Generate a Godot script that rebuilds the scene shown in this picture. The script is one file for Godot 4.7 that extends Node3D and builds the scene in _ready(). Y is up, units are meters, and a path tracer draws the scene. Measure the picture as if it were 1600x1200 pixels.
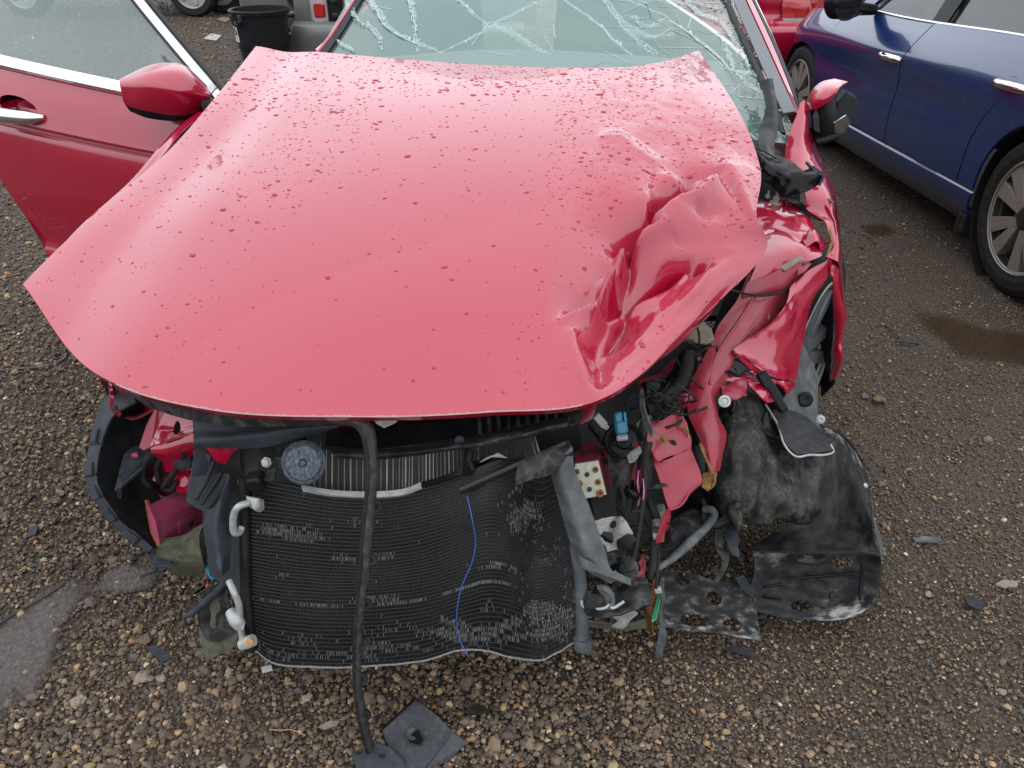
extends Node3D
# A wrecked red sedan in a wet gravel yard under an overcast sky, other cars round it. Units are metres, y is up.

var M := {}
var rng := RandomNumberGenerator.new()
var names := {}
var car: Node3D
const BASE := Vector3(-0.1, 0, -2.4)


func _ready() -> void:
	rng.seed = 7
	var cam := Camera3D.new()
	cam.name = "camera"
	cam.position = Vector3(0, 1.42, 0)
	cam.rotation_degrees = Vector3(-32, 0, 0)
	cam.fov = 52.79
	cam.near = 0.05
	cam.far = 500.0
	add_child(cam)
	cam.current = true
	var sky_mat := ProceduralSkyMaterial.new()
	sky_mat.sky_top_color = Color(0.95, 0.97, 1.0)
	sky_mat.sky_horizon_color = Color(0.8, 0.825, 0.865)
	sky_mat.sky_curve = 0.22
	sky_mat.sky_energy_multiplier = 1.4
	sky_mat.ground_bottom_color = Color(0.2, 0.18, 0.17)
	sky_mat.ground_horizon_color = Color(0.4, 0.39, 0.38)
	sky_mat.ground_curve = 0.1
	sky_mat.sun_angle_max = 1.0
	var sky := Sky.new()
	sky.sky_material = sky_mat
	var env := Environment.new()
	env.background_mode = Environment.BG_SKY
	env.sky = sky
	env.tonemap_mode = Environment.TONE_MAPPER_LINEAR
	env.tonemap_exposure = 1.0
	env.sdfgi_enabled = true
	env.ssao_enabled = true
	env.ssil_enabled = true
	var we := WorldEnvironment.new()
	we.name = "world_environment"
	we.environment = env
	add_child(we)
	var sun := DirectionalLight3D.new()
	sun.name = "sun"
	sun.light_energy = 0.16
	sun.light_angular_distance = 120.0
	sun.sky_mode = DirectionalLight3D.SKY_MODE_LIGHT_ONLY
	sun.light_color = Color(1.0, 0.98, 0.95)
	sun.shadow_enabled = true
	sun.rotation_degrees = Vector3(-62, 25, 0)
	add_child(sun)
	materials()
	ground()
	wrecked_car()
	neighbours()
	debris()


# ---------------------------------------------------------------- mesh building
class Mb:
	var v := PackedVector3Array()
	var n := PackedVector3Array()
	var uv := PackedVector2Array()
	var ix := PackedInt32Array()

	func vert(p: Vector3, nn: Vector3, t := Vector2.ZERO) -> int:
		v.append(p)
		n.append(nn)
		uv.append(t)
		return v.size() - 1

	func face(a: int, b: int, c: int) -> void:
		var g := (v[c] - v[a]).cross(v[b] - v[a])
		if g.length_squared() < 1e-16:
			return
		if g.dot(n[a] + n[b] + n[c]) < 0.0:
			ix.append_array(PackedInt32Array([a, c, b]))
		else:
			ix.append_array(PackedInt32Array([a, b, c]))

	func tri(a: Vector3, b: Vector3, c: Vector3, hint := Vector3.ZERO) -> void:
		var g := (c - a).cross(b - a)
		if g.length_squared() < 1e-16:
			return
		g = g.normalized()
		if hint != Vector3.ZERO and g.dot(hint) < 0.0:
			g = -g
		var i := vert(a, g)
		vert(b, g)
		vert(c, g)
		face(i, i + 1, i + 2)

	func quad(a: Vector3, b: Vector3, c: Vector3, d: Vector3, hint := Vector3.ZERO) -> void:
		tri(a, b, c, hint)
		tri(a, c, d, hint)

	func mesh() -> ArrayMesh:
		var arr := []
		arr.resize(Mesh.ARRAY_MAX)
		arr[Mesh.ARRAY_VERTEX] = v
		arr[Mesh.ARRAY_NORMAL] = n
		arr[Mesh.ARRAY_TEX_UV] = uv
		arr[Mesh.ARRAY_INDEX] = ix
		var m := ArrayMesh.new()
		m.add_surface_from_arrays(Mesh.PRIMITIVE_TRIANGLES, arr)
		return m


func crv(a: Vector3, b: Vector3, c: Vector3, d: Vector3, t: float) -> Vector3:
	return 0.5 * ((2.0 * b) + (c - a) * t + (2.0 * a - 5.0 * b + 4.0 * c - d) * t * t + (3.0 * b - a - 3.0 * c + d) * t * t * t)


func along(p: Array, x: float) -> Vector3:   # Catmull-Rom through p, x in 0..1
	var k := p.size() - 1
	if k < 1:
		return p[0]
	var f := clampf(x, 0.0, 1.0) * k
	var i := mini(int(f), k - 1)
	var b: Vector3 = p[i]
	var c: Vector3 = p[i + 1]
	var a: Vector3 = p[i - 1] if i > 0 else b * 2.0 - c
	var d: Vector3 = p[i + 2] if i + 2 <= k else c * 2.0 - b
	return crv(a, b, c, d, f - i)


func straight(p: Array, x: float) -> Vector3:
	var k := p.size() - 1
	var f := clampf(x, 0.0, 1.0) * k
	var i := mini(int(f), k - 1)
	return (p[i] as Vector3).lerp(p[i + 1], f - i)


func patch(rows: Array, a: float, b: float, hard := false) -> Vector3:
	var col := []
	for r in rows:
		col.append(straight(r, a) if hard else along(r, a))
	return straight(col, b) if hard else along(col, b)


# a sheet of given thickness from a grid of points (rows x columns); cells with skip true are left out
func grid_sheet(m: Mb, g: Array, nu: int, nv: int, th: float, skip := PackedByteArray()) -> void:
	var nr := []
	for j in nv + 1:
		for i in nu + 1:
			var du: Vector3 = g[j * (nu + 1) + mini(i + 1, nu)] - g[j * (nu + 1) + maxi(i - 1, 0)]
			var dv: Vector3 = g[mini(j + 1, nv) * (nu + 1) + i] - g[maxi(j - 1, 0) * (nu + 1) + i]
			var c := du.cross(dv)
			nr.append(c.normalized() if c.length_squared() > 1e-18 else Vector3.UP)
	var w := nu + 1
	var top := m.v.size()
	for k in g.size():
		m.vert(g[k], nr[k], Vector2(float(k % w) / nu, float(k / w) / nv))
	var bot := m.v.size()
	if th != 0.0:
		for k in g.size():
			m.vert(g[k] - nr[k] * th, -nr[k], Vector2(float(k % w) / nu, float(k / w) / nv))
	for j in nv:
		for i in nu:
			if skip.size() and skip[j * nu + i]:
				continue
			var a := j * w + i
			m.face(top + a, top + a + 1, top + a + w + 1)
			m.face(top + a, top + a + w + 1, top + a + w)
			if th == 0.0:
				continue
			m.face(bot + a, bot + a + 1, bot + a + w + 1)
			m.face(bot + a, bot + a + w + 1, bot + a + w)
			for e in [[-1, 0, a, a + w], [1, 0, a + 1, a + w + 1], [0, -1, a, a + 1], [0, 1, a + w, a + w + 1]]:
				var oi: int = i + e[0]
				var oj: int = j + e[1]
				var open: bool = oi < 0 or oj < 0 or oi >= nu or oj >= nv
				if not open and skip.size() and skip[oj * nu + oi]:
					open = true
				if open:
					var p: Vector3 = g[e[2]]
					var q: Vector3 = g[e[3]]
					var mid: Vector3 = (g[a] + g[a + w + 1]) * 0.5
					m.quad(p, q, q - nr[e[3]] * th, p - nr[e[2]] * th, (p + q) * 0.5 - mid)


# bent sheet through control rows, with a little crumple noise and elliptical holes [u, v, ru, rv]
func sheet(rows: Array, nu := 16, nv := 16, th := 0.002, amp := 0.0, freq := 12.0, sd := 1, holes := [], hard := false) -> Mb:
	var m := Mb.new()
	sheet_into(m, rows, nu, nv, th, amp, freq, sd, holes, hard)
	return m


func sheet_into(m: Mb, rows: Array, nu := 16, nv := 16, th := 0.002, amp := 0.0, freq := 12.0, sd := 1, holes := [], hard := false) -> void:
	var fn := FastNoiseLite.new()
	fn.seed = sd
	fn.frequency = freq
	fn.fractal_octaves = 3
	var g := []
	var skip := PackedByteArray()
	var inside := PackedByteArray()
	for j in nv + 1:
		for i in nu + 1:
			var u := float(i) / nu
			var v := float(j) / nv
			var hit := 0
			for h in holes:
				var dx: float = (u - h[0]) / h[2]
				var dy: float = (v - h[1]) / h[3]
				var l := sqrt(dx * dx + dy * dy)
				if l < 1.0:
					hit = 1
					if l > 1e-4:
						u = h[0] + dx / l * h[2]
						v = h[1] + dy / l * h[3]
			inside.append(hit)
			var p := patch(rows, u, v, hard)
			if amp > 0.0:
				p += Vector3(fn.get_noise_3dv(p), fn.get_noise_3dv(p + Vector3(9, 3, 1)), fn.get_noise_3dv(p + Vector3(2, 7, 5))) * amp
			g.append(p)
	if holes.size():
		for j in nv:
			for i in nu:
				var a := j * (nu + 1) + i
				skip.append(1 if inside[a] and inside[a + 1] and inside[a + nu + 1] and inside[a + nu + 2] else 0)
	grid_sheet(m, g, nu, nv, th, skip)


func tube(m: Mb, pts: Array, r, sides := 8, per := 5, ribs := 0, hard := false) -> void:
	var n: int = (pts.size() - 1) * per
	if ribs > 0:
		n = maxi(n, ribs * 4)
	var path := []
	for k in n + 1:
		path.append(straight(pts, float(k) / n) if hard else along(pts, float(k) / n))
	var t0: Vector3 = (path[1] - path[0]).normalized()
	var up := t0.cross(Vector3(0.31, 0.87, 0.2)).normalized()
	var first := m.v.size()
	for k in n + 1:
		var t: Vector3 = (path[mini(k + 1, n)] - path[maxi(k - 1, 0)]).normalized()
		up = (up - t * up.dot(t)).normalized()
		var side := t.cross(up)
		var f := float(k) / n
		var rad: float = r if r is float else lerpf(r[int(minf(f * (r.size() - 1), r.size() - 1.001))], r[mini(int(f * (r.size() - 1)) + 1, r.size() - 1)], fmod(f * (r.size() - 1), 1.0) if f < 1.0 else 1.0)
		if ribs > 0:
			rad *= 1.0 if k % 4 < 2 else 0.84
		for s in sides + 1:
			var a := TAU * s / sides
			var d := up * cos(a) + side * sin(a)
			m.vert(path[k] + d * rad, d, Vector2(float(s) / sides, f))
	for k in n:
		for s in sides:
			var a := first + k * (sides + 1) + s
			m.face(a, a + 1, a + sides + 2)
			m.face(a, a + sides + 2, a + sides + 1)
	for e in [0, n]:
		var dirn: Vector3 = (path[0] - path[1]).normalized() if e == 0 else (path[n] - path[n - 1]).normalized()
		for s in sides:
			m.tri(path[e], m.v[first + e * (sides + 1) + s], m.v[first + e * (sides + 1) + s + 1], dirn)


# a flat plate cut to an outline of points that lie nearly in one plane
func plate(m: Mb, o: Array, th := 0.003, bevel := 0.0) -> void:
	var nn := Vector3.ZERO
	var mid := Vector3.ZERO
	for k in o.size():
		nn += (o[k] as Vector3).cross(o[(k + 1) % o.size()])
		mid += o[k]
	mid /= o.size()
	nn = Vector3.ZERO
	for k in o.size():
		nn += (o[k] - mid).cross(o[(k + 1) % o.size()] - mid)
	nn = nn.normalized()
	if nn.dot(Vector3(0, 0.6, 0.8)) < 0.0:
		nn = -nn
	var ax := nn.cross(Vector3(0.13, 0.9, 0.4)).normalized()
	var ay := nn.cross(ax)
	var flat := PackedVector2Array()
	for p in o:
		flat.append(Vector2((p - mid).dot(ax), (p - mid).dot(ay)))
	var top := []
	for p in o:
		top.append(p + (mid - p).normalized() * bevel if bevel > 0.0 else p)
	var t := Geometry2D.triangulate_polygon(flat)
	for k in range(0, t.size(), 3):
		m.tri(top[t[k]], top[t[k + 1]], top[t[k + 2]], nn)
		m.tri(o[t[k]] - nn * th, o[t[k + 1]] - nn * th, o[t[k + 2]] - nn * th, -nn)
	for k in o.size():
		var a: Vector3 = o[k]
		var b: Vector3 = o[(k + 1) % o.size()]
		var out: Vector3 = nn.cross(b - a)
		var fa := flat[k]
		var fb := flat[(k + 1) % o.size()]
		if Geometry2D.is_point_in_polygon((fa + fb) * 0.5 + Vector2(out.dot(ax), out.dot(ay)).normalized() * 1e-4, flat):
			out = -out
		if bevel > 0.0:
			m.quad(top[k], top[(k + 1) % o.size()], b - nn * bevel, a - nn * bevel, out + nn)
			m.quad(a - nn * bevel, b - nn * bevel, b - nn * th, a - nn * th, out)
		else:
			m.quad(a, b, b - nn * th, a - nn * th, out)


# a solid between two outlines of the same number of points
func between(m: Mb, a: Array, b: Array, caps := true) -> void:
	var ca := Vector3.ZERO
	var cb := Vector3.ZERO
	for p in a:
		ca += p
	for p in b:
		cb += p
	ca /= a.size()
	cb /= b.size()
	for k in a.size():
		var l := (k + 1) % a.size()
		m.quad(a[k], a[l], b[l], b[k], (a[k] + a[l] + b[k] + b[l]) * 0.25 - (ca + cb) * 0.5)
		if caps:
			m.tri(ca, a[k], a[l], ca - cb)
			m.tri(cb, b[k], b[l], cb - ca)


func box(m: Mb, c: Vector3, s: Vector3, b := Basis(), ch := 0.0) -> void:
	var h := s * 0.5
	ch = minf(ch, minf(h.x, minf(h.y, h.z)) * 0.8)
	var rings := []
	for e in [[ch, -h.z], [0.0, -h.z + ch], [0.0, h.z - ch], [ch, h.z]] if ch > 0.0 else [[0.0, -h.z], [0.0, h.z]]:
		var x: float = h.x - e[0]
		var y: float = h.y - e[0]
		var ring := []
		for q in [Vector2(-x + ch, -y), Vector2(x - ch, -y), Vector2(x, -y + ch), Vector2(x, y - ch), Vector2(x - ch, y), Vector2(-x + ch, y), Vector2(-x, y - ch), Vector2(-x, -y + ch)] if ch > 0.0 else [Vector2(-x, -y), Vector2(x, -y), Vector2(x, y), Vector2(-x, y)]:
			ring.append(c + b * Vector3(q.x, q.y, e[1]))
		rings.append(ring)
	for k in rings.size() - 1:
		between(m, rings[k], rings[k + 1], false)
	for e in [[0, 1], [rings.size() - 1, rings.size() - 2]]:
		var cc := c + b * Vector3(0, 0, -h.z if e[0] == 0 else h.z)
		for k in rings[0].size():
			m.tri(cc, rings[e[0]][k], rings[e[0]][(k + 1) % rings[0].size()], cc - c)


func lathe(m: Mb, o: Vector3, axis: Vector3, prof: Array, n := 24, from := 0.0, to := TAU) -> void:
	axis = axis.normalized()
	var ax := axis.cross(Vector3(0.2, 0.93, 0.31)).normalized()
	var ay := axis.cross(ax)
	for k in prof.size() - 1:
		var p: Vector2 = prof[k]
		var q: Vector2 = prof[k + 1]
		var d := q - p
		if d.length() < 1e-6:
			continue
		var nn := Vector2(d.y, -d.x).normalized()   # (radial, along)
		var first := m.v.size()
		for s in n + 1:
			var a := from + (to - from) * s / n
			var rd := ax * cos(a) + ay * sin(a)
			var nv := rd * nn.x + axis * nn.y
			m.vert(o + rd * p.x + axis * p.y, nv, Vector2(float(s) / n, 0))
			m.vert(o + rd * q.x + axis * q.y, nv, Vector2(float(s) / n, 1))
		for s in n:
			var a := first + s * 2
			m.face(a, a + 1, a + 3)
			m.face(a, a + 3, a + 2)


# smooth union of capsules [from, to, r0, r1] meshed by surface nets
func blob(caps: Array, cell: float, k := 0.02, amp := 0.0, freq := 20.0, sd := 3) -> Mb:
	var lo := Vector3(1e9, 1e9, 1e9)
	var hi := -lo
	for c in caps:
		var r: float = maxf(c[2], c[3])
		for e in 2:
			lo = lo.min(c[e] - Vector3(r, r, r))
			hi = hi.max(c[e] + Vector3(r, r, r))
	lo -= Vector3.ONE * cell * 2.5
	hi += Vector3.ONE * cell * 2.5
	var fn := FastNoiseLite.new()
	fn.seed = sd
	fn.frequency = freq
	var nx := int((hi.x - lo.x) / cell) + 1
	var ny := int((hi.y - lo.y) / cell) + 1
	var nz := int((hi.z - lo.z) / cell) + 1
	var f := PackedFloat32Array()
	f.resize(nx * ny * nz)
	for z in nz:
		for y in ny:
			for x in nx:
				var p := lo + Vector3(x, y, z) * cell
				var d := 1e3
				for c in caps:
					var ab: Vector3 = c[1] - c[0]
					var t := clampf((p - c[0]).dot(ab) / maxf(ab.length_squared(), 1e-9), 0.0, 1.0)
					var e: float = p.distance_to(c[0] + ab * t) - lerpf(c[2], c[3], t)
					var h := maxf(k - absf(d - e), 0.0) / k
					d = minf(d, e) - h * h * k * 0.25
				if amp > 0.0 and absf(d) < amp * 3.0:
					d += fn.get_noise_3dv(p) * amp
				f[(z * ny + y) * nx + x] = d
	var m := Mb.new()
	var id := PackedInt32Array()
	id.resize(f.size())
	id.fill(-1)
	for z in nz - 1:
		for y in ny - 1:
			for x in nx - 1:
				var q := []
				var neg := 0
				for c in 8:
					var w := f[((z + (c >> 2)) * ny + y + ((c >> 1) & 1)) * nx + x + (c & 1)]
					q.append(w)
					neg += int(w < 0.0)
				if neg == 0 or neg == 8:
					continue
				var s := Vector3.ZERO
				var cnt := 0
				for e in [[0, 1], [2, 3], [4, 5], [6, 7], [0, 2], [1, 3], [4, 6], [5, 7], [0, 4], [1, 5], [2, 6], [3, 7]]:
					var a: float = q[e[0]]
					var b: float = q[e[1]]
					if (a < 0.0) != (b < 0.0):
						var t: float = a / (a - b)
						var pa := Vector3(e[0] & 1, (e[0] >> 1) & 1, e[0] >> 2)
						var pb := Vector3(e[1] & 1, (e[1] >> 1) & 1, e[1] >> 2)
						s += pa.lerp(pb, t)
						cnt += 1
				var gr := Vector3(q[1] + q[3] + q[5] + q[7] - q[0] - q[2] - q[4] - q[6], q[2] + q[3] + q[6] + q[7] - q[0] - q[1] - q[4] - q[5], q[4] + q[5] + q[6] + q[7] - q[0] - q[1] - q[2] - q[3])
				id[(z * ny + y) * nx + x] = m.vert(lo + (Vector3(x, y, z) + s / cnt) * cell, gr.normalized())
	for z in range(1, nz - 1):
		for y in range(1, ny - 1):
			for x in range(1, nx - 1):
				var a := (z * ny + y) * nx + x
				for dirn in 3:
					var st: int = [1, nx, nx * ny][dirn]
					if (f[a] < 0.0) == (f[a + st] < 0.0):
						continue
					var s1: int = [nx, nx * ny, 1][dirn]
					var s2: int = [nx * ny, 1, nx][dirn]
					var c := [id[a], id[a - s1], id[a - s1 - s2], id[a - s2]]
					if c.min() < 0:
						continue
					m.face(c[0], c[1], c[2])
					m.face(c[0], c[2], c[3])
	return m


# ---------------------------------------------------------------- nodes
func numbered(called: String) -> String:
	var k: int = names.get(called, -1) + 1
	names[called] = k
	return called if k == 0 else "%s_%03d" % [called, k]


func meta(o: Node3D, label: String, category: String, group := "", kind := "") -> Node3D:
	if label:
		o.set_meta("label", label)
	if category:
		o.set_meta("category", category)
	if group:
		o.set_meta("group", group)
	if kind:
		o.set_meta("kind", kind)
	return o


func thing(called: String, at: Vector3, label: String, category: String, group := "") -> Node3D:
	var o := Node3D.new()
	o.name = numbered(called)
	add_child(o)
	o.position = at
	meta(o, label, category, group)
	return o


func put(called: String, m, mat: Material, parent: Node = self, at := Vector3.ZERO, kind := "") -> MeshInstance3D:
	var o := MeshInstance3D.new()
	o.name = numbered(called) if parent == self else called
	o.mesh = m.mesh() if m is Mb else m
	o.material_override = mat
	parent.add_child(o, true)
	o.position = at
	if kind:
		o.set_meta("kind", kind)
	return o


func piece(called: String, m, mat: Material) -> MeshInstance3D:   # a part of the wrecked car, shaped in world coordinates
	return put(called, m, mat, car, -BASE)


# ---------------------------------------------------------------- materials
func lin(r: float, g: float, b: float) -> Color:
	return Color(r * 0.68, g * 0.68, b * 0.68).linear_to_srgb()   # the wet yard: everything a good deal darker than when dry


func std(c: Color, rough := 0.5, metal := 0.0, spec := 0.5) -> StandardMaterial3D:
	var s := StandardMaterial3D.new()
	s.albedo_color = c
	s.roughness = rough
	s.metallic = metal
	s.metallic_specular = spec
	return s


func noise_tex(stops: Array, freq: float, sd: int, size := 512, octaves := 5, kind := FastNoiseLite.TYPE_SIMPLEX_SMOOTH) -> NoiseTexture2D:
	var fn := FastNoiseLite.new()
	fn.noise_type = kind
	fn.seed = sd
	fn.frequency = freq
	fn.fractal_octaves = octaves
	var gr := Gradient.new()
	var off := PackedFloat32Array()
	var col := PackedColorArray()
	for s in stops:
		off.append(s[0])
		col.append(s[1])
	gr.offsets = off
	gr.colors = col
	var t := NoiseTexture2D.new()
	t.width = size
	t.height = size
	t.seamless = true
	t.noise = fn
	t.color_ramp = gr
	return t


# a surface whose colour varies in blotches of dirt and wear
func grimy(stops: Array, scale: float, rough := 0.6, metal := 0.0, freq := 0.012, sd := 5, bump := 0.0, bump_freq := 0.05) -> StandardMaterial3D:
	var s := std(Color.WHITE, rough, metal, 0.28)
	s.albedo_texture = noise_tex(stops, freq, sd)
	s.uv1_triplanar = true
	s.uv1_world_triplanar = true
	s.uv1_scale = Vector3.ONE * scale
	if bump > 0.0:
		s.heightmap_enabled = true
		s.heightmap_scale = bump
		s.heightmap_texture = noise_tex([[0.0, Color.BLACK], [1.0, Color.WHITE]], bump_freq, sd + 40)
	return s


# black plastic with dust and mud lying where where() says, over the sheet's own u and v
func dusty(where: Callable, sd: int) -> StandardMaterial3D:
	var fn := FastNoiseLite.new()
	fn.seed = sd
	fn.frequency = 0.022
	fn.fractal_octaves = 5
	var fine := FastNoiseLite.new()
	fine.seed = sd + 9
	fine.frequency = 0.16
	var im := Image.create(256, 256, false, Image.FORMAT_RGB8)
	for y in 256:
		for x in 256:
			var n := fn.get_noise_2d(x, y) * 1.1 + fine.get_noise_2d(x * 0.5, y) * 0.35
			var d := clampf((where.call(x / 255.0, y / 255.0) - 0.36 + n * 0.5) * 1.7, 0.0, 1.0)
			var c := Vector3(0.011, 0.012, 0.015).lerp(Vector3(0.04, 0.036, 0.03), clampf(n * 1.5 + 0.4, 0.0, 1.0)).lerp(Vector3(0.34, 0.335, 0.315), d * d)
			im.set_pixel(x, y, lin(c.x, c.y, c.z))
	var s := std(Color.WHITE, 0.5, 0.0, 0.28)
	s.albedo_texture = ImageTexture.create_from_image(im)
	return s


func materials() -> void:
	var red := std(lin(0.45, 0.004, 0.034), 0.22, 0.0, 0.45)
	red.clearcoat_enabled = true
	red.clearcoat = 1.0
	red.clearcoat_roughness = 0.03
	M.red = red
	var shut := grimy([[0.0, lin(0.27, 0.012, 0.025)], [0.45, lin(0.36, 0.028, 0.05)], [0.7, lin(0.32, 0.055, 0.075)], [1.0, lin(0.25, 0.11, 0.115)]], 2.2, 0.42, 0.0, 0.008, 11)
	shut.clearcoat_enabled = true
	shut.clearcoat = 0.4
	shut.clearcoat_roughness = 0.2
	M.red_inner = shut
	M.primer = grimy([[0.0, lin(0.42, 0.06, 0.12)], [0.5, lin(0.62, 0.10, 0.2)], [1.0, lin(0.5, 0.18, 0.22)]], 3.0, 0.4, 0.0, 0.012, 13)
	M.torn = grimy([[0.0, lin(0.05, 0.03, 0.02)], [0.5, lin(0.30, 0.14, 0.04)], [1.0, lin(0.35, 0.3, 0.22)]], 8.0, 0.8, 0.0, 0.03, 12)
	M.black = grimy([[0.0, lin(0.0066, 0.0072, 0.0077)], [0.6, lin(0.0121, 0.0127, 0.0138)], [1.0, lin(0.0275, 0.0275, 0.0275)]], 3.0, 0.42, 0.0, 0.015, 21, 0.05, 0.08)
	M.dirty = grimy([[0.0, lin(0.0072, 0.0078, 0.009)], [0.42, lin(0.018, 0.0186, 0.0204)], [0.56, lin(0.033, 0.033, 0.033)], [0.68, lin(0.104, 0.1, 0.088)], [0.8, lin(0.03, 0.03, 0.0288)], [1.0, lin(0.16, 0.152, 0.132)]], 2.4, 0.55, 0.0, 0.012, 22, 0.12, 0.06)
	M.slate = grimy([[0.0, lin(0.0323, 0.0374, 0.0442)], [0.6, lin(0.0467, 0.0527, 0.0648)], [1.0, lin(0.0786, 0.0833, 0.0879)]], 3.0, 0.5, 0.0, 0.02, 23)
	M.grey_plastic = grimy([[0.0, lin(0.05, 0.055, 0.06)], [0.5, lin(0.11, 0.12, 0.125)], [0.75, lin(0.17, 0.175, 0.175)], [1.0, lin(0.24, 0.235, 0.22)]], 2.6, 0.6, 0.0, 0.016, 24, 0.06, 0.07)
	M.olive = grimy([[0.0, lin(0.06, 0.06, 0.045)], [0.5, lin(0.13, 0.125, 0.09)], [1.0, lin(0.2, 0.19, 0.13)]], 4.0, 0.8, 0.0, 0.02, 25)
	M.alloy = grimy([[0.0, lin(0.32, 0.32, 0.31)], [0.5, lin(0.5, 0.5, 0.48)], [1.0, lin(0.66, 0.66, 0.63)]], 4.0, 0.45, 0.25, 0.02, 26)
	M.chrome = std(Color(0.85, 0.86, 0.87), 0.07, 1.0)
	M.rubber = grimy([[0.0, lin(0.0128, 0.0128, 0.0136)], [0.6, lin(0.0256, 0.0248, 0.024)], [1.0, lin(0.063, 0.052, 0.048)]], 3.0, 0.7, 0.0, 0.02, 27)
	M.seal = grimy([[0.0, lin(0.022, 0.022, 0.023)], [0.5, lin(0.045, 0.045, 0.046)], [0.75, lin(0.08, 0.079, 0.076)], [1.0, lin(0.13, 0.127, 0.12)]], 4.0, 0.55, 0.0, 0.02, 30)
	M.rust = grimy([[0.0, lin(0.16, 0.05, 0.015)], [0.5, lin(0.36, 0.15, 0.04)], [1.0, lin(0.5, 0.28, 0.1)]], 10.0, 0.85, 0.0, 0.03, 28)
	M.cream = grimy([[0.0, lin(0.38, 0.35, 0.25)], [0.5, lin(0.56, 0.56, 0.44)], [1.0, lin(0.62, 0.63, 0.53)]], 6.0, 0.6, 0.0, 0.015, 29)
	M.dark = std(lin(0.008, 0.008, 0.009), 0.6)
	M.blue_plug = std(lin(0.02, 0.2, 0.32), 0.35)
	M.white_plug = std(lin(0.5, 0.5, 0.48), 0.4)
	M.wire_blue = std(lin(0.03, 0.13, 0.5), 0.4)
	M.wire_pink = std(lin(0.6, 0.15, 0.35), 0.4)
	M.orange = std(lin(0.55, 0.25, 0.08), 0.5)
	M.green = std(lin(0.08, 0.45, 0.2), 0.4)
	var gl := std(Color(0.46, 0.62, 0.58, 0.35), 0.02, 0.0, 0.8)
	gl.transparency = BaseMaterial3D.TRANSPARENCY_ALPHA
	M.windshield = gl
	var wg := std(Color(0.38, 0.47, 0.45, 0.30), 0.02, 0.0, 0.8)
	wg.transparency = BaseMaterial3D.TRANSPARENCY_ALPHA
	M.window = wg
	M.crack = std(lin(0.5, 0.6, 0.58), 0.3, 0.0, 0.5)
	M.crack_haze = std(Color(0.72, 0.82, 0.80, 0.28), 0.4, 0.0, 0.3)
	M.crack_haze.transparency = BaseMaterial3D.TRANSPARENCY_ALPHA
	M.crack_green = std(lin(0.14, 0.30, 0.25), 0.2, 0.0, 0.9)
	var blue := std(lin(0.003, 0.028, 0.13), 0.25, 0.0, 0.5)
	blue.clearcoat_enabled = true
	blue.clearcoat = 1.0
	blue.clearcoat_roughness = 0.03
	M.blue = blue
	var dr := std(lin(0.42, 0.006, 0.032), 0.05, 0.0, 0.5)
	M.drop = dr
	M.fin_scraped = grimy([[0.0, lin(0.05, 0.05, 0.05)], [0.5, lin(0.17, 0.165, 0.155)], [1.0, lin(0.45, 0.44, 0.41)]], 14.0, 0.5, 0.2, 0.05, 38)
	M.wheel_silver = std(lin(0.22, 0.23, 0.24), 0.35, 0.4)
	M.rim_dark = std(lin(0.035, 0.034, 0.033), 0.4, 0.3)
	M.bronze = grimy([[0.0, lin(0.27, 0.24, 0.205)], [1.0, lin(0.4, 0.36, 0.31)]], 4.0, 0.45, 0.35, 0.02, 51)
	M.blue_glass = std(Color(0.10, 0.13, 0.13, 0.6), 0.02, 0.0, 0.8)
	M.blue_glass.transparency = BaseMaterial3D.TRANSPARENCY_ALPHA
	M.tail_red = std(lin(0.5, 0.008, 0.008), 0.08, 0.0, 0.7)
	M.lens = std(lin(0.55, 0.53, 0.52), 0.1, 0.1, 0.7)
	M.truck = std(lin(0.03, 0.031, 0.03), 0.25, 0.0, 0.6)
	M.silver = std(lin(0.2, 0.2, 0.195), 0.35, 0.3)
	M.beige = grimy([[0.0, lin(0.13, 0.125, 0.11)], [1.0, lin(0.18, 0.175, 0.155)]], 2.0, 0.7, 0.0, 0.02, 52)
	M.beige_light = std(lin(0.24, 0.235, 0.21), 0.6)
	M.can = grimy([[0.0, lin(0.0096, 0.0104, 0.012)], [0.7, lin(0.0176, 0.0184, 0.0208)], [1.0, lin(0.036, 0.036, 0.0376)]], 2.5, 0.45, 0.0, 0.015, 53)
	M.mud = grimy([[0.0, lin(0.085, 0.068, 0.06)], [0.6, lin(0.135, 0.11, 0.1)], [1.0, lin(0.18, 0.152, 0.14)]], 5.0, 0.35, 0.0, 0.02, 54, 0.25, 0.03)
	M.mud.transparency = BaseMaterial3D.TRANSPARENCY_ALPHA
	M.mud.vertex_color_use_as_albedo = true
	M.brown_water = grimy([[0.0, lin(0.045, 0.026, 0.012)], [1.0, lin(0.085, 0.052, 0.026)]], 3.0, 0.12, 0.0, 0.02, 55)
	M.brown_water.transparency = BaseMaterial3D.TRANSPARENCY_ALPHA
	M.brown_water.vertex_color_use_as_albedo = true
	M.liner_dust = dusty(func(u: float, v: float) -> float: return 0.15 + 0.75 * smoothstep(0.35, 0.9, v) * smoothstep(0.25, 0.75, u) + 0.4 * smoothstep(0.35, 0.0, v) * smoothstep(0.8, 0.3, u), 61)
	M.arch_dust = dusty(func(u: float, v: float) -> float: return 0.5 * smoothstep(0.4, 0.0, v) + 0.12, 62)
	M.tray_dust = dusty(func(u: float, v: float) -> float: return 0.35 + 0.3 * smoothstep(0.5, 1.0, v), 63)
	M.cover = grimy([[0.0, lin(0.05, 0.053, 0.062)], [0.6, lin(0.075, 0.08, 0.09)], [0.8, lin(0.1, 0.1, 0.105)], [1.0, lin(0.2, 0.19, 0.18)]], 5.0, 0.4, 0.0, 0.02, 56)
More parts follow.
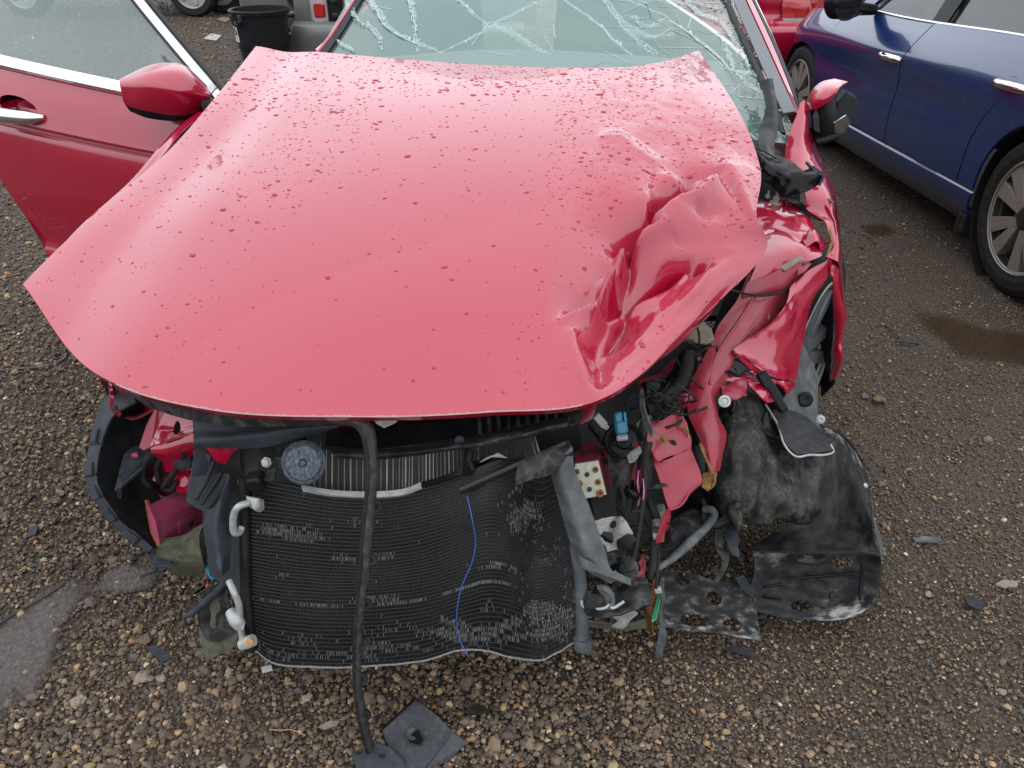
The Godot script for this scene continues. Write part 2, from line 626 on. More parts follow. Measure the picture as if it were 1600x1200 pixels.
	M.tan = grimy([[0.0, lin(0.2, 0.165, 0.12)], [1.0, lin(0.34, 0.3, 0.24)]], 5.0, 0.55, 0.0, 0.02, 41)
	M.black_gloss = grimy([[0.0, lin(0.0064, 0.0064, 0.0072)], [0.7, lin(0.016, 0.016, 0.0176)], [1.0, lin(0.081, 0.081, 0.081)]], 5.0, 0.18, 0.0, 0.03, 42)
	M.cowl = grimy([[0.0, lin(0.004, 0.0045, 0.005)], [0.6, lin(0.009, 0.01, 0.011)], [1.0, lin(0.03, 0.031, 0.033)]], 3.5, 0.27, 0.0, 0.015, 43)
	M.bracket = grimy([[0.0, lin(0.0225, 0.0225, 0.024)], [0.6, lin(0.0375, 0.0375, 0.039)], [1.0, lin(0.07, 0.0683, 0.0656)]], 4.0, 0.55, 0.0, 0.02, 44)
	M.tank = grimy([[0.0, lin(0.009, 0.0097, 0.0112)], [0.4, lin(0.0135, 0.0142, 0.0158)], [0.54, lin(0.03, 0.03, 0.0285)], [0.63, lin(0.0963, 0.0875, 0.07)], [0.7, lin(0.0225, 0.0225, 0.021)], [0.82, lin(0.1313, 0.1225, 0.1006)], [1.0, lin(0.0225, 0.0225, 0.0225)]], 3.2, 0.36, 0.0, 0.010, 45, 0.06, 0.04)
	M.liner = grimy([[0.0, lin(0.010, 0.011, 0.013)], [0.5, lin(0.020, 0.022, 0.025)], [0.6, lin(0.04, 0.041, 0.044)], [0.7, lin(0.1, 0.095, 0.08)], [0.82, lin(0.17, 0.165, 0.15)], [1.0, lin(0.36, 0.36, 0.35)]], 1.5, 0.5, 0.0, 0.010, 46, 0.15, 0.05)
	M.fin = std(lin(0.42, 0.39, 0.33), 0.45, 0.3)
	M.tube = std(lin(0.036, 0.036, 0.038), 0.35)
	M.fin_black = std(lin(0.010, 0.010, 0.011), 0.45)
	M.fin_dark = std(lin(0.008, 0.008, 0.008), 0.7)
	M.alloy_dull = grimy([[0.0, lin(0.16, 0.155, 0.145)], [0.5, lin(0.34, 0.33, 0.31)], [1.0, lin(0.55, 0.54, 0.51)]], 9.0, 0.5, 0.2, 0.03, 36)
	M.horn = grimy([[0.0, lin(0.04, 0.045, 0.05)], [0.45, lin(0.085, 0.1, 0.12)], [0.7, lin(0.15, 0.18, 0.21)], [1.0, lin(0.3, 0.34, 0.38)]], 12.0, 0.4, 0.3, 0.02, 37)
	M.black_dull = std(lin(0.02, 0.019, 0.019), 0.6)
	var bd := std(Color(0.9, 0.95, 0.95, 0.3), 0.03, 0.0, 0.9)
	bd.transparency = BaseMaterial3D.TRANSPARENCY_ALPHA
	M.bright_drop = bd


# ---------------------------------------------------------------- ground
func ground() -> void:
	for l in [[Vector3(-1.129, 0, -0.9842), Vector3(-1.2463, 0, -1.1786), Vector3(-1.1746, 0, -1.2058), Vector3(-1.1488, 0, -1.2819), Vector3(-1.098, 0, -1.3489), Vector3(-1.0414, 0, -1.322), Vector3(-1.0328, 0, -1.2527), Vector3(-1.026, 0, -1.1786), Vector3(-1.0141, 0, -1.1095), Vector3(-1.0016, 0, -1.0371), Vector3(-1.0371, 0, -0.9842)], [Vector3(1.6314, 0, -2.834), Vector3(1.7532, 0, -2.7882), Vector3(1.8606, 0, -2.6731), Vector3(2.067, 0, -2.6207), Vector3(1.8995, 0, -2.3365), Vector3(1.7639, 0, -2.4214), Vector3(1.6382, 0, -2.4491), Vector3(1.6367, 0, -2.5952), Vector3(1.6104, 0, -2.6998)], [Vector3(1.7983, 0, -3.8167), Vector3(1.9379, 0, -3.8353), Vector3(1.948, 0, -3.7258), Vector3(1.8482, 0, -3.6555), Vector3(1.7725, 0, -3.6904)], [Vector3(-1.0122, 0, -1.3851), Vector3(-0.9702, 0, -1.418), Vector3(-0.8725, 0, -1.3744), Vector3(-0.8756, 0, -1.322), Vector3(-0.9333, 0, -1.3118), Vector3(-1.0073, 0, -1.322)]]:
		var poly := PackedVector2Array()
		for p in l:
			poly.append(Vector2(p.x, p.z))
		puddles.append(poly)
	var gm := grimy([[0.0, lin(0.036, 0.027, 0.02)], [0.35, lin(0.075, 0.057, 0.044)], [0.55, lin(0.11, 0.086, 0.067)], [0.72, lin(0.14, 0.112, 0.089)], [0.86, lin(0.19, 0.15, 0.112)], [1.0, lin(0.33, 0.26, 0.18)]], 1.4, 0.62, 0.0, 0.11, 31, 0.9, 0.13)
	var m := Mb.new()
	var fn := FastNoiseLite.new()
	fn.seed = 4
	fn.frequency = 0.8
	var nu := 150
	var nv := 150
	var g := []
	for j in nv + 1:
		for i in nu + 1:
			var x := (float(i) / nu - 0.5) * 2.0
			var z := (float(j) / nv - 0.5) * 2.0
			x = 5.0 * x + 195.0 * pow(x, 5.0)
			z = 5.0 * z + 195.0 * pow(z, 5.0) - 3.0
			g.append(Vector3(x, fn.get_noise_2d(x, z) * 0.008 - 0.004, z))
	grid_sheet(m, g, nu, nv, 0.0)
	put("ground", m, gm, self, Vector3.ZERO, "structure")
	gravel()


func stone_mesh(sd: int) -> Mb:
	var r := RandomNumberGenerator.new()
	r.seed = sd
	var m := Mb.new()
	var p := []
	var ph := (1.0 + sqrt(5.0)) / 2.0
	for v in [Vector3(-1, ph, 0), Vector3(1, ph, 0), Vector3(-1, -ph, 0), Vector3(1, -ph, 0), Vector3(0, -1, ph), Vector3(0, 1, ph), Vector3(0, -1, -ph), Vector3(0, 1, -ph), Vector3(ph, 0, -1), Vector3(ph, 0, 1), Vector3(-ph, 0, -1), Vector3(-ph, 0, 1)]:
		p.append(v.normalized() * r.randf_range(0.72, 1.15) * Vector3(1.0, 0.62, 0.8))
	for t in [[0, 11, 5], [0, 5, 1], [0, 1, 7], [0, 7, 10], [0, 10, 11], [1, 5, 9], [5, 11, 4], [11, 10, 2], [10, 7, 6], [7, 1, 8], [3, 9, 4], [3, 4, 2], [3, 2, 6], [3, 6, 8], [3, 8, 9], [4, 9, 5], [2, 4, 11], [6, 2, 10], [8, 6, 7], [9, 8, 1]]:
		m.tri(p[t[0]], p[t[1]], p[t[2]], p[t[0]] + p[t[1]] + p[t[2]])
	return m


func stone_color(k: float, w: float) -> Color:
	var c := Vector3(0.055, 0.042, 0.033)
	if k > 0.99:
		c = Vector3(0.33, 0.285, 0.22)
	elif k > 0.962:
		c = Vector3(0.21, 0.16, 0.095)
	elif k > 0.945:
		c = Vector3(0.17, 0.095, 0.05)
	elif k > 0.86:
		c = Vector3(0.17, 0.13, 0.088)
	elif k > 0.55:
		c = Vector3(0.1, 0.078, 0.06)
	elif k > 0.3:
		c = Vector3(0.065, 0.057, 0.052)
	c *= Vector3(1.38, 1.26, 1.12) * w
	return Color(c.x, c.y, c.z)


func bare(x: float, z: float) -> float:   # how much packed mud lies on top, 0 to 1
	var a := smoothstep(0.42, 0.1, Vector2((x + 1.02) / 1.4, (z + 1.18) / 1.0).length())
	return a


func gravel() -> void:
	var sm := std(Color.WHITE, 0.5, 0.0, 0.3)
	sm.vertex_color_use_as_albedo = true
	var fn := FastNoiseLite.new()
	fn.seed = 77
	fn.frequency = 2.2
	fn.fractal_octaves = 3
	var r := RandomNumberGenerator.new()
	r.seed = 99
	var sets := [[], [], [], []]
	var n := 0
	while n < 460000:
		# nearer ground gets more stones
		var d := 0.35 + 16.0 * pow(r.randf(), 2.7)
		var hw := 0.85 + d * 0.85
		var x := r.randf_range(-hw, hw)
		n += 1
		var noise := fn.get_noise_2d(x, d)
		var right := smoothstep(-0.1, 0.9, x)
		var mud := clampf(noise * 1.6 + 0.2, 0.0, 1.0) * right
		if in_puddle(x + fn.get_noise_2d(x * 3.0 + 40.0, d * 3.0) * 0.16 + r.randfn(0.0, 0.02), -d + fn.get_noise_2d(x * 3.0, d * 3.0 + 70.0) * 0.16 + r.randfn(0.0, 0.02)) and r.randf() < 0.93:
			continue
		if r.randf() < mud * 0.55:
			continue
		var s := lerpf(0.0043, 0.0027, right) * exp(r.randfn(0.0, 0.38))
		if r.randf() < 0.02:
			s *= 1.9
		s *= 1.0 + d * 0.06
		var y := s * lerpf(0.25, -0.12, mud) + fn.get_noise_2d(x * 0.3, d * 0.3) * 0.003
		var b := Basis(Vector3(r.randf() - 0.5, r.randf() - 0.5, r.randf() - 0.5).normalized(), r.randf() * 1.2).rotated(Vector3.UP, r.randf() * TAU).scaled(Vector3.ONE * s)
		sets[r.randi() % 4].append([Transform3D(b, Vector3(x, y, -d)), stone_color(r.randf(), r.randf_range(0.72, 1.25))])
	for k in 4:
		var mm := MultiMesh.new()
		mm.transform_format = MultiMesh.TRANSFORM_3D
		mm.use_colors = true
		mm.mesh = stone_mesh(k + 1).mesh()
		mm.instance_count = sets[k].size()
		for i in sets[k].size():
			mm.set_instance_transform(i, sets[k][i][0])
			mm.set_instance_color(i, sets[k][i][1])
		var o := MultiMeshInstance3D.new()
		o.name = numbered("gravel")
		o.multimesh = mm
		o.material_override = sm
		meta(o, ["loose wet brown gravel covering the yard round the wrecked car", "loose grey gravel chips scattered over the yard", "small tan gravel pebbles mixed into the yard surface", "dark crushed gravel spread over the yard"][k], "gravel", "", "stuff")
		add_child(o)


func in_puddle(x: float, z: float) -> bool:
	for p in puddles:
		var q := Vector2(x, z)
		if Geometry2D.is_point_in_polygon(q, p):
			return true
	return false


var puddles: Array = []


# ---------------------------------------------------------------- the wrecked car
var hood_net := []
var hood_lift := PackedFloat32Array()
const HU := 320
const HV := 260


func hood_at(a: float, b: float) -> Vector3:
	return patch(hood_net, a, b)


# the dents: height above the undamaged panel, laid out as creases and filled in between
func hood_dents() -> void:
	var lines: Array = [
		[Vector3(1, 1, 0), Vector3(0.9, 0.9948, 0), Vector3(0.8333, 1, 0), Vector3(0.7712, 0.9972, 0)],
		[Vector3(1, 0, 0), Vector3(1, 0.2, 0), Vector3(1, 0.4, 0), Vector3(1, 0.6, 0), Vector3(1, 0.8, 0), Vector3(1, 1, 0), Vector3(1, 1, 0)],
		[Vector3(0.8167, 0.0069, 0), Vector3(0.7423, 0.3005, 0), Vector3(0.7041, 0.4789, 0), Vector3(0.6948, 0.6387, 0), Vector3(0.6756, 0.778, 0), Vector3(0.686, 0.873, 0), Vector3(0.7333, 0.954, 0), Vector3(0.7712, 0.9972, 0)],
		[Vector3(0.7041, 0.8689, 0), Vector3(0.7264, 0.846, 0.0088), Vector3(0.7482, 0.8285, 0.0158), Vector3(0.7611, 0.789, 0.021), Vector3(0.7729, 0.7537, 0.0262), Vector3(0.7826, 0.7227, 0.0315), Vector3(0.7948, 0.7025, 0.035), Vector3(0.8229, 0.7043, 0.0385), Vector3(0.8416, 0.6935, 0.0403), Vector3(0.856, 0.6425, 0.0403), Vector3(0.8738, 0.6109, 0.042), Vector3(0.9045, 0.5946, 0.042), Vector3(0.9323, 0.5068, 0.0385)],
		[Vector3(0.7199, 0.8458, -0.035), Vector3(0.7413, 0.831, -0.0805), Vector3(0.7563, 0.8088, -0.1015), Vector3(0.7695, 0.7801, -0.105), Vector3(0.7736, 0.7537, -0.105), Vector3(0.7985, 0.6887, -0.105), Vector3(0.8246, 0.6383, -0.098), Vector3(0.839, 0.5983, -0.091), Vector3(0.8696, 0.5408, -0.0805), Vector3(0.8931, 0.4909, -0.0665), Vector3(0.905, 0.4728, -0.049), Vector3(0.9344, 0.4476, -0.0035)],
		[Vector3(0.732, 0.8888, 0.0105), Vector3(0.7595, 0.9301, 0.0175), Vector3(0.7882, 0.9651, 0.014), Vector3(0.8141, 0.9905, 0.0035)],
		[Vector3(0.7666, 0.8402, -0.0805), Vector3(0.767, 0.8725, -0.07), Vector3(0.7761, 0.9066, -0.0595), Vector3(0.8119, 0.9708, -0.0175)],
		[Vector3(0.7791, 0.9016, -0.0525), Vector3(0.7705, 0.8578, -0.063), Vector3(0.7707, 0.8309, -0.0665), Vector3(0.78, 0.8118, -0.063), Vector3(0.7947, 0.8014, -0.0595), Vector3(0.8218, 0.7952, -0.0525), Vector3(0.8539, 0.7951, -0.042), Vector3(0.8665, 0.7799, -0.0315), Vector3(0.8735, 0.7636, -0.0245), Vector3(0.8928, 0.7626, -0.0175)],
		[Vector3(0.7778, 0.8768, -0.0875), Vector3(0.7803, 0.834, -0.1085), Vector3(0.792, 0.7898, -0.119), Vector3(0.8125, 0.78, -0.119), Vector3(0.8335, 0.7696, -0.1155), Vector3(0.8593, 0.7612, -0.1015), Vector3(0.8737, 0.7583, -0.0805), Vector3(0.8997, 0.7765, -0.0525), Vector3(0.905, 0.775, -0.035)],
		[Vector3(0.8964, 0.8783, -0.0156), Vector3(0.9834, 0.9755, -0.0036)],
		[Vector3(0.8947, 0.8671, 0), Vector3(0.9135, 0.8489, 0.0072), Vector3(0.9134, 0.819, 0.0084)],
		[Vector3(0.9705, 0.9399, -0.018), Vector3(0.9673, 0.9031, -0.018)],
		[Vector3(0.9555, 0.8739, 0), Vector3(0.9602, 0.8539, 0.0024)],
		[Vector3(0.8316, 0.7446, -0.018), Vector3(0.8602, 0.738, -0.0168), Vector3(0.8989, 0.7492, -0.012), Vector3(0.9305, 0.7943, -0.0048)],
		[Vector3(0.8547, 0.7088, -0.0156), Vector3(0.9029, 0.7152, -0.0072), Vector3(0.9378, 0.765, 0.0024), Vector3(0.9832, 0.825, 0.0024)],
		[Vector3(0.9067, 0.6183, -0.012), Vector3(0.948, 0.5892, -0.0036), Vector3(0.9635, 0.6485, -0.0012)],
		[Vector3(0.9481, 0.359, 0.0072), Vector3(0.9324, 0.4424, 0.0156)],
		[Vector3(0.9431, 0.4823, -0.0024), Vector3(0.9538, 0.5025, -0.0036), Vector3(0.9701, 0.5461, -0.0036), Vector3(0.9914, 0.6265, -0.0024)],
		[Vector3(0.9504, 0.43, 0.018), Vector3(0.9741, 0.5409, 0.0204), Vector3(0.991, 0.6069, 0.012)],
		[Vector3(0.9732, 0.5225, 0.018), Vector3(0.9857, 0.4174, 0.0072)],
		[Vector3(0.74, 0.3701, 0.0072), Vector3(0.7701, 0.3647, 0.012), Vector3(0.7963, 0.4052, 0.012), Vector3(0.8225, 0.4425, 0.0108)],
		[Vector3(0.8466, 0.2615, 0.0024), Vector3(0.8823, 0.2583, 0), Vector3(0.9109, 0.2922, -0.0024), Vector3(0.9226, 0.3711, -0.0024)],
		[Vector3(0.7901, 0.347, 0), Vector3(0.8161, 0.3735, -0.0036), Vector3(0.8417, 0.4128, -0.0048)],
		[Vector3(0.8158, 0.4666, 0.0084), Vector3(0.8167, 0.5476, 0.0096), Vector3(0.8262, 0.6063, 0.012), Vector3(0.8359, 0.6511, 0.0168)],
		[Vector3(0.8233, 0.4641, 0.0024), Vector3(0.8245, 0.5341, 0.0024), Vector3(0.8347, 0.583, 0.006)],
		[Vector3(0.8541, 0.4835, 0.0072), Vector3(0.8821, 0.521, 0.012), Vector3(0.9091, 0.498, 0.0108)],
		[Vector3(0.9016, 0.1163, 0.0048), Vector3(0.9425, 0.234, 0.0036), Vector3(0.964, 0.3683, 0.0048)],
	]
	var last := PackedFloat32Array()
	var lw := 0
	var lh := 0
	for level in [[100, 82, 160], [HU, HV, 14]]:
		var w: int = level[0]
		var h: int = level[1]
		var d := PackedFloat32Array()
		d.resize((w + 1) * (h + 1))
		var fixed := PackedByteArray()
		fixed.resize(d.size())
		if lw > 0:
			for j in h + 1:
				for i in w + 1:
					var x := minf(float(i) / w * lw, lw - 0.001)
					var y := minf(float(j) / h * lh, lh - 0.001)
					var k := int(y) * (lw + 1) + int(x)
					d[j * (w + 1) + i] = lerpf(lerpf(last[k], last[k + 1], fmod(x, 1.0)), lerpf(last[k + lw + 1], last[k + lw + 2], fmod(x, 1.0)), fmod(y, 1.0))
		for l in lines:
			for e in l.size() - 1:
				var p: Vector3 = l[e]
				var q: Vector3 = l[e + 1]
				var n := int(maxf(absf(p.x - q.x) * w, absf(p.y - q.y) * h) * 1.5) + 1
				for k in n + 1:
					var c := p.lerp(q, float(k) / n)
					var at := clampi(roundi(c.y * h), 0, h) * (w + 1) + clampi(roundi(c.x * w), 0, w)
					d[at] = c.z
					fixed[at] = 1
		var i0 := int(w * 0.52)
		for rep in level[2]:
			for j in range(1, h):
				for i in range(i0, w):
					var k := j * (w + 1) + i
					if fixed[k] == 0:
						d[k] += (0.25 * (d[k - 1] + d[k + 1] + d[k - w - 1] + d[k + w + 1]) - d[k]) * (1.75 if lw == 0 else 1.2)
		last = d
		lw = w
		lh = h
	hood_lift = last
	for rep in 3:
		var h2 := hood_lift.duplicate()
		for j in range(1, HV):
			for i in range(int(HU * 0.52), HU):
				var s := 0.0
				for dj in [-1, 0, 1]:
					for di in [-1, 0, 1]:
						s += h2[(j + dj) * (HU + 1) + i + di] * (2 - absi(di)) * (2 - absi(dj))
				hood_lift[j * (HU + 1) + i] = s / 16.0


func hood() -> void:
	hood_net = [[Vector3(-0.7639, 1.05, -2.4913), Vector3(-0.5377, 1.045, -2.4092), Vector3(-0.2912, 1.035, -2.3538), Vector3(-0.0534, 1.03, -2.2929), Vector3(0.1752, 1.03, -2.2542), Vector3(0.3703, 1.035, -2.2732), Vector3(0.5557, 1.04, -2.4755)],
		[Vector3(-0.7771, 0.98, -2.1075), Vector3(-0.5481, 0.9939, -2.0622), Vector3(-0.319, 1.0022, -2.0321), Vector3(-0.09, 1.005, -2.02), Vector3(0.1238, 1.0028, -2.0119), Vector3(0.3376, 0.9961, -1.9917), Vector3(0.5514, 0.985, -1.9613)],
		[Vector3(-0.8223, 0.91, -1.8603), Vector3(-0.5882, 0.9389, -1.8135), Vector3(-0.3541, 0.9562, -1.7825), Vector3(-0.12, 0.962, -1.77), Vector3(0.1022, 0.9573, -1.7604), Vector3(0.3244, 0.9433, -1.7367), Vector3(0.5466, 0.92, -1.701)],
		[Vector3(-0.8953, 0.85, -1.6382), Vector3(-0.6469, 0.8778, -1.5821), Vector3(-0.3984, 0.8944, -1.545), Vector3(-0.15, 0.9, -1.53), Vector3(0.0679, 0.8967, -1.5316), Vector3(0.2859, 0.8867, -1.5355), Vector3(0.5038, 0.87, -1.5414)],
		[Vector3(-0.9457, 0.8, -1.4722), Vector3(-0.6905, 0.8083, -1.3726), Vector3(-0.4352, 0.8133, -1.3066), Vector3(-0.18, 0.815, -1.28), Vector3(0.0544, 0.8133, -1.3113), Vector3(0.2889, 0.8083, -1.3889), Vector3(0.5233, 0.8, -1.506)],
		[Vector3(-0.9602, 0.78, -1.3918), Vector3(-0.7119, 0.735, -1.1334), Vector3(-0.494, 0.71, -1.0549), Vector3(-0.2523, 0.7, -1.0491), Vector3(-0.0424, 0.7, -1.0622), Vector3(0.1583, 0.7, -1.1069), Vector3(0.3546, 0.72, -1.3362)]]
	hood_dents()
	var fn := FastNoiseLite.new()
	fn.seed = 12
	fn.frequency = 9.0
	var g := []
	for j in HV + 1:
		for i in HU + 1:
			var a := float(i) / HU
			var b := float(j) / HV
			var p := hood_at(a, b)
			p.y += hood_lift[j * (HU + 1) + i]
			# pressed line along the left side of the panel
			var line := a - lerpf(0.14, 0.19, b)
			p.y -= 0.012 * smoothstep(0.02, -0.1, line) * smoothstep(0.0, 0.1, a)
			# ripples in the bent right half
			var rip := smoothstep(0.66, 0.8, a) * smoothstep(0.0, 0.03, 1.0 - a) * smoothstep(0.0, 0.04, 1.0 - b)
			p.y += fn.get_noise_2d(a * 1.3, b) * 0.003 * rip + absf(fn.get_noise_2d(a * 5.0 + 3.0, b * 2.6)) * -0.0005 * smoothstep(0.008, 0.03, absf(hood_lift[j * (HU + 1) + i])) * rip
			g.append(p)
	var m := Mb.new()
	grid_sheet(m, g, HU, HV, 0.0016)
	# folded hem under the edge
	var rim := []
	for i in HU + 1:
		rim.append(g[HV * (HU + 1) + i])
	var inner := []
	for i in HU + 1:
		inner.append(rim[i] + Vector3(0, -0.011, -0.006))
	for i in HU:
		m.quad(rim[i] + Vector3(0, 0, 0.001), rim[i + 1] + Vector3(0, 0, 0.001), inner[i + 1], inner[i], Vector3(0, -0.3, 1))
	var o := piece("hood", m, M.red)
	# frame of the hood underneath, dull red
	var under := []
	for b in [0.03, 0.3, 0.6, 0.9, 0.985]:
		var row := []
		for a in [0.03, 0.2, 0.4, 0.6, 0.75, 0.88, 0.97]:
			row.append(hood_at(a, b) + Vector3(0, -0.03 if b < 0.95 else -0.014, -0.01) - Vector3(0, 0.12 * smoothstep(0.55, 0.72, a) * smoothstep(0.97, 0.88, a) * smoothstep(0.97, 0.8, b), 0))
		under.append(row)
	put("hood_frame", sheet(under, 24, 24, 0.002), M.red_inner, o)
	# chipped paint along the front lip
	var chip := Mb.new()
	var r := RandomNumberGenerator.new()
	r.seed = 5
	for i in range(int(HU * 0.2), int(HU * 0.8)):
		var p: Vector3 = rim[i]
		var q: Vector3 = rim[i + 1]
		var w := maxf(0.0012, 0.0018 + 0.003 * fn.get_noise_1d(i * 0.2)) + r.randf() * 0.0004
		var up: Vector3 = (g[(HV - 2) * (HU + 1) + i] - p).normalized()
		chip.quad(p + Vector3(0, 0.0012, 0.0016), q + Vector3(0, 0.0012, 0.0016), q + up * w + Vector3(0, 0.0018, 0.0008), p + up * w + Vector3(0, 0.0018, 0.0008), Vector3(0, 1, 1))
	put("chipped_edge", chip, std(lin(0.42, 0.27, 0.24), 0.6), o)
	drops(o, g)


func drops(o: Node3D, g: Array) -> void:
	var r := RandomNumberGenerator.new()
	r.seed = 21
	var dome := Mb.new()
	lathe(dome, Vector3.ZERO, Vector3.UP, [Vector2(1.0, 0.0), Vector2(0.96, 0.18), Vector2(0.8, 0.36), Vector2(0.5, 0.5), Vector2(0.22, 0.55), Vector2(0.0, 0.56)], 10)
	var list := []
	while list.size() < 4200:
		var b := 1.0 - pow(r.randf(), 0.8)
		var a := r.randf()
		if a > 0.33 and a < 0.66 and b > 0.2 and r.randf() < 0.75:
			continue
		if a < 0.2 and b > 0.25 and r.randf() < 0.55:
			continue
		if b > 0.6 and r.randf() < 0.45:
			continue
		var i := clampi(int(a * HU), 1, HU - 2)
		var j := clampi(int(b * HV), 1, HV - 2)
		var fi := a * HU - i
		var fj := b * HV - j
		var p00: Vector3 = g[j * (HU + 1) + i]
		var du: Vector3 = g[j * (HU + 1) + i + 1] - p00
		var dv: Vector3 = g[(j + 1) * (HU + 1) + i] - p00
		var p := p00 + du * fi + dv * fj
		var n := dv.cross(du).normalized()
		if n.y < 0.0:
			n = -n
		if n.y < 0.75 and r.randf() < 0.8:
			continue
		var s := 0.00125 * exp(r.randfn(0.0, 0.45))
		if r.randf() < 0.06:
			s *= 1.9
		s = minf(s, 0.0052)
		s *= lerpf(1.0, 1.1, b)
		var t := du.normalized()
		t = t.rotated(n, r.randf_range(-0.6, 0.6))
		var bs := Basis(t * s * r.randf_range(0.9, 1.7) * lerpf(1.5, 0.9, b), n * s * 0.95, t.cross(n) * s)
		list.append(Transform3D(bs, p + n * 0.0015))
	var mm := MultiMesh.new()
	mm.transform_format = MultiMesh.TRANSFORM_3D
	mm.mesh = dome.mesh()
	mm.instance_count = list.size()
	for k in list.size():
		mm.set_instance_transform(k, list[k])
	var o2 := MultiMeshInstance3D.new()
	o2.name = "water_drops"
	o2.multimesh = mm
	o2.material_override = M.drop
	o2.set_meta("kind", "stuff")
	o.add_child(o2)


func wrecked_car() -> void:
	car = thing("wrecked_car", BASE, "crashed red sedan with buckled hood, shattered windshield and torn off front end", "car")
	hood()
	cabin()
	open_door()
	left_front()
	centre_front()
	condenser()
	right_front()
	right_fender()
	wash_tank_and_liner()


func wpt(x: float, s: float, off := 0.0) -> Vector3:   # on the windshield: x across 0..1, s up 0..1
	var l: Vector3 = WIND_L0.lerp(WIND_L1, s)
	var r: Vector3 = WIND_R0.lerp(WIND_R1, s)
	var p := l.lerp(r, x)
	var bow := 4.0 * x * (1.0 - x)
	return p + Vector3(0, 0.89, 0.45) * (bow * 0.045 + off) + Vector3(0, 0, 0.05 * bow * (1.0 - s))


var WIND_L0 := Vector3(-0.655, 0.885, -2.22)
var WIND_R0 := Vector3(0.79, 0.85, -2.15)
var WIND_L1 := Vector3(-0.43, 1.34, -3.13)
var WIND_R1 := Vector3(0.66, 1.34, -3.13)


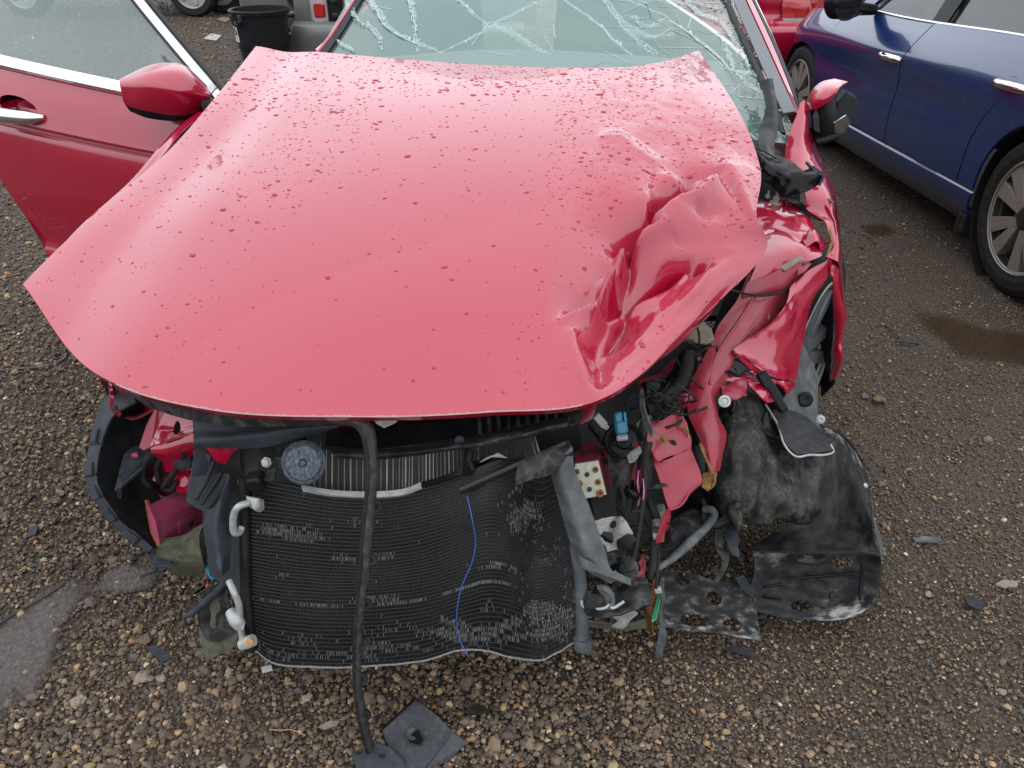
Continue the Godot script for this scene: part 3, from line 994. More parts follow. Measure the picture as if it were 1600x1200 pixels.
func cabin() -> void:
	# windshield: shards with slightly different tilts, and the cracks between them
	var seeds := PackedVector2Array()
	var r := RandomNumberGenerator.new()
	r.seed = 31
	for k in 260:
		var x := r.randf()
		if r.randf() < 0.62:
			x = 1.0 - 0.55 * pow(r.randf(), 1.4)
		seeds.append(Vector2(x, r.randf()))
	for k in 13:
		for e in [0.0, 1.0]:
			seeds.append(Vector2(k / 12.0 * 0.9999 + 0.00003 * k * e, e))
			seeds.append(Vector2(e, (k + 0.5) / 13.0))
	var m := Mb.new()
	var offs := []
	for q in seeds:
		offs.append(r.randf_range(-0.0035, 0.0035) * smoothstep(0.45, 0.8, q.x))
	var t := Geometry2D.triangulate_delaunay(seeds)
	for k in range(0, t.size(), 3):
		var c := []
		for e in 3:
			var q := seeds[t[k + e]]
			c.append(wpt(q.x, q.y, offs[t[k + e]]))
		m.tri(c[0], c[1], c[2], Vector3(0, 1, 0.5))
	var w := piece("windshield", m, M.windshield)
	# the crack lines, thin raised ribbons of crushed glass
	var wob := FastNoiseLite.new()
	wob.seed = 44
	wob.frequency = 0.02
	for line in [[Vector3(-0.4847, 1.1656, -2.7812), Vector3(-0.4272, 1.1167, -2.6834), Vector3(-0.3688, 1.0615, -2.573), Vector3(-0.2893, 1.0267, -2.5035), Vector3(-0.2056, 1.0011, -2.4522)], [Vector3(-0.3552, 1.1687, -2.7874), Vector3(-0.3252, 1.1348, -2.7195), Vector3(-0.2964, 1.0757, -2.6015), Vector3(-0.2772, 1.0091, -2.4683)], [Vector3(-0.2023, 1.0064, -2.4629), Vector3(-0.1066, 1.0364, -2.5227), Vector3(-0.049, 1.0615, -2.573), Vector3(0.06, 1.1019, -2.6538), Vector3(0.1459, 1.1287, -2.7074)], [Vector3(-0.0549, 1.0587, -2.5673), Vector3(0.0289, 1.0267, -2.5035), Vector3(0.1138, 0.9931, -2.4363)], [Vector3(-0.1934, 1.1378, -2.7256), Vector3(-0.1293, 1.0902, -2.6304), Vector3(-0.0745, 1.0587, -2.5673)], [Vector3(0.122, 1.1348, -2.7195), Vector3(0.1801, 1.1019, -2.6538), Vector3(0.2554, 1.0643, -2.5787), Vector3(0.334, 1.0064, -2.4629), Vector3(0.3512, 0.9958, -2.4416)], [Vector3(0.2059, 1.1625, -2.7749), Vector3(0.2736, 1.1287, -2.7074), Vector3(0.3255, 1.0729, -2.5958), Vector3(0.3844, 1.0199, -2.4899), Vector3(0.4226, 1.0011, -2.4522)], [Vector3(0.2351, 1.147, -2.744), Vector3(0.3627, 1.1167, -2.6834), Vector3(0.4758, 1.0829, -2.6159), Vector3(0.5785, 1.0267, -2.5035), Vector3(0.6412, 0.9826, -2.4153)], [Vector3(0.5308, 1.1439, -2.7378), Vector3(0.5711, 1.1048, -2.6597), Vector3(0.6349, 1.0844, -2.6188), Vector3(0.6782, 1.0364, -2.5227), Vector3(0.7015, 0.9931, -2.4363)], [Vector3(0.6981, 1.1562, -2.7625), Vector3(0.7013, 1.1048, -2.6597), Vector3(0.7406, 1.0587, -2.5673), Vector3(0.7515, 0.9998, -2.4496), Vector3(0.757, 0.9417, -2.3334)], [Vector3(-0.53, 1.0475, -2.5449), Vector3(-0.4921, 1.0281, -2.5062), Vector3(-0.4683, 1.0172, -2.4844)], [Vector3(-0.4461, 1.0829, -2.6159), Vector3(-0.4053, 1.0475, -2.5449), Vector3(-0.3877, 1.0172, -2.4844)], [Vector3(0.411, 1.1578, -2.7656), Vector3(0.5247, 1.1197, -2.6894), Vector3(0.5566, 1.1257, -2.7014), Vector3(0.6439, 1.1137, -2.6775)], [Vector3(0.6223, 0.9826, -2.4153), Vector3(0.6959, 0.9774, -2.4048), Vector3(0.7449, 0.9826, -2.4153)], [Vector3(0.657, 0.9735, -2.3971), Vector3(0.6947, 0.948, -2.346), Vector3(0.7201, 0.9417, -2.3334), Vector3(0.7381, 0.917, -2.2839)], [Vector3(0.4758, 1.0829, -2.6159), Vector3(0.412, 1.0615, -2.573), Vector3(0.3668, 1.0829, -2.6159)], [Vector3(0.3255, 1.0729, -2.5958), Vector3(0.4078, 1.0405, -2.531), Vector3(0.4871, 1.0475, -2.5449)], [Vector3(0.6278, 1.0615, -2.573), Vector3(0.6446, 0.9931, -2.4363), Vector3(0.6557, 0.9697, -2.3893)], [Vector3(-0.5304, 1.1424, -2.7348), Vector3(-0.4969, 1.1048, -2.6597), Vector3(-0.4544, 1.0757, -2.6015)]]:
		var cm := Mb.new()
		var band := Mb.new()
		var pts := []
		var n := 40
		var up := Vector3(0, 0.045, 0.022)
		for k in n + 1:
			var p := along(line, float(k) / n)
			pts.append(p + wind_lift(p) + Vector3(wob.get_noise_1d(k * 9.0 + line[0].x * 300.0), wob.get_noise_1d(k * 9.0 + 500.0 + line[0].x * 300.0), 0) * 0.006)
		var wd := r.randf_range(0.006, 0.015)
		var strands := []
		for e in 3:
			strands.append(Vector3(r.randf_range(-0.5, 0.5), r.randf_range(0.4, 2.6), r.randf_range(0.0009, 0.0022)))
		for k in n:
			var d: Vector3 = (pts[k + 1] - pts[k]).normalized().cross(Vector3(0, 0.89, 0.45)).normalized()
			var f0 := sin(PI * minf(float(k) / n * 1.15 + 0.05, 1.0)) * wd
			var f1 := sin(PI * minf(float(k + 1) / n * 1.15 + 0.05, 1.0)) * wd
			band.quad(pts[k] - d * f0, pts[k + 1] - d * f1, pts[k + 1] + d * f1 * 0.6, pts[k] + d * f0 * 0.6, up)
			for e in strands:
				if wob.get_noise_2d(k * 14.0, e.x * 900.0) < -0.25:
					continue
				var o0: float = (e.x * 2.0 * sin(float(k) / n * PI * e.y)) * wd
				var o1: float = (e.x * 2.0 * sin(float(k + 1) / n * PI * e.y)) * wd
				var w0: float = e.z * r.randf_range(0.35, 1.1)
				cm.quad(pts[k] + d * (o0 - w0) + up * 0.03, pts[k + 1] + d * (o1 - w0) + up * 0.03, pts[k + 1] + d * (o1 + w0 * 0.6) + up * 0.03, pts[k] + d * (o0 + w0 * 0.6) + up * 0.03, up)
			if r.randf() < 0.3:
				var s := r.randf_range(-1, 1) * 0.016
				cm.tri(pts[k] + up * 0.03, pts[k + 1] + up * 0.03, pts[k] + d * s + up * 0.05, up)
		put("crack", cm, M.crack, w)
		put("crack_haze", band, M.crack_haze, w)
	# crushed glass along the right edge and a web of fine cracks on the right half
	var web := Mb.new()
	var gre := Mb.new()
	for k in range(0, t.size(), 3):
		for e in 3:
			var a := seeds[t[k + e]]
			var b := seeds[t[k + (e + 1) % 3]]
			var mx := (a.x + b.x) * 0.5
			if r.randf() > 0.34 * smoothstep(0.6, 0.95, mx) + 0.012:
				continue
			var p := wpt(a.x, a.y, offs[t[k + e]] + 0.0016)
			var q := wpt(b.x, b.y, offs[t[k + (e + 1) % 3]] + 0.0016)
			var d := (q - p).normalized().cross(Vector3(0, 0.89, 0.45)).normalized() * r.randf_range(0.0005, 0.0016)
			(gre if r.randf() < 0.4 else web).quad(p - d, q - d, q + d * 0.4, p + d * 0.4, Vector3(0, 1, 0.5))
	for k in 900:
		var s := pow(r.randf(), 0.8)
		var x := 1.0 - 0.085 * pow(r.randf(), 1.8)
		var p := wpt(x, s, r.randf_range(0.001, 0.012))
		var z := r.randf_range(0.002, 0.009)
		var a := Vector3(r.randf() - 0.5, r.randf() - 0.5, r.randf() - 0.5).normalized() * z
		var b := Vector3(r.randf() - 0.5, r.randf() - 0.5, r.randf() - 0.5).normalized() * z
		(gre if r.randf() < 0.45 else web).tri(p, p + a, p + b)
	put("fine_cracks", web, M.crack, w, Vector3.ZERO, "stuff")
	put("green_shards", gre, M.crack_green, w, Vector3.ZERO, "stuff")
	# dashboard and seats behind the glass
	var dash := [[Vector3(-0.62, 0.8, -2.3), Vector3(0, 0.84, -2.2), Vector3(0.74, 0.8, -2.3)], [Vector3(-0.6, 0.93, -2.62), Vector3(0, 0.96, -2.6), Vector3(0.7, 0.93, -2.62)], [Vector3(-0.6, 0.93, -2.85), Vector3(0, 0.97, -2.85), Vector3(0.7, 0.93, -2.85)], [Vector3(-0.6, 0.6, -2.95), Vector3(0, 0.6, -2.95), Vector3(0.7, 0.6, -2.95)]]
	piece("dashboard", sheet(dash, 14, 14, 0.01), std(lin(0.16, 0.17, 0.17), 0.7))
	for x in [-0.36, 0.42]:
		piece("seat", blob([[Vector3(x - 0.16, 0.55, -3.55), Vector3(x - 0.15, 1.05, -3.68), 0.1, 0.08], [Vector3(x + 0.16, 0.55, -3.55), Vector3(x + 0.15, 1.05, -3.68), 0.1, 0.08], [Vector3(x, 0.55, -3.52), Vector3(x, 1.05, -3.66), 0.1, 0.09]], 0.03, 0.06), std(lin(0.03, 0.03, 0.033), 0.85))
		piece("headrest", blob([[Vector3(x - 0.08, 1.24, -3.7), Vector3(x + 0.08, 1.24, -3.7), 0.085, 0.085]], 0.02, 0.05), std(lin(0.03, 0.03, 0.033), 0.85))
	piece("cabin_floor", sheet([[Vector3(-0.75, 0.25, -2.3), Vector3(0.8, 0.25, -2.3)], [Vector3(-0.75, 0.25, -4.4), Vector3(0.8, 0.25, -4.4)]], 2, 2, 0.02), M.dark)
	var wheel := Mb.new()
	var ring := []
	for k in 17:
		var a := TAU * k / 16.0
		ring.append(Vector3(0.42, 0.98, -2.95) + Vector3(cos(a) * 0.18, sin(a) * 0.16, -sin(a) * 0.08))
	tube(wheel, ring, 0.014, 8, 3)
	box(wheel, Vector3(0.42, 0.98, -2.95), Vector3(0.32, 0.05, 0.03), Basis(Vector3.RIGHT, -0.45), 0.01)
	piece("steering_wheel", wheel, M.black)
	# roof and rear, seen only from other places
	var roof := [[wpt(-0.02, 1.0), wpt(0.5, 1.0), wpt(1.02, 1.0)], [Vector3(-0.5, 1.44, -3.6), Vector3(0.1, 1.5, -3.6), Vector3(0.68, 1.44, -3.6)], [Vector3(-0.48, 1.36, -4.4), Vector3(0.1, 1.42, -4.4), Vector3(0.66, 1.36, -4.4)], [Vector3(-0.55, 1.0, -5.2), Vector3(0.1, 1.06, -5.2), Vector3(0.72, 1.0, -5.2)]]
	piece("roof", sheet(roof, 20, 24, 0.02), M.red)
	# pillars
	var lp := [[Vector3(-0.594, 1.0011, -2.4522), Vector3(-0.5553, 1.0475, -2.5449), Vector3(-0.5128, 1.1122, -2.6745), Vector3(-0.4819, 1.1625, -2.7749), Vector3(-0.4281, 1.2467, -2.9434)], [Vector3(-0.578, 1.0118, -2.4736), Vector3(-0.5407, 1.0587, -2.5673), Vector3(-0.5016, 1.1242, -2.6984), Vector3(-0.4702, 1.175, -2.8), Vector3(-0.4172, 1.2568, -2.9637)], [Vector3(-0.5547, 1.0172, -2.4844), Vector3(-0.5182, 1.07, -2.59), Vector3(-0.4784, 1.1378, -2.7256), Vector3(-0.4459, 1.1877, -2.8254), Vector3(-0.3932, 1.2671, -2.9842)]]
	var outer := []
	for p in [Vector3(-0.6032, 1.0064, -2.4629), Vector3(-0.5646, 1.053, -2.5561), Vector3(-0.5223, 1.1182, -2.6864), Vector3(-0.4916, 1.1687, -2.7874), Vector3(-0.438, 1.2535, -2.9569)]:
		outer.append(p + Vector3(-0.05, -0.12, 0))
	piece("pillar", sheet([outer, shifted(lp[0], Vector3(-0.004, 0.012, 0)), shifted(lp[1], Vector3(0, 0.015, 0))], 4, 14, 0.004), M.red)
	piece("pillar_trim", sheet([shifted(lp[1], Vector3(0.001, 0.016, 0)), shifted(lp[2], Vector3(0, 0.01, 0))], 12, 2, 0.008), M.slate)
	var edge := Mb.new()
	tube(edge, shifted(lp[2], Vector3(0.004, 0.006, 0)), 0.006, 6, 4)
	piece("pillar_gasket", edge, M.dark)
	# the pillar on the driver's side: dark edge, grey trim, red metal, black strip, bright edge
	var rr := [[Vector3(0.7856, 0.8869, -2.2239), Vector3(0.7792, 0.9417, -2.3334), Vector3(0.7573, 1.0405, -2.531), Vector3(0.7317, 1.1348, -2.7195), Vector3(0.7037, 1.2383, -2.9266)], [Vector3(0.7519, 0.9012, -2.2524), Vector3(0.7441, 0.9417, -2.3334), Vector3(0.7198, 1.0336, -2.5172), Vector3(0.7002, 1.1317, -2.7135), Vector3(0.6766, 1.2333, -2.9166)], [Vector3(0.7851, 0.9072, -2.2645), Vector3(0.7779, 0.9568, -2.3637), Vector3(0.7551, 1.0502, -2.5505), Vector3(0.733, 1.1501, -2.7501), Vector3(0.7043, 1.2535, -2.9569)]]
	var g := Mb.new()
	tube(g, shifted([Vector3(0.7456, 0.8636, -2.1772), Vector3(0.7391, 0.9194, -2.2888), Vector3(0.7168, 1.0091, -2.4683), Vector3(0.6924, 1.0902, -2.6304), Vector3(0.669, 1.1813, -2.8127)], Vector3(0, 0.006, 0)), 0.012, 6, 4)
	piece("pillar_gasket", g, M.dark)
	piece("pillar_trim", sheet([shifted([Vector3(0.7612, 0.8976, -2.2453), Vector3(0.7488, 0.9442, -2.3384), Vector3(0.7247, 1.0364, -2.5227), Vector3(0.7033, 1.1287, -2.7074), Vector3(0.6787, 1.2333, -2.9166)], Vector3(0, 0.012, 0)), shifted([Vector3(0.7937, 0.8976, -2.2453), Vector3(0.7787, 0.9543, -2.3586), Vector3(0.756, 1.0475, -2.5449), Vector3(0.7328, 1.1378, -2.7256), Vector3(0.7053, 1.2433, -2.9367)], Vector3(0.002, 0.017, 0))], 12, 2, 0.006), std(lin(0.17, 0.185, 0.2), 0.35))
	piece("pillar", sheet([shifted([Vector3(0.7955, 0.8976, -2.2453), Vector3(0.7806, 0.9543, -2.3586), Vector3(0.7579, 1.0475, -2.5449), Vector3(0.7348, 1.1378, -2.7256), Vector3(0.7075, 1.2433, -2.9367)], Vector3(0.003, 0.016, 0)), shifted([Vector3(0.8063, 0.8976, -2.2453), Vector3(0.801, 0.9543, -2.3586), Vector3(0.7852, 1.0475, -2.5449), Vector3(0.7613, 1.1378, -2.7256), Vector3(0.7331, 1.2433, -2.9367)], Vector3(0.0, 0.004, 0))], 12, 3, 0.006), M.red)
	piece("window_gasket", sheet([shifted([Vector3(0.8063, 0.8976, -2.2453), Vector3(0.8029, 0.9543, -2.3586), Vector3(0.7872, 1.0475, -2.5449), Vector3(0.7633, 1.1378, -2.7256), Vector3(0.7352, 1.2433, -2.9367)], Vector3(0.001, 0.003, 0)), shifted([Vector3(0.8149, 0.9048, -2.2597), Vector3(0.8178, 0.9543, -2.3586), Vector3(0.8066, 1.0475, -2.5449), Vector3(0.7817, 1.1378, -2.7256), Vector3(0.7545, 1.2433, -2.9367)], Vector3(0.004, -0.016, 0))], 12, 3, 0.006), M.dark)
	var ch := Mb.new()
	tube(ch, shifted([Vector3(0.8092, 0.9, -2.25), Vector3(0.8196, 0.9543, -2.3586), Vector3(0.8094, 1.0447, -2.5393), Vector3(0.7878, 1.1378, -2.7256), Vector3(0.7588, 1.2433, -2.9367)], Vector3(0.006, -0.02, 0)), 0.004, 6, 4)
	piece("bright_strip", ch, M.chrome)


func wind_lift(p: Vector3) -> Vector3:
	var x := clampf((p.x + 0.6) / 1.35, 0.0, 1.0)
	return Vector3(0, 0.89, 0.45) * (4.0 * x * (1.0 - x) * 0.045 + 0.006)


func shifted(a: Array, d: Vector3) -> Array:
	var o := []
	for p in a:
		o.append(p + d)
	return o


# ---------------------------------------------------------------- the open front door at the left
func open_door() -> void:
	# frame of the door: hinge h, free end e, in plan; profile from sill to belt
	var h := Vector3(-0.86, 0, -2.36)
	var e := Vector3(-1.77, 0, -2.71)
	var out := Vector3(e.z - h.z, 0, -(e.x - h.x)).normalized()   # outward, towards the camera
	if out.z < 0.0:
		out = -out
	var rows := []
	# height, outward offset, how far the free end reaches beyond e
	for q in [[0.24, -0.03, -0.06], [0.30, 0.0, -0.05], [0.36, -0.012, -0.03], [0.44, 0.0, -0.01], [0.55, 0.016, 0.02], [0.68, 0.026, 0.05], [0.745, 0.022, 0.08], [0.765, 0.012, 0.085], [0.79, 0.034, 0.09], [0.805, 0.033, 0.095], [0.88, 0.012, 0.12], [0.93, -0.012, 0.14], [0.955, -0.03, 0.15]]:
		var row := []
		for k in 7:
			var f := k / 6.0
			var p := h.lerp(e, f) + (e - h).normalized() * float(q[2]) * f
			row.append(Vector3(p.x, q[0] + (0.045 * f - 0.065 * (1.0 - f)) * smoothstep(0.5, 0.95, q[0]), p.z) + out * (float(q[1]) + 0.02 * sin(f * PI)))
		rows.append(row)
	var d := piece("front_door", sheet(rows, 60, 72, 0.004, 0.0, 1.0, 1, [[0.715, 0.79, 0.08, 0.034]]), M.red)
	var back := []
	for k in [1, 5, 9, 12]:
		back.append(shifted(rows[k], -out * 0.13 if k < 12 else -out * 0.06))
	put("door_lining", sheet(back, 8, 8, 0.004), M.black, d)
	for end in [0, 6]:
		var a := []
		var b := []
		for k in [1, 5, 9, 12]:
			a.append(rows[k][end] - out * 0.002)
			b.append(rows[k][end] - out * (0.13 if k < 12 else 0.06))
		put("door_edge", sheet([a, b], 6, 3, 0.003), M.red_inner, d)
	# belt line, window frame and glass
	var belt: Array = rows[12]
	var low := []
	var top := []
	for k in 7:
		low.append(belt[k] + out * 0.022 + Vector3(0, -0.004, 0))
		top.append(belt[k] + out * 0.008 + Vector3(0, 0.026, 0))
	put("belt_trim", sheet([low, shifted(low, out * 0.006 + Vector3(0, 0.008, 0)), top], 20, 6, 0.004), M.chrome, d)
	var up := []
	for k in 7:
		up.append(belt[k] - out * 0.014 + Vector3(0, 0.01, 0))
	var lean := -out * 0.22
	var glass := [up, shifted(up, lean * 0.5 + Vector3(0, 0.2, 0)), shifted(up, lean + Vector3(0, 0.42, 0))]
	# cut the front of the glass along the sloping pillar
	var along_door := (e - h).normalized()
	var gm := []
	for j in 3:
		var row := []
		for k in 7:
			var f := lerpf([0.0, 0.30, 0.58][j], 1.0, k / 6.0)
			row.append(along(glass[j], f))
		gm.append(row)
	put("window_glass", sheet(gm, 14, 10, 0.003), M.window, d)
	var fr := Mb.new()
	var edge := [belt[0] - out * 0.01 + Vector3(0, 0.008, 0) + along_door * 0.02, along(glass[1], 0.30), along(glass[2], 0.58)]
	var e2 := shifted(edge, -along_door * 0.034 + Vector3(0, 0.014, 0))
	put("window_frame", sheet([shifted(edge, along_door * 0.012), edge], 12, 2, 0.012), M.dark, d)
	put("frame_trim", sheet([shifted(edge, out * 0.004), shifted(e2, out * 0.004)], 12, 2, 0.006), M.chrome, d)
	put("frame_edge", sheet([shifted(e2, out * 0.002), shifted(e2, -along_door * 0.004 - out * 0.008)], 12, 2, 0.006), M.dark, d)
	# small black corner panel that carries the mirror
	plate(fr, [along(up, 0.04) + out * 0.012, along(up, 0.14) + out * 0.012, along(glass[0], 0.14).lerp(along(glass[1], 0.30), 0.5) + out * 0.012], 0.006)
	put("mirror_corner", fr, M.grey_plastic, d)
	# post between the windows near the free end
	put("window_post", sheet([[along(glass[0], 0.87) + out * 0.006, along(glass[2], 0.83) + out * 0.006], [along(glass[0], 1.0) + out * 0.006, along(glass[2], 1.0) + out * 0.006]], 4, 4, 0.006), M.dirty, d)
	# handle in its cup
	var hc := Vector3(-1.5217, 0.8885, -2.5)
	var cup := Mb.new()
	lathe(cup, Vector3.ZERO, Vector3(0, 0, 1), [Vector2(1.0, 0.0), Vector2(0.95, -0.35), Vector2(0.7, -0.7), Vector2(0.0, -0.85)], 24)
	var on := belt_point(rows, 0.715, 0.845)
	var cupn := put("handle_cup", cup, M.red, d)
	var ax := along_door
	cupn.transform = Transform3D(Basis(-ax * 0.09, (Vector3.UP * 0.97 - out * 0.2) * 0.036, out * 0.05), on - out * 0.001)
	var hm := Mb.new()
	var hb := on + out * 0.02 - Vector3(0, 0.008, 0)
	tube(hm, [hb + ax * 0.13 - out * 0.02, hb + ax * 0.1 + out * 0.004, hb + ax * 0.03 + out * 0.012, hb - ax * 0.06 + out * 0.008, hb - ax * 0.108 - out * 0.012], [0.011, 0.023, 0.025, 0.022, 0.008], 12, 6)
	put("handle", hm, M.chrome, d)
	# mirror
	var mo := Mb.new()
	var c := Vector3(-0.9676, 0.9636, -2.26)
	var mrows := [[Vector3(-1.1352, 0.9006, -2.4), Vector3(-1.0823, 0.8833, -2.42), Vector3(-0.9954, 0.8833, -2.42), Vector3(-0.9327, 0.9055, -2.42)], [Vector3(-1.1176, 0.9822, -2.36), Vector3(-1.0312, 1.0117, -2.37), Vector3(-0.9527, 1.0082, -2.38), Vector3(-0.9036, 0.9569, -2.4)], [Vector3(-1.0904, 0.997, -2.28), Vector3(-0.9968, 1.0206, -2.27), Vector3(-0.9172, 1.0137, -2.29), Vector3(-0.8788, 0.9615, -2.34)], [Vector3(-1.081, 0.9909, -2.25), Vector3(-0.9861, 0.999, -2.225), Vector3(-0.9119, 0.9808, -2.25), Vector3(-0.8669, 0.9514, -2.32)], [Vector3(-1.0791, 0.9767, -2.245), Vector3(-0.9931, 0.9767, -2.22), Vector3(-0.9174, 0.9564, -2.245), Vector3(-0.8657, 0.9412, -2.31)], [Vector3(-1.0826, 0.9451, -2.25), Vector3(-1.0153, 0.9329, -2.235), Vector3(-0.9377, 0.9146, -2.255), Vector3(-0.8822, 0.9148, -2.31)], [Vector3(-1.0823, 0.9235, -2.27), Vector3(-1.0265, 0.9135, -2.26), Vector3(-0.9498, 0.9013, -2.275), Vector3(-0.9087, 0.9019, -2.32)], [Vector3(-1.1092, 0.9075, -2.36), Vector3(-1.0645, 0.8921, -2.38), Vector3(-0.9893, 0.8885, -2.38), Vector3(-0.9472, 0.8951, -2.4)]]
	var mir := piece("door_mirror", sheet(mrows, 26, 40, 0.003), M.red)
	put("mirror_base", sheet([[Vector3(-1.0819, 0.9354, -2.255), Vector3(-1.0202, 0.9215, -2.24), Vector3(-0.9418, 0.9048, -2.26), Vector3(-0.8892, 0.9077, -2.31)], [Vector3(-1.0774, 0.9148, -2.27), Vector3(-1.0264, 0.8995, -2.26), Vector3(-0.9527, 0.8889, -2.275), Vector3(-0.9177, 0.8947, -2.32)], [Vector3(-1.1045, 0.8966, -2.36), Vector3(-1.0672, 0.8811, -2.38), Vector3(-0.9909, 0.8811, -2.38), Vector3(-0.9499, 0.8914, -2.4)]], 20, 10, 0.004), M.black, mir)
	tube(mo, [c + Vector3(0.08, -0.05, -0.04), c + Vector3(0.2, -0.06, -0.08)], 0.03, 10, 3)
	put("mirror_arm", mo, M.black, mir)
	var gl := Mb.new()
	plate(gl, [Vector3(-1.1385, 0.9639, -2.42), Vector3(-1.0608, 0.9871, -2.43), Vector3(-0.9796, 0.9853, -2.44), Vector3(-0.9367, 0.9455, -2.44), Vector3(-0.9654, 0.9198, -2.44), Vector3(-1.084, 0.9087, -2.44), Vector3(-1.1354, 0.9182, -2.43)], 0.004)
	put("mirror_glass", gl, M.chrome, mir)
	# rain on the door
	var dome := Mb.new()
	lathe(dome, Vector3.ZERO, Vector3.UP, [Vector2(1.0, 0.0), Vector2(0.9, 0.3), Vector2(0.5, 0.5), Vector2(0.0, 0.56)], 7)
	var r := RandomNumberGenerator.new()
	r.seed = 8
	var red_drops := []
	var glass_drops := []
	for k in 520:
		var f := r.randf()
		var y := r.randf_range(0.5, 0.62)
		var b0 := patch(rows, f, lerpf(0.79, 0.93, r.randf()))
		var s := 0.0013 * exp(r.randfn(0.0, 0.4))
		red_drops.append(Transform3D(Basis(along_door * s * 1.4, out.lerp(Vector3.UP, 0.3).normalized() * s, Vector3.UP * s), b0 + out * 0.0005))
		if k % 2 == 1:
			continue
		var b1 := patch(gm, r.randf(), r.randf() * 0.7)
		var s2 := 0.0016 * exp(r.randfn(0.0, 0.5))
		glass_drops.append(Transform3D(Basis(along_door * s2, out * s2, Vector3.UP * s2), b1 + out * 0.0005))
	for e3 in [[red_drops, M.drop, "water_drops"], [glass_drops, M.bright_drop, "glass_drops"]]:
		var mm := MultiMesh.new()
		mm.transform_format = MultiMesh.TRANSFORM_3D
		mm.mesh = dome.mesh()
		mm.instance_count = e3[0].size()
		for k in e3[0].size():
			mm.set_instance_transform(k, e3[0][k])
		var o := MultiMeshInstance3D.new()
		o.name = e3[2]
		o.multimesh = mm
		o.material_override = e3[1]
		o.set_meta("kind", "stuff")
		d.add_child(o)
	# what is left of the fender between hood and door
	piece("front_fender", sheet([[Vector3(-0.8611, 0.9105, -2.25), Vector3(-0.8704, 0.9035, -2.12), Vector3(-0.87, 0.8831, -1.97), Vector3(-0.895, 0.842, -1.82), Vector3(-0.9207, 0.8128, -1.64), Vector3(-0.9405, 0.7871, -1.52)], shifted([Vector3(-0.8846, 0.9012, -2.26), Vector3(-0.8983, 0.8875, -2.13), Vector3(-0.8955, 0.8739, -1.98), Vector3(-0.917, 0.8326, -1.83), Vector3(-0.9415, 0.8061, -1.65), Vector3(-0.9557, 0.78, -1.53)], Vector3(-0.01, -0.02, 0)), shifted([Vector3(-0.8846, 0.9012, -2.26), Vector3(-0.8983, 0.8875, -2.13), Vector3(-0.8955, 0.8739, -1.98), Vector3(-0.917, 0.8326, -1.83), Vector3(-0.9415, 0.8061, -1.65), Vector3(-0.9557, 0.78, -1.53)], Vector3(0.0, -0.32, 0))], 20, 10, 0.003), M.red)


func belt_point(rows: Array, f: float, y: float) -> Vector3:
	var best := Vector3.ZERO
	for k in 60:
		var p := patch(rows, f, k / 59.0)
		if absf(p.y - y) < absf(best.y - y):
			best = p
	return best


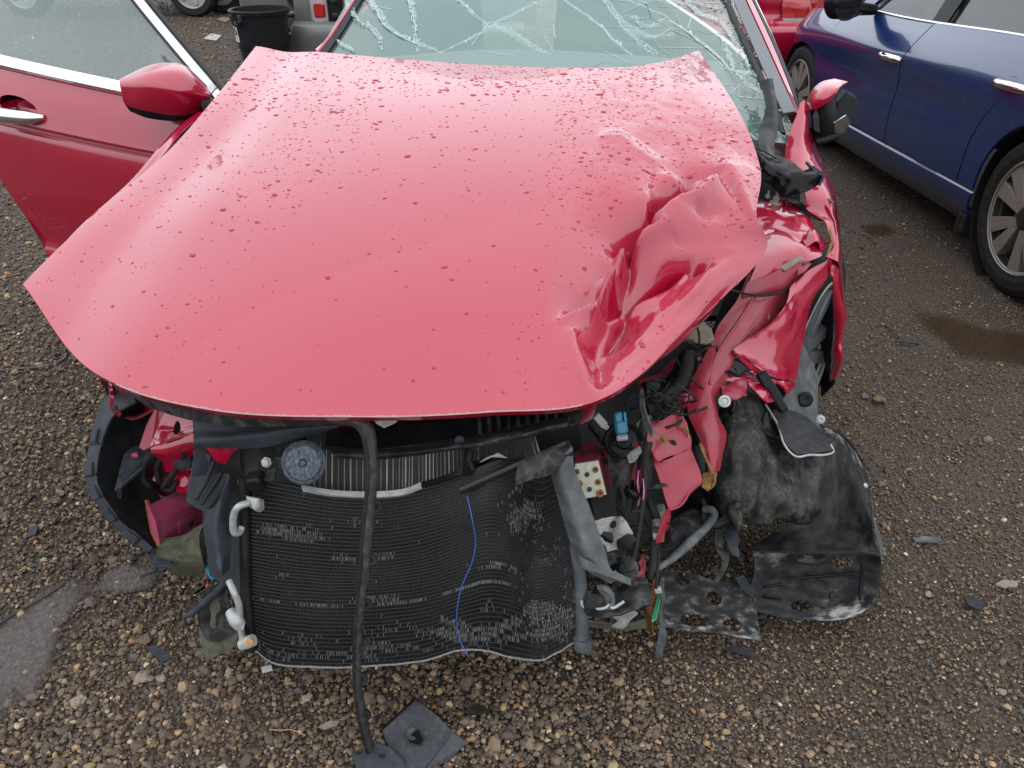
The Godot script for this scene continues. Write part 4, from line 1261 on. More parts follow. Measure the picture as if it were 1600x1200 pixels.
# ---------------------------------------------------------------- left of the nose
func left_front() -> void:
	var m: Mb
	# black bumper bracket hanging in an arc
	var o1 := [Vector3(-0.8291, 0.53, -1.4139), Vector3(-0.8764, 0.51, -1.399), Vector3(-0.8822, 0.49, -1.3479), Vector3(-0.8851, 0.45, -1.3), Vector3(-0.8783, 0.42, -1.2524), Vector3(-0.8662, 0.39, -1.2273), Vector3(-0.8434, 0.35, -1.21), Vector3(-0.8099, 0.3, -1.1991), Vector3(-0.7655, 0.26, -1.1898)]
	var o2 := [Vector3(-0.7876, 0.53, -1.3535), Vector3(-0.8307, 0.51, -1.3353), Vector3(-0.8451, 0.48, -1.304), Vector3(-0.8505, 0.45, -1.2736), Vector3(-0.8486, 0.42, -1.242), Vector3(-0.8381, 0.39, -1.2233), Vector3(-0.817, 0.35, -1.21), Vector3(-0.7892, 0.31, -1.2037), Vector3(-0.7508, 0.27, -1.1927)]
	var o3 := []
	for p in o2:
		o3.append(p + Vector3(0.035, -0.02, -0.06))
	var o4 := []
	for p in o1:
		o4.append(p + Vector3(-0.004, -0.016, -0.012))
	var arc := piece("bumper_bracket", sheet([o4, o1, shifted(o1, Vector3(0.006, 0.004, 0.003)), o2], 44, 12, 0.004, 0.003, 9.0, 4), M.slate)
	put("bracket_inside", sheet([shifted(o2, Vector3(-0.001, -0.001, 0)), o3], 40, 6, 0.004, 0.004, 9.0, 5), M.black, arc)
	m = Mb.new()
	var o5 := []
	for p in o2:
		o5.append(p + Vector3(0.05, -0.03, -0.09))
	put("bracket_web", sheet([o3, o5], 24, 4, 0.004, 0.006, 9.0, 7, [[0.3, 0.5, 0.05, 0.3], [0.62, 0.5, 0.06, 0.3]]), M.dark, arc)
	for f in [0.3, 0.47, 0.62, 0.76, 0.9]:
		var c: Vector3 = along(o1, f).lerp(along(o2, f), 0.45)
		var t: Vector3 = (along(o1, f + 0.03) - along(o1, f - 0.03)).normalized()
		var ac: Vector3 = (along(o2, f) - along(o1, f)).normalized()
		m = Mb.new()
		var nn := t.cross(ac).normalized()
		box(m, c + nn * (0.003 if nn.y > 0.0 else -0.003), Vector3(0.03, 0.018, 0.008), Basis(t, ac, t.cross(ac)).orthonormalized(), 0.002)
		put("clip", m, M.slate, arc)
		m = Mb.new()
		box(m, along(o1, f + 0.035) * 0.5 + along(o2, f + 0.035) * 0.5, Vector3(0.003, 0.03, 0.009), Basis(t, ac, t.cross(ac)).orthonormalized(), 0.0)
		put("rib", m, M.black, arc)
	m = Mb.new()
	plate(m, [Vector3(-0.8013, 0.43, -1.2358), Vector3(-0.8206, 0.43, -1.3088), Vector3(-0.8139, 0.43, -1.3314), Vector3(-0.7631, 0.43, -1.3522), Vector3(-0.7375, 0.43, -1.3178), Vector3(-0.762, 0.43, -1.2609), Vector3(-0.7962, 0.41, -1.2296), Vector3(-0.8128, 0.4, -1.2255)], 0.008, 0.002)
	put("bracket_arm", m, M.slate, arc)
	for q in [Vector3(-0.7665, 0.434, -1.3215), Vector3(-0.7565, 0.434, -1.3237)]:
		m = Mb.new()
		lathe(m, q, Vector3(0, 1, 0.6), [Vector2(0.005, 0.0), Vector2(0.005, 0.003), Vector2(0.0, 0.0031)], 10)
		put("bolt_hole", m, M.dark, arc)
	m = Mb.new()
	plate(m, [Vector3(-0.8041, 0.4, -1.2418), Vector3(-0.7901, 0.42, -1.2524), Vector3(-0.8092, 0.36, -1.2799), Vector3(-0.7951, 0.37, -1.2267), Vector3(-0.8074, 0.37, -1.2308)], 0.01)
	put("bracket_rib", m, M.black, arc)
	m = Mb.new()
	plate(m, [Vector3(-0.7931, 0.25, -1.2251), Vector3(-0.7778, 0.25, -1.2348), Vector3(-0.7252, 0.25, -1.1907), Vector3(-0.7021, 0.25, -1.1574), Vector3(-0.7366, 0.25, -1.1611), Vector3(-0.7627, 0.25, -1.1832)], 0.01, 0.002)
	put("bracket_end", m, M.slate, arc)
	# red remains of the fender nose
	piece("fender_remnant", sheet([[Vector3(-0.8785, 0.5771, -1.4), Vector3(-0.8269, 0.5609, -1.38), Vector3(-0.7741, 0.5513, -1.36), Vector3(-0.732, 0.5389, -1.34)], [Vector3(-0.8594, 0.558, -1.4), Vector3(-0.8587, 0.4913, -1.42), Vector3(-0.8231, 0.466, -1.42), Vector3(-0.748, 0.516, -1.36)], [Vector3(-0.8563, 0.5175, -1.38), Vector3(-0.8306, 0.4899, -1.36), Vector3(-0.7828, 0.5007, -1.33), Vector3(-0.7365, 0.5264, -1.33)]], 20, 18, 0.002, 0.008, 8.0, 3), M.red_inner)
	piece("fender_flange", sheet([[Vector3(-0.8546, 0.5594, -1.39), Vector3(-0.8272, 0.5594, -1.34), Vector3(-0.8368, 0.5197, -1.34), Vector3(-0.8246, 0.5003, -1.34)], [Vector3(-0.8426, 0.5624, -1.38), Vector3(-0.8206, 0.5547, -1.34), Vector3(-0.8283, 0.5261, -1.34), Vector3(-0.8167, 0.5101, -1.34)]], 12, 3, 0.003), M.red)
	m = Mb.new()
	lathe(m, Vector3(-0.8199, 0.5312, -1.33), Vector3(0, 0.5, 1), [Vector2(0.006, 0.0), Vector2(0.006, 0.004), Vector2(0.003, 0.006), Vector2(0.0, 0.006)], 12)
	piece("bolt", m, M.slate)
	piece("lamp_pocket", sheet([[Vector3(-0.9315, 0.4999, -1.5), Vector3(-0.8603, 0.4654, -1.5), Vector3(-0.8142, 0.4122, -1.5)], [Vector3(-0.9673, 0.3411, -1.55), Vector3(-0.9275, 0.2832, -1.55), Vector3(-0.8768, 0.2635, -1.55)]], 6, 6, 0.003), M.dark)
	# red lamp bracket made of folded plates
	m = Mb.new()
	plate(m, [Vector3(-0.7337, 0.5373, -1.34), Vector3(-0.7025, 0.536, -1.33), Vector3(-0.7243, 0.4959, -1.3), Vector3(-0.7359, 0.4756, -1.27), Vector3(-0.754, 0.4659, -1.27), Vector3(-0.7671, 0.4666, -1.28), Vector3(-0.7558, 0.5017, -1.31)], 0.003, 0.001)
	var lamp := piece("lamp_bracket", m, M.red_inner)
	m = Mb.new()
	sheet_into(m, [[Vector3(-0.7111, 0.5328, -1.33), Vector3(-0.6836, 0.5332, -1.32), Vector3(-0.6452, 0.5388, -1.3)], [Vector3(-0.7254, 0.5023, -1.3), Vector3(-0.6848, 0.503, -1.29), Vector3(-0.6392, 0.5164, -1.28)], [Vector3(-0.7226, 0.4921, -1.25), Vector3(-0.669, 0.5137, -1.24), Vector3(-0.6269, 0.5252, -1.25)]], 26, 26, 0.003, 0.002, 9.0, 5, [[0.52, 0.5, 0.095, 0.24]])
	put("top_plate", m, M.red, lamp)
	put("plate_opening", sheet([[Vector3(-0.74, 0.4816, -1.36), Vector3(-0.7045, 0.4816, -1.36)], [Vector3(-0.754, 0.4225, -1.36), Vector3(-0.7178, 0.4225, -1.36)]], 2, 2, 0.003), M.dark, lamp)
	put("front_lip", sheet([[Vector3(-0.723, 0.4905, -1.25), Vector3(-0.6697, 0.5106, -1.24), Vector3(-0.6272, 0.5236, -1.25)], [Vector3(-0.7202, 0.4783, -1.245), Vector3(-0.6705, 0.4938, -1.235), Vector3(-0.628, 0.5043, -1.24)], [Vector3(-0.7127, 0.4473, -1.26), Vector3(-0.7063, 0.419, -1.26), Vector3(-0.6372, 0.4777, -1.25)]], 16, 10, 0.003, 0.004, 10.0, 8), M.red, lamp)
	piece("inner_arch", sheet([[Vector3(-0.7821, 0.4071, -1.33), Vector3(-0.7486, 0.4058, -1.35), Vector3(-0.7076, 0.3837, -1.37)], [Vector3(-0.833, 0.3545, -1.33), Vector3(-0.8057, 0.3298, -1.37), Vector3(-0.7266, 0.3115, -1.4)], [Vector3(-0.8321, 0.3469, -1.3), Vector3(-0.8116, 0.3047, -1.34), Vector3(-0.7292, 0.2692, -1.36)], [Vector3(-0.7818, 0.338, -1.3), Vector3(-0.7686, 0.2891, -1.33), Vector3(-0.7226, 0.2674, -1.34)]], 18, 18, 0.003, 0.006, 7.0, 9), M.red_inner)
	m = Mb.new()
	box(m, Vector3(-0.789, 0.4232, -1.3), Vector3(0.018, 0.03, 0.014), Basis(Vector3(0, 0, 1), 0.3), 0.004)
	piece("bracket_stud", m, M.red_inner)
	for c in [[Vector3(-0.7402, 0.4584, -1.28), Vector3(-0.7519, 0.4429, -1.27), Vector3(-0.7657, 0.4144, -1.27), Vector3(-0.7708, 0.3889, -1.27), Vector3(-0.7629, 0.3716, -1.27), Vector3(-0.7616, 0.3481, -1.29)], [Vector3(-0.6291, 0.5032, -1.25), Vector3(-0.6607, 0.4937, -1.25), Vector3(-0.6781, 0.4852, -1.24), Vector3(-0.6991, 0.444, -1.26), Vector3(-0.7209, 0.3855, -1.3)], [Vector3(-0.7278, 0.4385, -1.28), Vector3(-0.7414, 0.415, -1.28), Vector3(-0.7463, 0.3894, -1.28), Vector3(-0.7452, 0.3773, -1.28)], [Vector3(-0.6533, 0.482, -1.24), Vector3(-0.682, 0.444, -1.26), Vector3(-0.6987, 0.4173, -1.26), Vector3(-0.7175, 0.3936, -1.26), Vector3(-0.7296, 0.3765, -1.26), Vector3(-0.7147, 0.3713, -1.26), Vector3(-0.7044, 0.3855, -1.27)]]:
		m = Mb.new()
		tube(m, c, 0.0068, 8, 5, 30)
		piece("cable", m, M.rubber)
	m = Mb.new()
	box(m, Vector3(-0.6701, 0.4506, -1.26), Vector3(0.04, 0.03, 0.03), Basis(Vector3(0, 0, 1), 0.5), 0.004)
	piece("connector", m, M.slate)
	m = Mb.new()
	lathe(m, Vector3(-0.7602, 0.3698, -1.3), Vector3(0, 0.5, 1), [Vector2(0.008, 0.0), Vector2(0.008, 0.004), Vector2(0.005, 0.005), Vector2(0.005, 0.012), Vector2(0.0, 0.012)], 6)
	piece("bolt", m, M.alloy)
	m = Mb.new()
	lathe(m, Vector3(-0.6923, 0.3855, -1.27), Vector3(-0.2, 0.6, 1), [Vector2(0.028, -0.02), Vector2(0.026, 0.0), Vector2(0.018, 0.006), Vector2(0.012, 0.0), Vector2(0.0, 0.0)], 18)
	piece("bushing", m, M.red)
	# frame rail stub, a box section with a rusty end plate
	var fr := [Vector3(-0.736, 0.3818, -1.205), Vector3(-0.7126, 0.3606, -1.175), Vector3(-0.7295, 0.2762, -1.19), Vector3(-0.7571, 0.2904, -1.225)]
	var bk := [Vector3(-0.7268, 0.3066, -1.36), Vector3(-0.6818, 0.3024, -1.31), Vector3(-0.6981, 0.2097, -1.3), Vector3(-0.7397, 0.2213, -1.36)]
	m = Mb.new()
	rounded_beam(m, fr, bk, 0.008)
	var rail := piece("frame_rail", m, M.primer)
	m = Mb.new()
	var out: Vector3 = (fr[0] - bk[0]).normalized()
	var mid: Vector3 = (fr[0] + fr[1] + fr[2] + fr[3]) * 0.25
	var big := []
	for p in fr:
		big.append(mid + (p - mid) * 1.16 + out * 0.001)
	between(m, big, shifted(big, out * 0.009))
	put("end_plate", m, M.primer, rail)
	m = Mb.new()
	var edge := shifted(big, out * 0.0095)
	tube(m, [edge[0], edge[3], edge[2]], 0.0022, 6, 4, 0, true)
	put("rusty_edge", m, M.rust, rail)
	m = Mb.new()
	var pc := []
	for q in [Vector2(0.42, 0.26), Vector2(0.8, 0.26), Vector2(0.8, 0.74), Vector2(0.42, 0.74)]:
		var a: Vector3 = (fr[1] as Vector3).lerp(bk[1], q.x)
		var b: Vector3 = (fr[2] as Vector3).lerp(bk[2], q.x)
		pc.append(a.lerp(b, q.y) + Vector3(0.004, 0.0, 0.006))
	plate(m, pc, 0.004, 0.002)
	put("pressed_panel", m, M.primer, rail)
	m = Mb.new()
	lathe(m, (pc[0] + pc[1] + pc[2] + pc[3]) * 0.25 + Vector3(0.008, 0.004, 0.0), (pc[1] - pc[0]).cross(pc[3] - pc[0]) * -1.0, [Vector2(0.006, 0.0), Vector2(0.006, 0.002), Vector2(0.0, 0.002)], 12)
	put("bolt_hole", m, M.dark, rail)
	# olive foam block under the rail
	piece("crash_foam", sheet([[Vector3(-0.7285, 0.3, -1.1953), Vector3(-0.6806, 0.31, -1.1903), Vector3(-0.6331, 0.33, -1.207)], [Vector3(-0.7439, 0.24, -1.2123), Vector3(-0.6888, 0.25, -1.1944), Vector3(-0.6383, 0.27, -1.1852)], [Vector3(-0.7461, 0.16, -1.2504), Vector3(-0.7091, 0.16, -1.2426), Vector3(-0.6793, 0.16, -1.2387)]], 14, 14, 0.02, 0.006, 8.0, 6), M.olive)
	# black deflector with slats beside the condenser
	m = Mb.new()
	plate(m, [Vector3(-0.6026, 0.5365, -1.18), Vector3(-0.5838, 0.5335, -1.18), Vector3(-0.5705, 0.5289, -1.17), Vector3(-0.5737, 0.5092, -1.16), Vector3(-0.5495, 0.5049, -1.15), Vector3(-0.5298, 0.5098, -1.14), Vector3(-0.5347, 0.4893, -1.12), Vector3(-0.5619, 0.4665, -1.08), Vector3(-0.5992, 0.484, -1.09), Vector3(-0.5989, 0.5117, -1.13)], 0.006, 0.0015)
	var de := piece("air_deflector", m, M.slate)
	for l in [[Vector3(-0.5579, 0.5292, -1.15), Vector3(-0.5641, 0.5117, -1.115), Vector3(-0.5748, 0.4969, -1.082)], [Vector3(-0.543, 0.5138, -1.135), Vector3(-0.5575, 0.4969, -1.1), Vector3(-0.566, 0.4882, -1.078)]]:
		m = Mb.new()
		tube(m, l, 0.004, 6, 4)
		put("groove", m, M.dark, de)
	put("strap", sheet([[Vector3(-0.5616, 0.4681, -1.08), Vector3(-0.5644, 0.4394, -1.06), Vector3(-0.5585, 0.4077, -1.04), Vector3(-0.55, 0.3825, -1.02), Vector3(-0.5403, 0.3683, -1.01)], [Vector3(-0.5346, 0.4921, -1.07), Vector3(-0.5326, 0.4656, -1.04), Vector3(-0.5279, 0.4224, -1.02), Vector3(-0.517, 0.4107, -1), Vector3(-0.5188, 0.39, -1)], [Vector3(-0.5223, 0.5227, -1.12), Vector3(-0.5181, 0.4681, -1.08), Vector3(-0.5163, 0.4172, -1.05), Vector3(-0.5219, 0.3805, -1.03), Vector3(-0.5255, 0.3759, -1.02)]], 18, 20, 0.003, 0.006, 10.0, 14), M.slate, de)
	put("backing", sheet([[Vector3(-0.6171, 0.5246, -1.2), Vector3(-0.5245, 0.5246, -1.2)], [Vector3(-0.6057, 0.3976, -1.16), Vector3(-0.5237, 0.3976, -1.16)], [Vector3(-0.5968, 0.2835, -1.1), Vector3(-0.527, 0.251, -1.08)]], 6, 10, 0.004, 0.01), M.dark, de)
	# fog lamp bulb on its blue holder
	m = Mb.new()
	tube(m, [Vector3(-0.6428, 0.22, -1.1834), Vector3(-0.6306, 0.22, -1.1669), Vector3(-0.6165, 0.22, -1.1524)], 0.0085, 12, 4)
	var bulb := piece("bulb_holder", m, M.blue_plug)
	m = Mb.new()
	lathe(m, Vector3(-0.635, 0.205, -1.1506), Vector3(-0.6473, 0.205, -1.1435) - Vector3(-0.635, 0.205, -1.1506), [Vector2(0.009, 0.0), Vector2(0.009, 0.003), Vector2(0.0, 0.003)], 14)
	put("seal", m, std(lin(0.5, 0.03, 0.02), 0.4), bulb)
	m = Mb.new()
	tube(m, [Vector3(-0.6397, 0.2, -1.1536), Vector3(-0.6502, 0.2, -1.1411), Vector3(-0.6586, 0.2, -1.1306), Vector3(-0.6622, 0.2, -1.1219), Vector3(-0.663, 0.2, -1.1167)], [0.007, 0.0068, 0.006, 0.003, 0.002], 10, 4)
	put("bulb", m, M.chrome, bulb)
	# torn lower corner
	m = Mb.new()
	plate(m, [Vector3(-0.6368, 0.2, -1.1133), Vector3(-0.6023, 0.22, -1.1086), Vector3(-0.5788, 0.2, -1.0963), Vector3(-0.5684, 0.13, -1.0871), Vector3(-0.5769, 0.1, -1.0791), Vector3(-0.6397, 0.07, -1.0644), Vector3(-0.6658, 0.1, -1.1124)], 0.004, 0.001)
	var tray := piece("lower_tray", m, M.olive)
	put("tray_liner", sheet([[Vector3(-0.633, 0.22, -1.1224), Vector3(-0.5979, 0.24, -1.1157), Vector3(-0.5701, 0.26, -1.114)], [Vector3(-0.6399, 0.18, -1.1023), Vector3(-0.6084, 0.18, -1.1108), Vector3(-0.5726, 0.2, -1.1013)], [Vector3(-0.6293, 0.13, -1.0707), Vector3(-0.6016, 0.12, -1.0725), Vector3(-0.5763, 0.13, -1.0871)]], 14, 14, 0.003, 0.012, 9.0, 18), M.dirty, tray)
	m = Mb.new()
	tube(m, [Vector3(-0.6648, 0.19, -1.0752), Vector3(-0.646, 0.2, -1.0796), Vector3(-0.6226, 0.21, -1.1007), Vector3(-0.5848, 0.25, -1.1011), Vector3(-0.5664, 0.27, -1.1165)], [0.004, 0.008, 0.009, 0.008, 0.007], 6, 5)
	put("tray_arm", m, M.slate, tray)
	# white coolant pipes
	m = Mb.new()
	tube(m, [Vector3(-0.4713, 0.5068, -1.06), Vector3(-0.4841, 0.508, -1.05), Vector3(-0.4963, 0.4915, -1.05), Vector3(-0.5038, 0.4641, -1.05), Vector3(-0.505, 0.4456, -1.05), Vector3(-0.5004, 0.4363, -1.06), Vector3(-0.4981, 0.4396, -1.07)], 0.0065, 10, 6)
	var pipe := piece("refrigerant_pipe", m, M.alloy)
	m = Mb.new()
	var pb := [Vector3(-0.4782, 0.5161, -1.07), Vector3(-0.4551, 0.5101, -1.07), Vector3(-0.4491, 0.5065, -1.05), Vector3(-0.4586, 0.4975, -1.05), Vector3(-0.4746, 0.5008, -1.06)]
	plate(m, pb, 0.02, 0.003)
	put("pipe_block", m, M.alloy, pipe)
	m = Mb.new()
	tube(m, [Vector3(-0.5127, 0.3738, -1), Vector3(-0.4989, 0.3657, -0.98), Vector3(-0.4964, 0.3361, -0.98), Vector3(-0.501, 0.2989, -0.98), Vector3(-0.5048, 0.2659, -0.98), Vector3(-0.4917, 0.2754, -0.95)], 0.0062, 10, 5)
	put("lower_pipe", m, M.alloy, pipe)
	m = Mb.new()
	tube(m, [Vector3(-0.5172, 0.3086, -0.985), Vector3(-0.5047, 0.3069, -0.97), Vector3(-0.4991, 0.2932, -0.97), Vector3(-0.4915, 0.2898, -0.97)], [0.011, 0.013, 0.012, 0.008], 12, 4)
	put("pipe_joint", m, M.alloy, pipe)
	m = Mb.new()
	tube(m, [Vector3(-0.4967, 0.2615, -0.95), Vector3(-0.4848, 0.2685, -0.95), Vector3(-0.4719, 0.2754, -0.95)], [0.010, 0.012, 0.011], 12, 4)
	put("end_block", m, M.alloy, pipe)
	m = Mb.new()
	lathe(m, Vector3(-0.4708, 0.2901, -0.935), Vector3(0, 0.5, 1), [Vector2(0.007, 0.0), Vector2(0.007, 0.005), Vector2(0.0, 0.006)], 12)
	put("port_cap", m, M.orange, pipe)
	m = Mb.new()
	plate(m, [Vector3(-0.4941, 0.14, -0.9971), Vector3(-0.4755, 0.14, -1.0031), Vector3(-0.4698, 0.14, -0.9911), Vector3(-0.4883, 0.14, -0.9852)], 0.004, 0.001)
	piece("loose_clip", m, M.white_plug)
	piece("clip_tail", sheet([[Vector3(-0.4755, 0.14, -1.0031), Vector3(-0.4512, 0.14, -1.0122), Vector3(-0.4289, 0.14, -1.0092)], [Vector3(-0.4748, 0.13, -0.9989), Vector3(-0.4492, 0.13, -1.0079), Vector3(-0.4283, 0.13, -1.011)]], 8, 3, 0.003), M.black)


# beam with softened edges between a front and a back outline of four points
func rounded_beam(m: Mb, f: Array, b: Array, r: float) -> void:
	var fo := []
	var bo := []
	for k in 4:
		for e in [[f, fo], [b, bo]]:
			var p: Vector3 = e[0][k]
			var a: Vector3 = e[0][(k + 3) % 4]
			var c: Vector3 = e[0][(k + 1) % 4]
			e[1].append(p + (a - p).normalized() * r)
			e[1].append(p + ((a - p).normalized() + (c - p).normalized()) * r * 0.29)
			e[1].append(p + (c - p).normalized() * r)
	between(m, fo, bo)


# ---------------------------------------------------------------- middle of the nose
func centre_front() -> void:
	var m: Mb
	# dark rubber seal under the hood lip that has come loose and hangs down to the ground
	piece("hood_seal", sheet([[Vector3(-0.7856, 0.5859, -1.33), Vector3(-0.7173, 0.5874, -1.28), Vector3(-0.5876, 0.6272, -1.18), Vector3(-0.471, 0.654, -1.12), Vector3(-0.3611, 0.6679, -1.09), Vector3(-0.2603, 0.6735, -1.08)], [Vector3(-0.7825, 0.5641, -1.34), Vector3(-0.7116, 0.5692, -1.28), Vector3(-0.5817, 0.6113, -1.17), Vector3(-0.4745, 0.6349, -1.12), Vector3(-0.3624, 0.6586, -1.09), Vector3(-0.2609, 0.6682, -1.08)]], 40, 4, 0.006), M.dirty)
	var a := [Vector3(-0.3723, 0.6783, -1.075), Vector3(-0.3009, 0.6804, -1.07), Vector3(-0.2558, 0.6847, -1.06), Vector3(-0.2356, 0.6788, -1.05), Vector3(-0.2287, 0.6572, -1.04), Vector3(-0.2284, 0.6056, -1.02), Vector3(-0.2349, 0.543, -0.995), Vector3(-0.2437, 0.4788, -0.97), Vector3(-0.2556, 0.3971, -0.945), Vector3(-0.2681, 0.3116, -0.92), Vector3(-0.2756, 0.2264, -0.905), Vector3(-0.2756, 0.1507, -0.893), Vector3(-0.2713, 0.0848, -0.885), Vector3(-0.2672, 0.0404, -0.885)]
	var b := [Vector3(-0.3714, 0.6765, -1.07), Vector3(-0.3002, 0.6787, -1.065), Vector3(-0.2682, 0.6805, -1.055), Vector3(-0.2546, 0.6719, -1.045), Vector3(-0.2484, 0.6543, -1.035), Vector3(-0.2433, 0.6096, -1.015), Vector3(-0.252, 0.5474, -0.99), Vector3(-0.2599, 0.4836, -0.965), Vector3(-0.2697, 0.4025, -0.94), Vector3(-0.2779, 0.3176, -0.915), Vector3(-0.2856, 0.233, -0.9), Vector3(-0.2858, 0.1578, -0.888), Vector3(-0.2806, 0.0924, -0.88), Vector3(-0.2762, 0.04, -0.88)]
	var c := []
	for k in a.size():
		b[k] = (a[k] as Vector3).lerp(b[k], 0.7)
		c.append((a[k] as Vector3) + Vector3(-0.002, -0.003, -0.014))
	var seal := piece("hanging_seal", sheet([c, a, (shifted(a, Vector3(-0.004, 0.001, 0.005))), b], 110, 8, 0.003, 0.002, 10.0, 5), M.seal)
	m = Mb.new()
	tube(m, shifted(b, Vector3(-0.001, 0, 0.002)), 0.004, 8, 6)
	put("seal_bead", m, M.rubber, seal)
	for q in [[0.555, 0], [0.63, 0], [0.70, 0], [0.77, 0], [0.86, 0], [0.45, 0]]:
		var p := along(a, q[0])
		m = Mb.new()
		lathe(m, p + Vector3(0.004, 0, 0), Vector3(0.1, 0.4, 1), [Vector2(0.011, -0.003), Vector2(0.011, 0.002), Vector2(0.004, 0.002), Vector2(0.004, -0.001), Vector2(0.0, -0.001)], 10)
		put("seal_tab", m, M.rubber, seal)
	m = Mb.new()
	plate(m, [Vector3(-0.3093, 0.03, -0.8811), Vector3(-0.2761, 0.045, -0.89), Vector3(-0.2564, 0.045, -0.898), Vector3(-0.232, 0.035, -0.8938), Vector3(-0.2069, 0.02, -0.8809), Vector3(-0.1957, 0.012, -0.8638), Vector3(-0.2918, 0.012, -0.8536)], 0.006, 0.002)
	put("seal_foot", m, M.slate, seal)
	for q in [Vector3(-0.2894, 0.047, -0.8756), Vector3(-0.2472, 0.04, -0.8735)]:
		m = Mb.new()
		lathe(m, q, Vector3.UP, [Vector2(0.006, 0.0), Vector2(0.005, 0.002), Vector2(0.0, 0.001)], 12)
		put("foot_hole", m, M.dark, seal)
	# slate coloured cover plate over the radiator, left half
	piece("radiator_cover", sheet([[Vector3(-0.6177, 0.569, -1.24), Vector3(-0.5435, 0.5847, -1.2), Vector3(-0.4487, 0.5984, -1.17), Vector3(-0.348, 0.6139, -1.15), Vector3(-0.2723, 0.6167, -1.15)], [Vector3(-0.613, 0.5527, -1.22), Vector3(-0.5391, 0.5753, -1.18), Vector3(-0.4427, 0.6025, -1.15), Vector3(-0.3539, 0.6237, -1.13), Vector3(-0.2965, 0.6265, -1.13)], [Vector3(-0.5975, 0.5546, -1.18), Vector3(-0.5341, 0.5824, -1.15), Vector3(-0.4345, 0.6119, -1.125), Vector3(-0.3707, 0.6337, -1.11), Vector3(-0.3025, 0.6405, -1.11)], [Vector3(-0.6014, 0.5388, -1.185), Vector3(-0.5343, 0.5597, -1.155), Vector3(-0.4586, 0.5797, -1.13), Vector3(-0.4005, 0.6014, -1.12), Vector3(-0.3407, 0.621, -1.12)]], 30, 14, 0.003, 0.002, 8.0, 4), M.slate)
	m = Mb.new()
	plate(m, [Vector3(-0.5752, 0.547, -1.17), Vector3(-0.546, 0.5545, -1.17), Vector3(-0.5142, 0.5515, -1.17), Vector3(-0.5038, 0.556, -1.17), Vector3(-0.5299, 0.532, -1.17), Vector3(-0.5465, 0.5091, -1.17), Vector3(-0.5627, 0.5137, -1.17), Vector3(-0.5693, 0.5289, -1.17)], 0.003)
	piece("red_gusset", m, M.red)
	# radiator core
	var rt := [Vector3(-0.5683, 0.5106, -1.24), Vector3(-0.437, 0.5395, -1.23), Vector3(-0.296, 0.5588, -1.22), Vector3(-0.1477, 0.5648, -1.22), Vector3(0.0374, 0.5569, -1.24)]
	var rb := [Vector3(-0.5213, 0.4421, -1.15), Vector3(-0.4296, 0.4443, -1.14), Vector3(-0.2937, 0.4369, -1.13), Vector3(-0.1467, 0.4401, -1.13), Vector3(0.0615, 0.4549, -1.15)]
	var rad := piece("radiator", sheet([shifted(rt, Vector3(0, 0, -0.012)), shifted(rb, Vector3(0, 0, -0.012))], 10, 6, 0.01), std(lin(0.03, 0.028, 0.026), 0.7))
	for k in 96:
		var f := (k + 0.5) / 96.0
		m = Mb.new()
		var p := along(rt, f)
		var q := along(rb, f)
		var w := 0.0009 + 0.0005 * sin(k * 7.3)
		var bend := 0.004 * smoothstep(0.12, 0.0, f) * sin(k * 1.7) + 0.01 * smoothstep(0.86, 1.0, f)
		var mm := p.lerp(q, 0.5) + Vector3(bend, 0, 0.001 * sin(k * 3.1))
		for s in [[p, mm], [mm, q]]:
			m.quad(s[0] + Vector3(-w, 0, 0), s[1] + Vector3(-w, 0, 0), s[1] + Vector3(w, 0, 0.0006), s[0] + Vector3(w, 0, 0.0006), Vector3(0, 0.4, 1))
			m.quad(s[0] + Vector3(w, 0, 0.0006), s[1] + Vector3(w, 0, 0.0006), s[1] + Vector3(w, 0, -0.01), s[0] + Vector3(w, 0, -0.01), Vector3(1, 0, 0))
		put("fin", m, M.fin, rad)
	# red cross member glimpsed above
	m = Mb.new()
	plate(m, [Vector3(-0.3318, 0.5876, -1.2), Vector3(-0.2778, 0.5847, -1.2), Vector3(-0.2825, 0.5625, -1.2), Vector3(-0.3232, 0.558, -1.2)], 0.003)
	piece("cross_member", m, M.red)
	m = Mb.new()
	plate(m, [Vector3(-0.2555, 0.6267, -1.16), Vector3(-0.2068, 0.6253, -1.16), Vector3(-0.2102, 0.6125, -1.16), Vector3(-0.2346, 0.5997, -1.16), Vector3(-0.2478, 0.6097, -1.16)], 0.003)
	piece("latch_plate", m, M.cream)
	# horn on its bracket
	m = Mb.new()
	plate(m, [Vector3(-0.4748, 0.5545, -1.16), Vector3(-0.4309, 0.5604, -1.16), Vector3(-0.4209, 0.5535, -1.13), Vector3(-0.4306, 0.5411, -1.11), Vector3(-0.4331, 0.524, -1.1), Vector3(-0.4541, 0.524, -1.1), Vector3(-0.4674, 0.5332, -1.12)], 0.004, 0.001)
	var br := piece("horn_bracket", m, M.dirty)
	m = Mb.new()
	plate(m, [Vector3(-0.4295, 0.5641, -1.12), Vector3(-0.3972, 0.5765, -1.1), Vector3(-0.3932, 0.5642, -1.09), Vector3(-0.4276, 0.5455, -1.11)], 0.004, 0.001)
	put("horn_arm", m, M.dirty, br)
	m = Mb.new()
	lathe(m, Vector3(-0.4445, 0.5563, -1.115), Vector3(0, 0.55, 1), [Vector2(0.010, 0.0), Vector2(0.010, 0.004), Vector2(0.007, 0.005), Vector2(0.007, 0.011), Vector2(0.0, 0.012)], 6)
	put("bolt", m, M.alloy, br)
	m = Mb.new()
